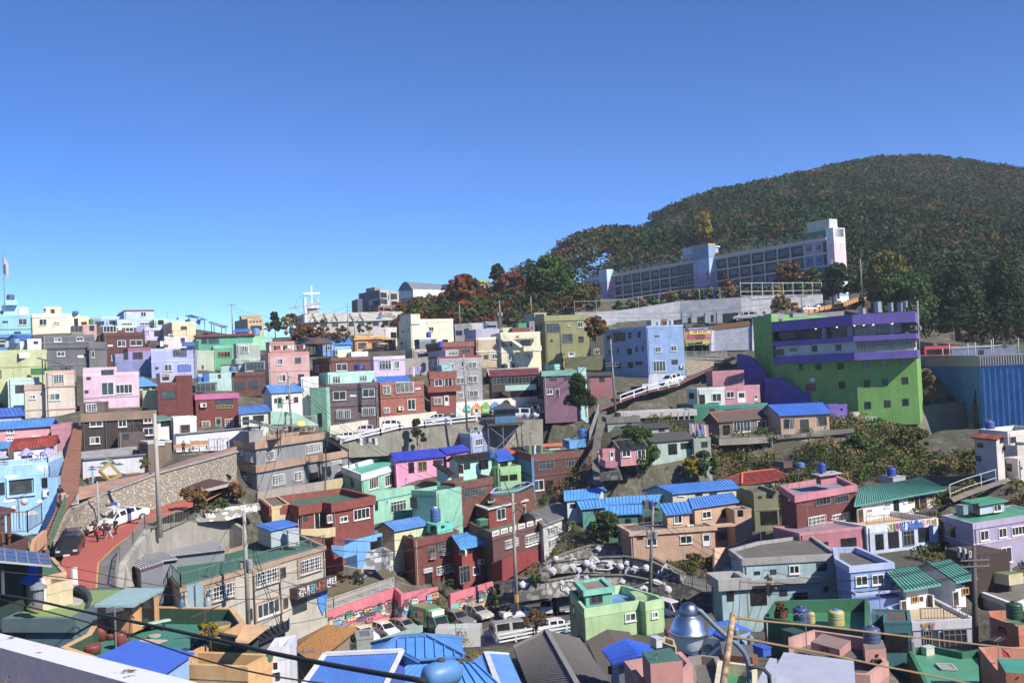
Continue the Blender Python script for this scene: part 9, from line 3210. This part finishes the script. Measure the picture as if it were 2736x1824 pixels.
b_.tube(AR,[24*k]*3+[27*k]*6,14)
b_.build('lamp_arm','p5A6E84',rt,smooth=True)
b_=MB()
b_.tube([AR[0] -Vector((0.03,0.06,0)),AR[0]+Vector((0.03,-0.06,0))],26*k,12)
b_.build('arm_joint',metal('joint_steel',(0.5,0.52,0.56),0.3),rt)
CLp=[at(x,y,dl) for x,y in ((1560,1410),(1640,1395),(1720,1420),(1775,1480),(1785,1600))]
b_=MB()
b_.tube(CLp,22*k,10)
tag(b_.build('bent_pipe','w2E3640',None,base=CLp[0],smooth=True),'dark bent steel pipe clamped to the lamp arm','pipe')
dp=5.2
q0,q1=(at(1398,845,dp),at(1285,1640,dp -0.3))
b_=MB()
b_.tube([q1,q0.lerp(q1,0.5),q0,q0+(q0 -q1).normalized()*0.008],[0.0172,0.0165,0.016,0.011],16)
rt=root('rusty_post',q1,'rusty yellow steel pipe post carrying the ropes','post')
b_.build('pipe','yB89868',rt,smooth=True)
b_=MB()
b_.lathe(at(1402,1095,dp -0.06),[(0.022,-0.004),(0.024,0),(0.022,0.004)],14)
b_.build('rope_ring','y4A3A30',rt)

def rope(label,pts,r=0.0062,pitch=0.035):
 Q_=[at(*q) for q in pts]
 rt=root('rope',Q_[0],label,'rope','twisted ropes from the rusty post')
 L=sum(((Q_[i+1] -Q_[i]).length for i in range(len(Q_) -1)))
 n=int(L/pitch*5)
 n=min(n,700)
 P=[]
 for i in range(n+1):
  t=i/n*(len(Q_) -1)
  j=min(int(t),len(Q_) -2)
  P.append(Q_[j].lerp(Q_[j+1],t -j))
 for s_ in range(2):
  b_=MB()
  pts3=[]
  for i,p in enumerate(P):
   d=(P[min(i+1,n)] -P[max(0,i -1)]).normalized()
   x=d.cross(Vector((0,0,1))).normalized()
   y=x.cross(d)
   a=i/5*2*math.pi*0.9+s_*math.pi
   pts3.append(p+(x*math.cos(a)+y*math.sin(a))*r*0.55)
  b_.tube(pts3,r*0.62,6)
  b_.build('strand','h9A7A4C',rt,smooth=True)
rope('upper twisted rope running right from the rusty post',[(1420,883,5.2),(1700,915,5.4),(2352,975,5.9),(3200,1075,6.6),(4000,1165,7.2),(4600,1230,7.8)])
rope('lower twisted rope running right from the rusty post',[(1385,1080,5.1),(1700,1135,5.2),(2352,1255,5.5),(3000,1395,5.9),(3500,1490,6.2),(4100,1620,6.6)])
EXTRA=[]

def EX(x,y,d,dz=0):
 p=at_raw(x,y,d)
 EXTRA.append((p.x,p.y,p.z+dz))
fr('0')
for x,y,d in ((200,1750,40),(600,1824,30),(1000,1900,30),(1500,1950,28),(2000,1950,28),(2500,1950,30),(1368,2600,8),(700,2600,8),(2100,2600,8),(-300,1500,70),(-300,1250,120),(-300,1100,170),(-300,960,230),(3000,1500,90),(3000,1250,135),(3000,1130,165),(3000,1000,190),(1700,1240,146),(1850,1245,150),(1900,1200,158),(2000,1260,146),(2150,1230,150),(2300,1200,156),(2400,1180,162),(2480,1200,160),(2560,1250,150),(2620,1280,142),(2300,1290,138),(2150,1275,142),(1800,1290,140),(2640,1340,128),(2500,1330,130),(1100,850,300),(1250,830,300),(1400,860,262),(1500,790,300),(1310,800,330),(1200,860,262),(1500,700,350)):
 EX(x,y,d,-0.3)
for x,y,d in ((1310,752,365),(1400,704,420),(1500,662,460),(1620,622,500),(1745,582,540),(1860,546,580),(1980,522,610),(2100,492,640),(2210,466,680),(2280,458,700),(2330,456,705),(2430,446,715),(2500,462,720),(2560,492,725),(2640,524,740),(2740,560,760),(2900,620,800),(3100,700,850),(1600,730,420),(1800,690,420),(2000,650,420),(2200,620,420),(2400,600,430),(2600,620,440),(2800,650,450),(2350,520,560),(2550,540,570),(2750,580,580),(2150,540,540),(1950,590,490),(1750,650,460),(2300,760,340),(2400,800,310),(2500,820,300),(2600,830,300),(2736,840,300),(2900,860,300),(2450,900,262),(2550,910,262),(2700,915,262),(2480,700,370),(2650,710,370),(2350,840,280)):
 EX(x,y,d)
for x,y,d in ((600,1740,78),(750,1745,85),(850,1735,90),(700,1790,66),(820,1800,70),(500,1745,72),(950,1760,85)):
 EX(x,y,d)
for a in range(-10,int(Ls_s)+14,12):
 for b in (-4,6,20):
  q=A_s+e_s*a+n_s*b
  EXTRA.append((q.x,q.y,CZ+17.6))
for x,d,z in ((100,800,-10),(-60,400,-8),(-200,330,0),(-100,300,6),(0,340,4),(330,900,20),(600,900,60),(450,1060,0),(250,1000,0),(700,1060,30),(60,520,0),(-20,460,-10)):
 EXTRA.append((x,d,CZ+z))

def CV(pts,z):
 CARVE.append(([tuple(at_raw(*q)[:2]) for q in pts],z+0.12))
fr('0')
CV([(500,1700,56),(900,1700,56),(880,1700,98),(483,1700,81)],CZ -25)
CV([(2452,1150,150),(2900,1150,146),(2900,1150,170),(2445,1150,176)],at_raw(2620,1155,165).z)
fr('30')
CV([(700,640,240),(1620,640,236),(1600,600,259),(740,640,261)],at_raw(1200,655,250).z)
CV([(1160,900,214),(1620,900,208),(1600,900,219),(1180,900,223)],at_raw(1400,935,216).z)

def tps(pts,vals,lam=0.5):
 n=len(pts)
 d=np.sqrt(((pts[:,None] -pts[None])**2).sum(-1))
 A=np.zeros((n+3,n+3))
 A[:n,:n]=d -np.eye(n)*lam
 A[:n,n]=1
 A[:n,n+1:]=pts
 A[n,:n]=1
 A[n+1:,:n]=pts.T
 return np.linalg.solve(A,np.concatenate([vals,np.zeros(3)]))
pts={}
for x,y,z in BASES:
 k=(round(x/3),round(y/3))
 pts.setdefault(k,[]).append((x,y,z))
PT=[tuple(np.mean(np.array(v),0)[:2])+(min((q[2] for q in v)) -0.15,) for v in pts.values()]+EXTRA
PA=np.array(PT)
wgt=tps(PA[:,:2],PA[:,2],1.5)

def groundz(X,Y):
 out=np.zeros(X.shape)
 n=len(PA)
 for i in range(n):
  out+=wgt[i]*np.hypot(X -PA[i,0],Y -PA[i,1])
 return out+wgt[n]+wgt[n+1]*X+wgt[n+2]*Y
xs=np.concatenate([np.array([-3000,-1500,-800,-450,-300,-220]),np.arange(-170,200,1.6),np.arange(200,760,9),np.array([820,1000,1500,3000])])
ys=np.concatenate([np.array([-600,-200,-60]),np.arange(-12,262,1.6),np.arange(262,420,5),np.arange(420,1100,14),np.array([1200,1600,2500,4500])])
X,Y=np.meshgrid(xs,ys)
Z=groundz(np.clip(X,-230,760),np.clip(Y,-30,1080))
inn=(np.abs(X)<220) & (Y<300)
Z=np.where((X<-230) | (X<60) & (Y>300) | (Y>1090) | (X>790),np.minimum(Z,CZ -4),Z)
Z=np.where(Y<-30,np.minimum(Z,CZ -18),Z)

def inside(poly,X,Y,pad):
 P=offset(poly,pad)
 r=np.zeros(X.shape,bool)
 n=len(P)
 j=n -1
 for i in range(n):
  xi,yi=P[i]
  xj,yj=P[j]
  c=((yi>Y) !=(yj>Y)) & (X<(xj -xi)*(Y -yi)/(yj -yi if abs(yj -yi)>1e-09 else 1e-09)+xi)
  r ^=c
  j=i
 return r
for poly,zb in CARVE:
 try:
  mk=inside(poly,X,Y,1.3)
 except Exception:
  continue
 Z=np.where(mk,np.minimum(Z,zb -0.12),Z)
ny,nx=X.shape
V=np.stack([X,Y,Z],-1).reshape(-1,3)
idx=np.arange(ny*nx).reshape(ny,nx)
Fc=np.stack([idx[:-1,:-1],idx[:-1,1:],idx[1:,1:],idx[1:,:-1]],-1).reshape(-1,4)
me=bpy.data.meshes.new('ground')
me.from_pydata(V.tolist(),[],Fc.tolist())
me.polygons.foreach_set('use_smooth',[True]*len(me.polygons))
me.materials.append(M('r'))
go=bpy.data.objects.new('ground',me)
COL.objects.link(go)
go['kind']='structure'
print('OBJS',len(bpy.data.objects),'ctrl',len(PA))

def gz_(X,Y):
 return groundz(np.clip(X,-230,760),np.clip(Y,-30,1080))
rng=np.random.default_rng(11)

def wood(name,label,n,samp,rmin,rmax,nq,leaf,cols,mat='fFFFFFF',hk=0.55):
 X,Y=samp(n)
 Z=gz_(X,Y)
 V=[]
 C=[]
 Xn=X/90
 cl=np.array([lin(c,1) for c in cols])*1.15
 wts=None
 for i in range(len(X)):
  r=rng.uniform(rmin,rmax)
  k=noise.noise(Vector((X[i]/60,Y[i]/60,3.0)))+rng.normal()*0.35
  ci=min(len(cl) -1,max(0,int((k+0.75)/1.7*len(cl))))
  c=(X[i],Y[i],Z[i]+r*0.75)
  v,t=leafcloud([c,(c[0]+r*0.3,c[1],c[2]+r*0.35)],[r,r*0.6],nq,leaf*(r/rmax),rng,hk+0.25)
  V.append(v)
  C.append(cl[ci][None]*(t*rng.uniform(0.75,1.25))[:,None])
 V=np.concatenate(V)
 C=np.concatenate(C)
 o=leafmesh(name,V,C,(float(V[0,0,0]),float(V[0,0,1]),float(V[0,0,2])),None,mat)
 tag(o,label,'woodland',None,'stuff')
 return o

def s_hill(n):
 out=[]
 while len(out)<n:
  y=250+530*rng.random()**0.8
  x=rng.uniform(-60,620)
  u=x/y*F_+1368
  if u<1200 or u>2850 or (u<1560 and y<300):
   continue
  if y<318 and u<2330:
   continue
  px_,py_=(x -A_s.x,y -A_s.y)
  a=px_*e_s.x+py_*e_s.y
  b=px_*n_s.x+py_*n_s.y
  if -8<a<Ls_s+9 and -11<b<60:
   continue
  out.append((x,y))
 a=np.array(out)
 return (a[:,0],a[:,1])
wood('forest','dark mixed evergreen and rust autumn forest covering the hill',10500,s_hill,2.4,4.8,32,0.7,['1C3016','203418','24381A','2A3C1C','2E3E1E','344020','404222','4C4024','5C442A'])

def s_rng(x0,x1,y0,y1,n_=None):

 def f(n):
  out=[]
  while len(out)<n:
   u=rng.uniform(x0,x1)
   y=rng.uniform(y0,y1)
   x=(u -1368)/F_*y
   ok=True
   for poly,zb in CARVE:
    if abs(poly[0][0] -x)<25 and abs(poly[0][1] -y)<25 and inside(poly,np.array([x]),np.array([y]),1.2)[0]:
     ok=False
     break
   if ok:
    out.append((x,y))
  a=np.array(out)
  return (a[:,0],a[:,1])
 return f
wood('ridge_scrub','autumn scrub and small trees on the ridge behind the cream blocks',330,s_rng(1060,1600,240,330),1.6,3.0,60,0.5,['2C3A1E','3A4422','4A4A24','5A3A22','6A3A24','38401E'])
wood('undergrowth','tangled green and brown undergrowth on the slope below the green building',430,s_rng(1640,2620,138,166),0.5,1.8,70,0.17,['34461E','465626','5A6230','6C6040','4A5628','7A6A48','3E5022'])
wood('undergrowth','weeds and brambles between the near right houses',90,s_rng(2380,2760,104,132),0.4,1.1,60,0.16,['3A4A1E','5A5A2C','6A5A38','34461C'])
wood('undergrowth','low scrub and weeds on the bank behind the terrace walls and yards',260,s_rng(1150,1900,112,150),0.25,0.8,50,0.12,['3E5022','5A5A30','6C6040','4A5628'])
fr('0')
for i,(x,y,d,w_,hh,pl,l) in enumerate(((2420,900,225,180,170,'green','big green climber-covered tree right of the purple roof'),(2560,905,230,220,190,'pine','dark evergreen tree above the bus terminus'),(2690,900,232,180,200,'pine','dark evergreen tree at the right picture edge'),(2385,830,262,130,150,'olive','olive climber tree beside the hillside track'),(2240,792,268,95,90,'pine','dark pine under the school right end'),(1475,800,290,150,110,'green','broad green tree below the ridge left of the school'),(1880,640,420,46,76,'yellow','yellow poplar standing above the school roof'),(1330,752,330,60,45,'pine','pine at the lower left end of the forest edge'),(1370,790,320,110,60,'red','red-brown cherry at the yellow building'),(1240,800,312,110,62,'red','red maple below the curved hall'),(1590,905,205,70,60,'rust','orange shrub beside the olive house'),(1550,1085,150,90,90,'pine','dark green tree before the mint side wall'),(1700,1250,143,130,110,'green','dense green bush under the pink cottage'),(1850,1265,143,60,55,'yellow','golden brown round bush on the slope'),(1885,1265,143,70,60,'green','round green bush beside the golden one'),(2440,1230,154,130,90,'olive','wide olive shrub at the right of the slope'),(2300,1240,152,90,80,'green','ivy-green shrub in the middle of the slope'),(2600,1300,140,100,50,'green','pale green leafy bush near the white gabled house'),(1622,1440,127,80,70,'green','bright broad-leaved bush before the teal house'),(1115,1180,152,50,60,'pine','dark creeper on the upper street wall'),(388,1250,107,32,28,'olive','clipped small tree in the planter of the art wall'),(2060,1570,96,40,40,'dry','dry bush by the aqua house steps'))):
 tree(l,x,y,d,w_,hh,pl,0.9,1.1,0.5 if d>250 else 0.35 if d>180 else 0.18,grp='trees and bushes of the slope',bush=1 if d<165 else 0)
b_=MB()
b_.box((180,370,CZ+50),760,860,240)
o=tag(b_.build('haze','p808080',None,base=(180,370,CZ+50)),kind='stuff')
mt=bpy.data.materials.new('haze')
mt.use_nodes=True
n=mt.node_tree.nodes
n.remove(n['Principled BSDF'])
v=n.new('ShaderNodeVolumePrincipled')
v.inputs['Density'].default_value=0.00016
v.inputs['Color'].default_value=(0.85,0.9,1,1)
mt.node_tree.links.new(v.outputs[0],n['Material Output'].inputs['Volume'])
o.data.materials[0]=mt
rd=random.Random(21)
for rt_,fp_,zb_,zt_,zr_,top_ in HS:
 n_=len(fp_)
 P_=[Vector(p) for p in fp_]
 c_=sum(P_,Vector((0,0)))/n_
 for i in range(n_):
  a,b=(P_[i],P_[(i+1) % n_])
  e=b -a
  L=e.length
  if L<2.5 or zt_ -zb_<2:
   continue
  e/=L
  nn=Vector((e.y,-e.x))
  nn=nn if nn.dot((a+b)/2 -c_)>0 else -nn
  if nn.dot(a)>0 or rd.random()<0.35:
   continue
  for u in [0.25] if rd.random()<0.7 else [0.25,L -0.3]:
   q=a+e*u+nn*0.09
   m_=MB()
   m_.tube([(q.x,q.y,zb_ -1),(q.x,q.y,zt_ -0.25)],0.05,6)
   m_.build('downpipe',rd.choice(['wB8B8B0','w5A5A58','w8A8478']),rt_)
 if top_ and zr_ -zb_>2 and (rd.random()<0.6):
  q=P_[0].lerp(c_,rd.uniform(0.25,0.6))
  h_=rd.uniform(1.6,3.2)
  p_=Vector((q.x,q.y,zr_))
  m_=MB()
  m_.tube([p_,p_+Vector((0,0,h_))],0.03,5)
  w_=rd.uniform(0,3)
  x_=Vector((math.cos(w_),math.sin(w_),0))
  y_=Vector((-x_.y,x_.x,0))
  m_.tube([p_+Vector((0,0,h_)) -x_*0.6,p_+Vector((0,0,h_))+x_*0.6],0.02,4)
  for k_ in range(5):
   m_.tube([p_+Vector((0,0,h_))+x_*(k_*0.25 -0.5) -y_*0.35,p_+Vector((0,0,h_))+x_*(k_*0.25 -0.5)+y_*0.35],0.012,4)
  tag(m_.build('roof_aerial','w7A7C7E',None,base=p_),'thin metal television aerial standing on a flat house roof','aerial','television aerials on the roofs')
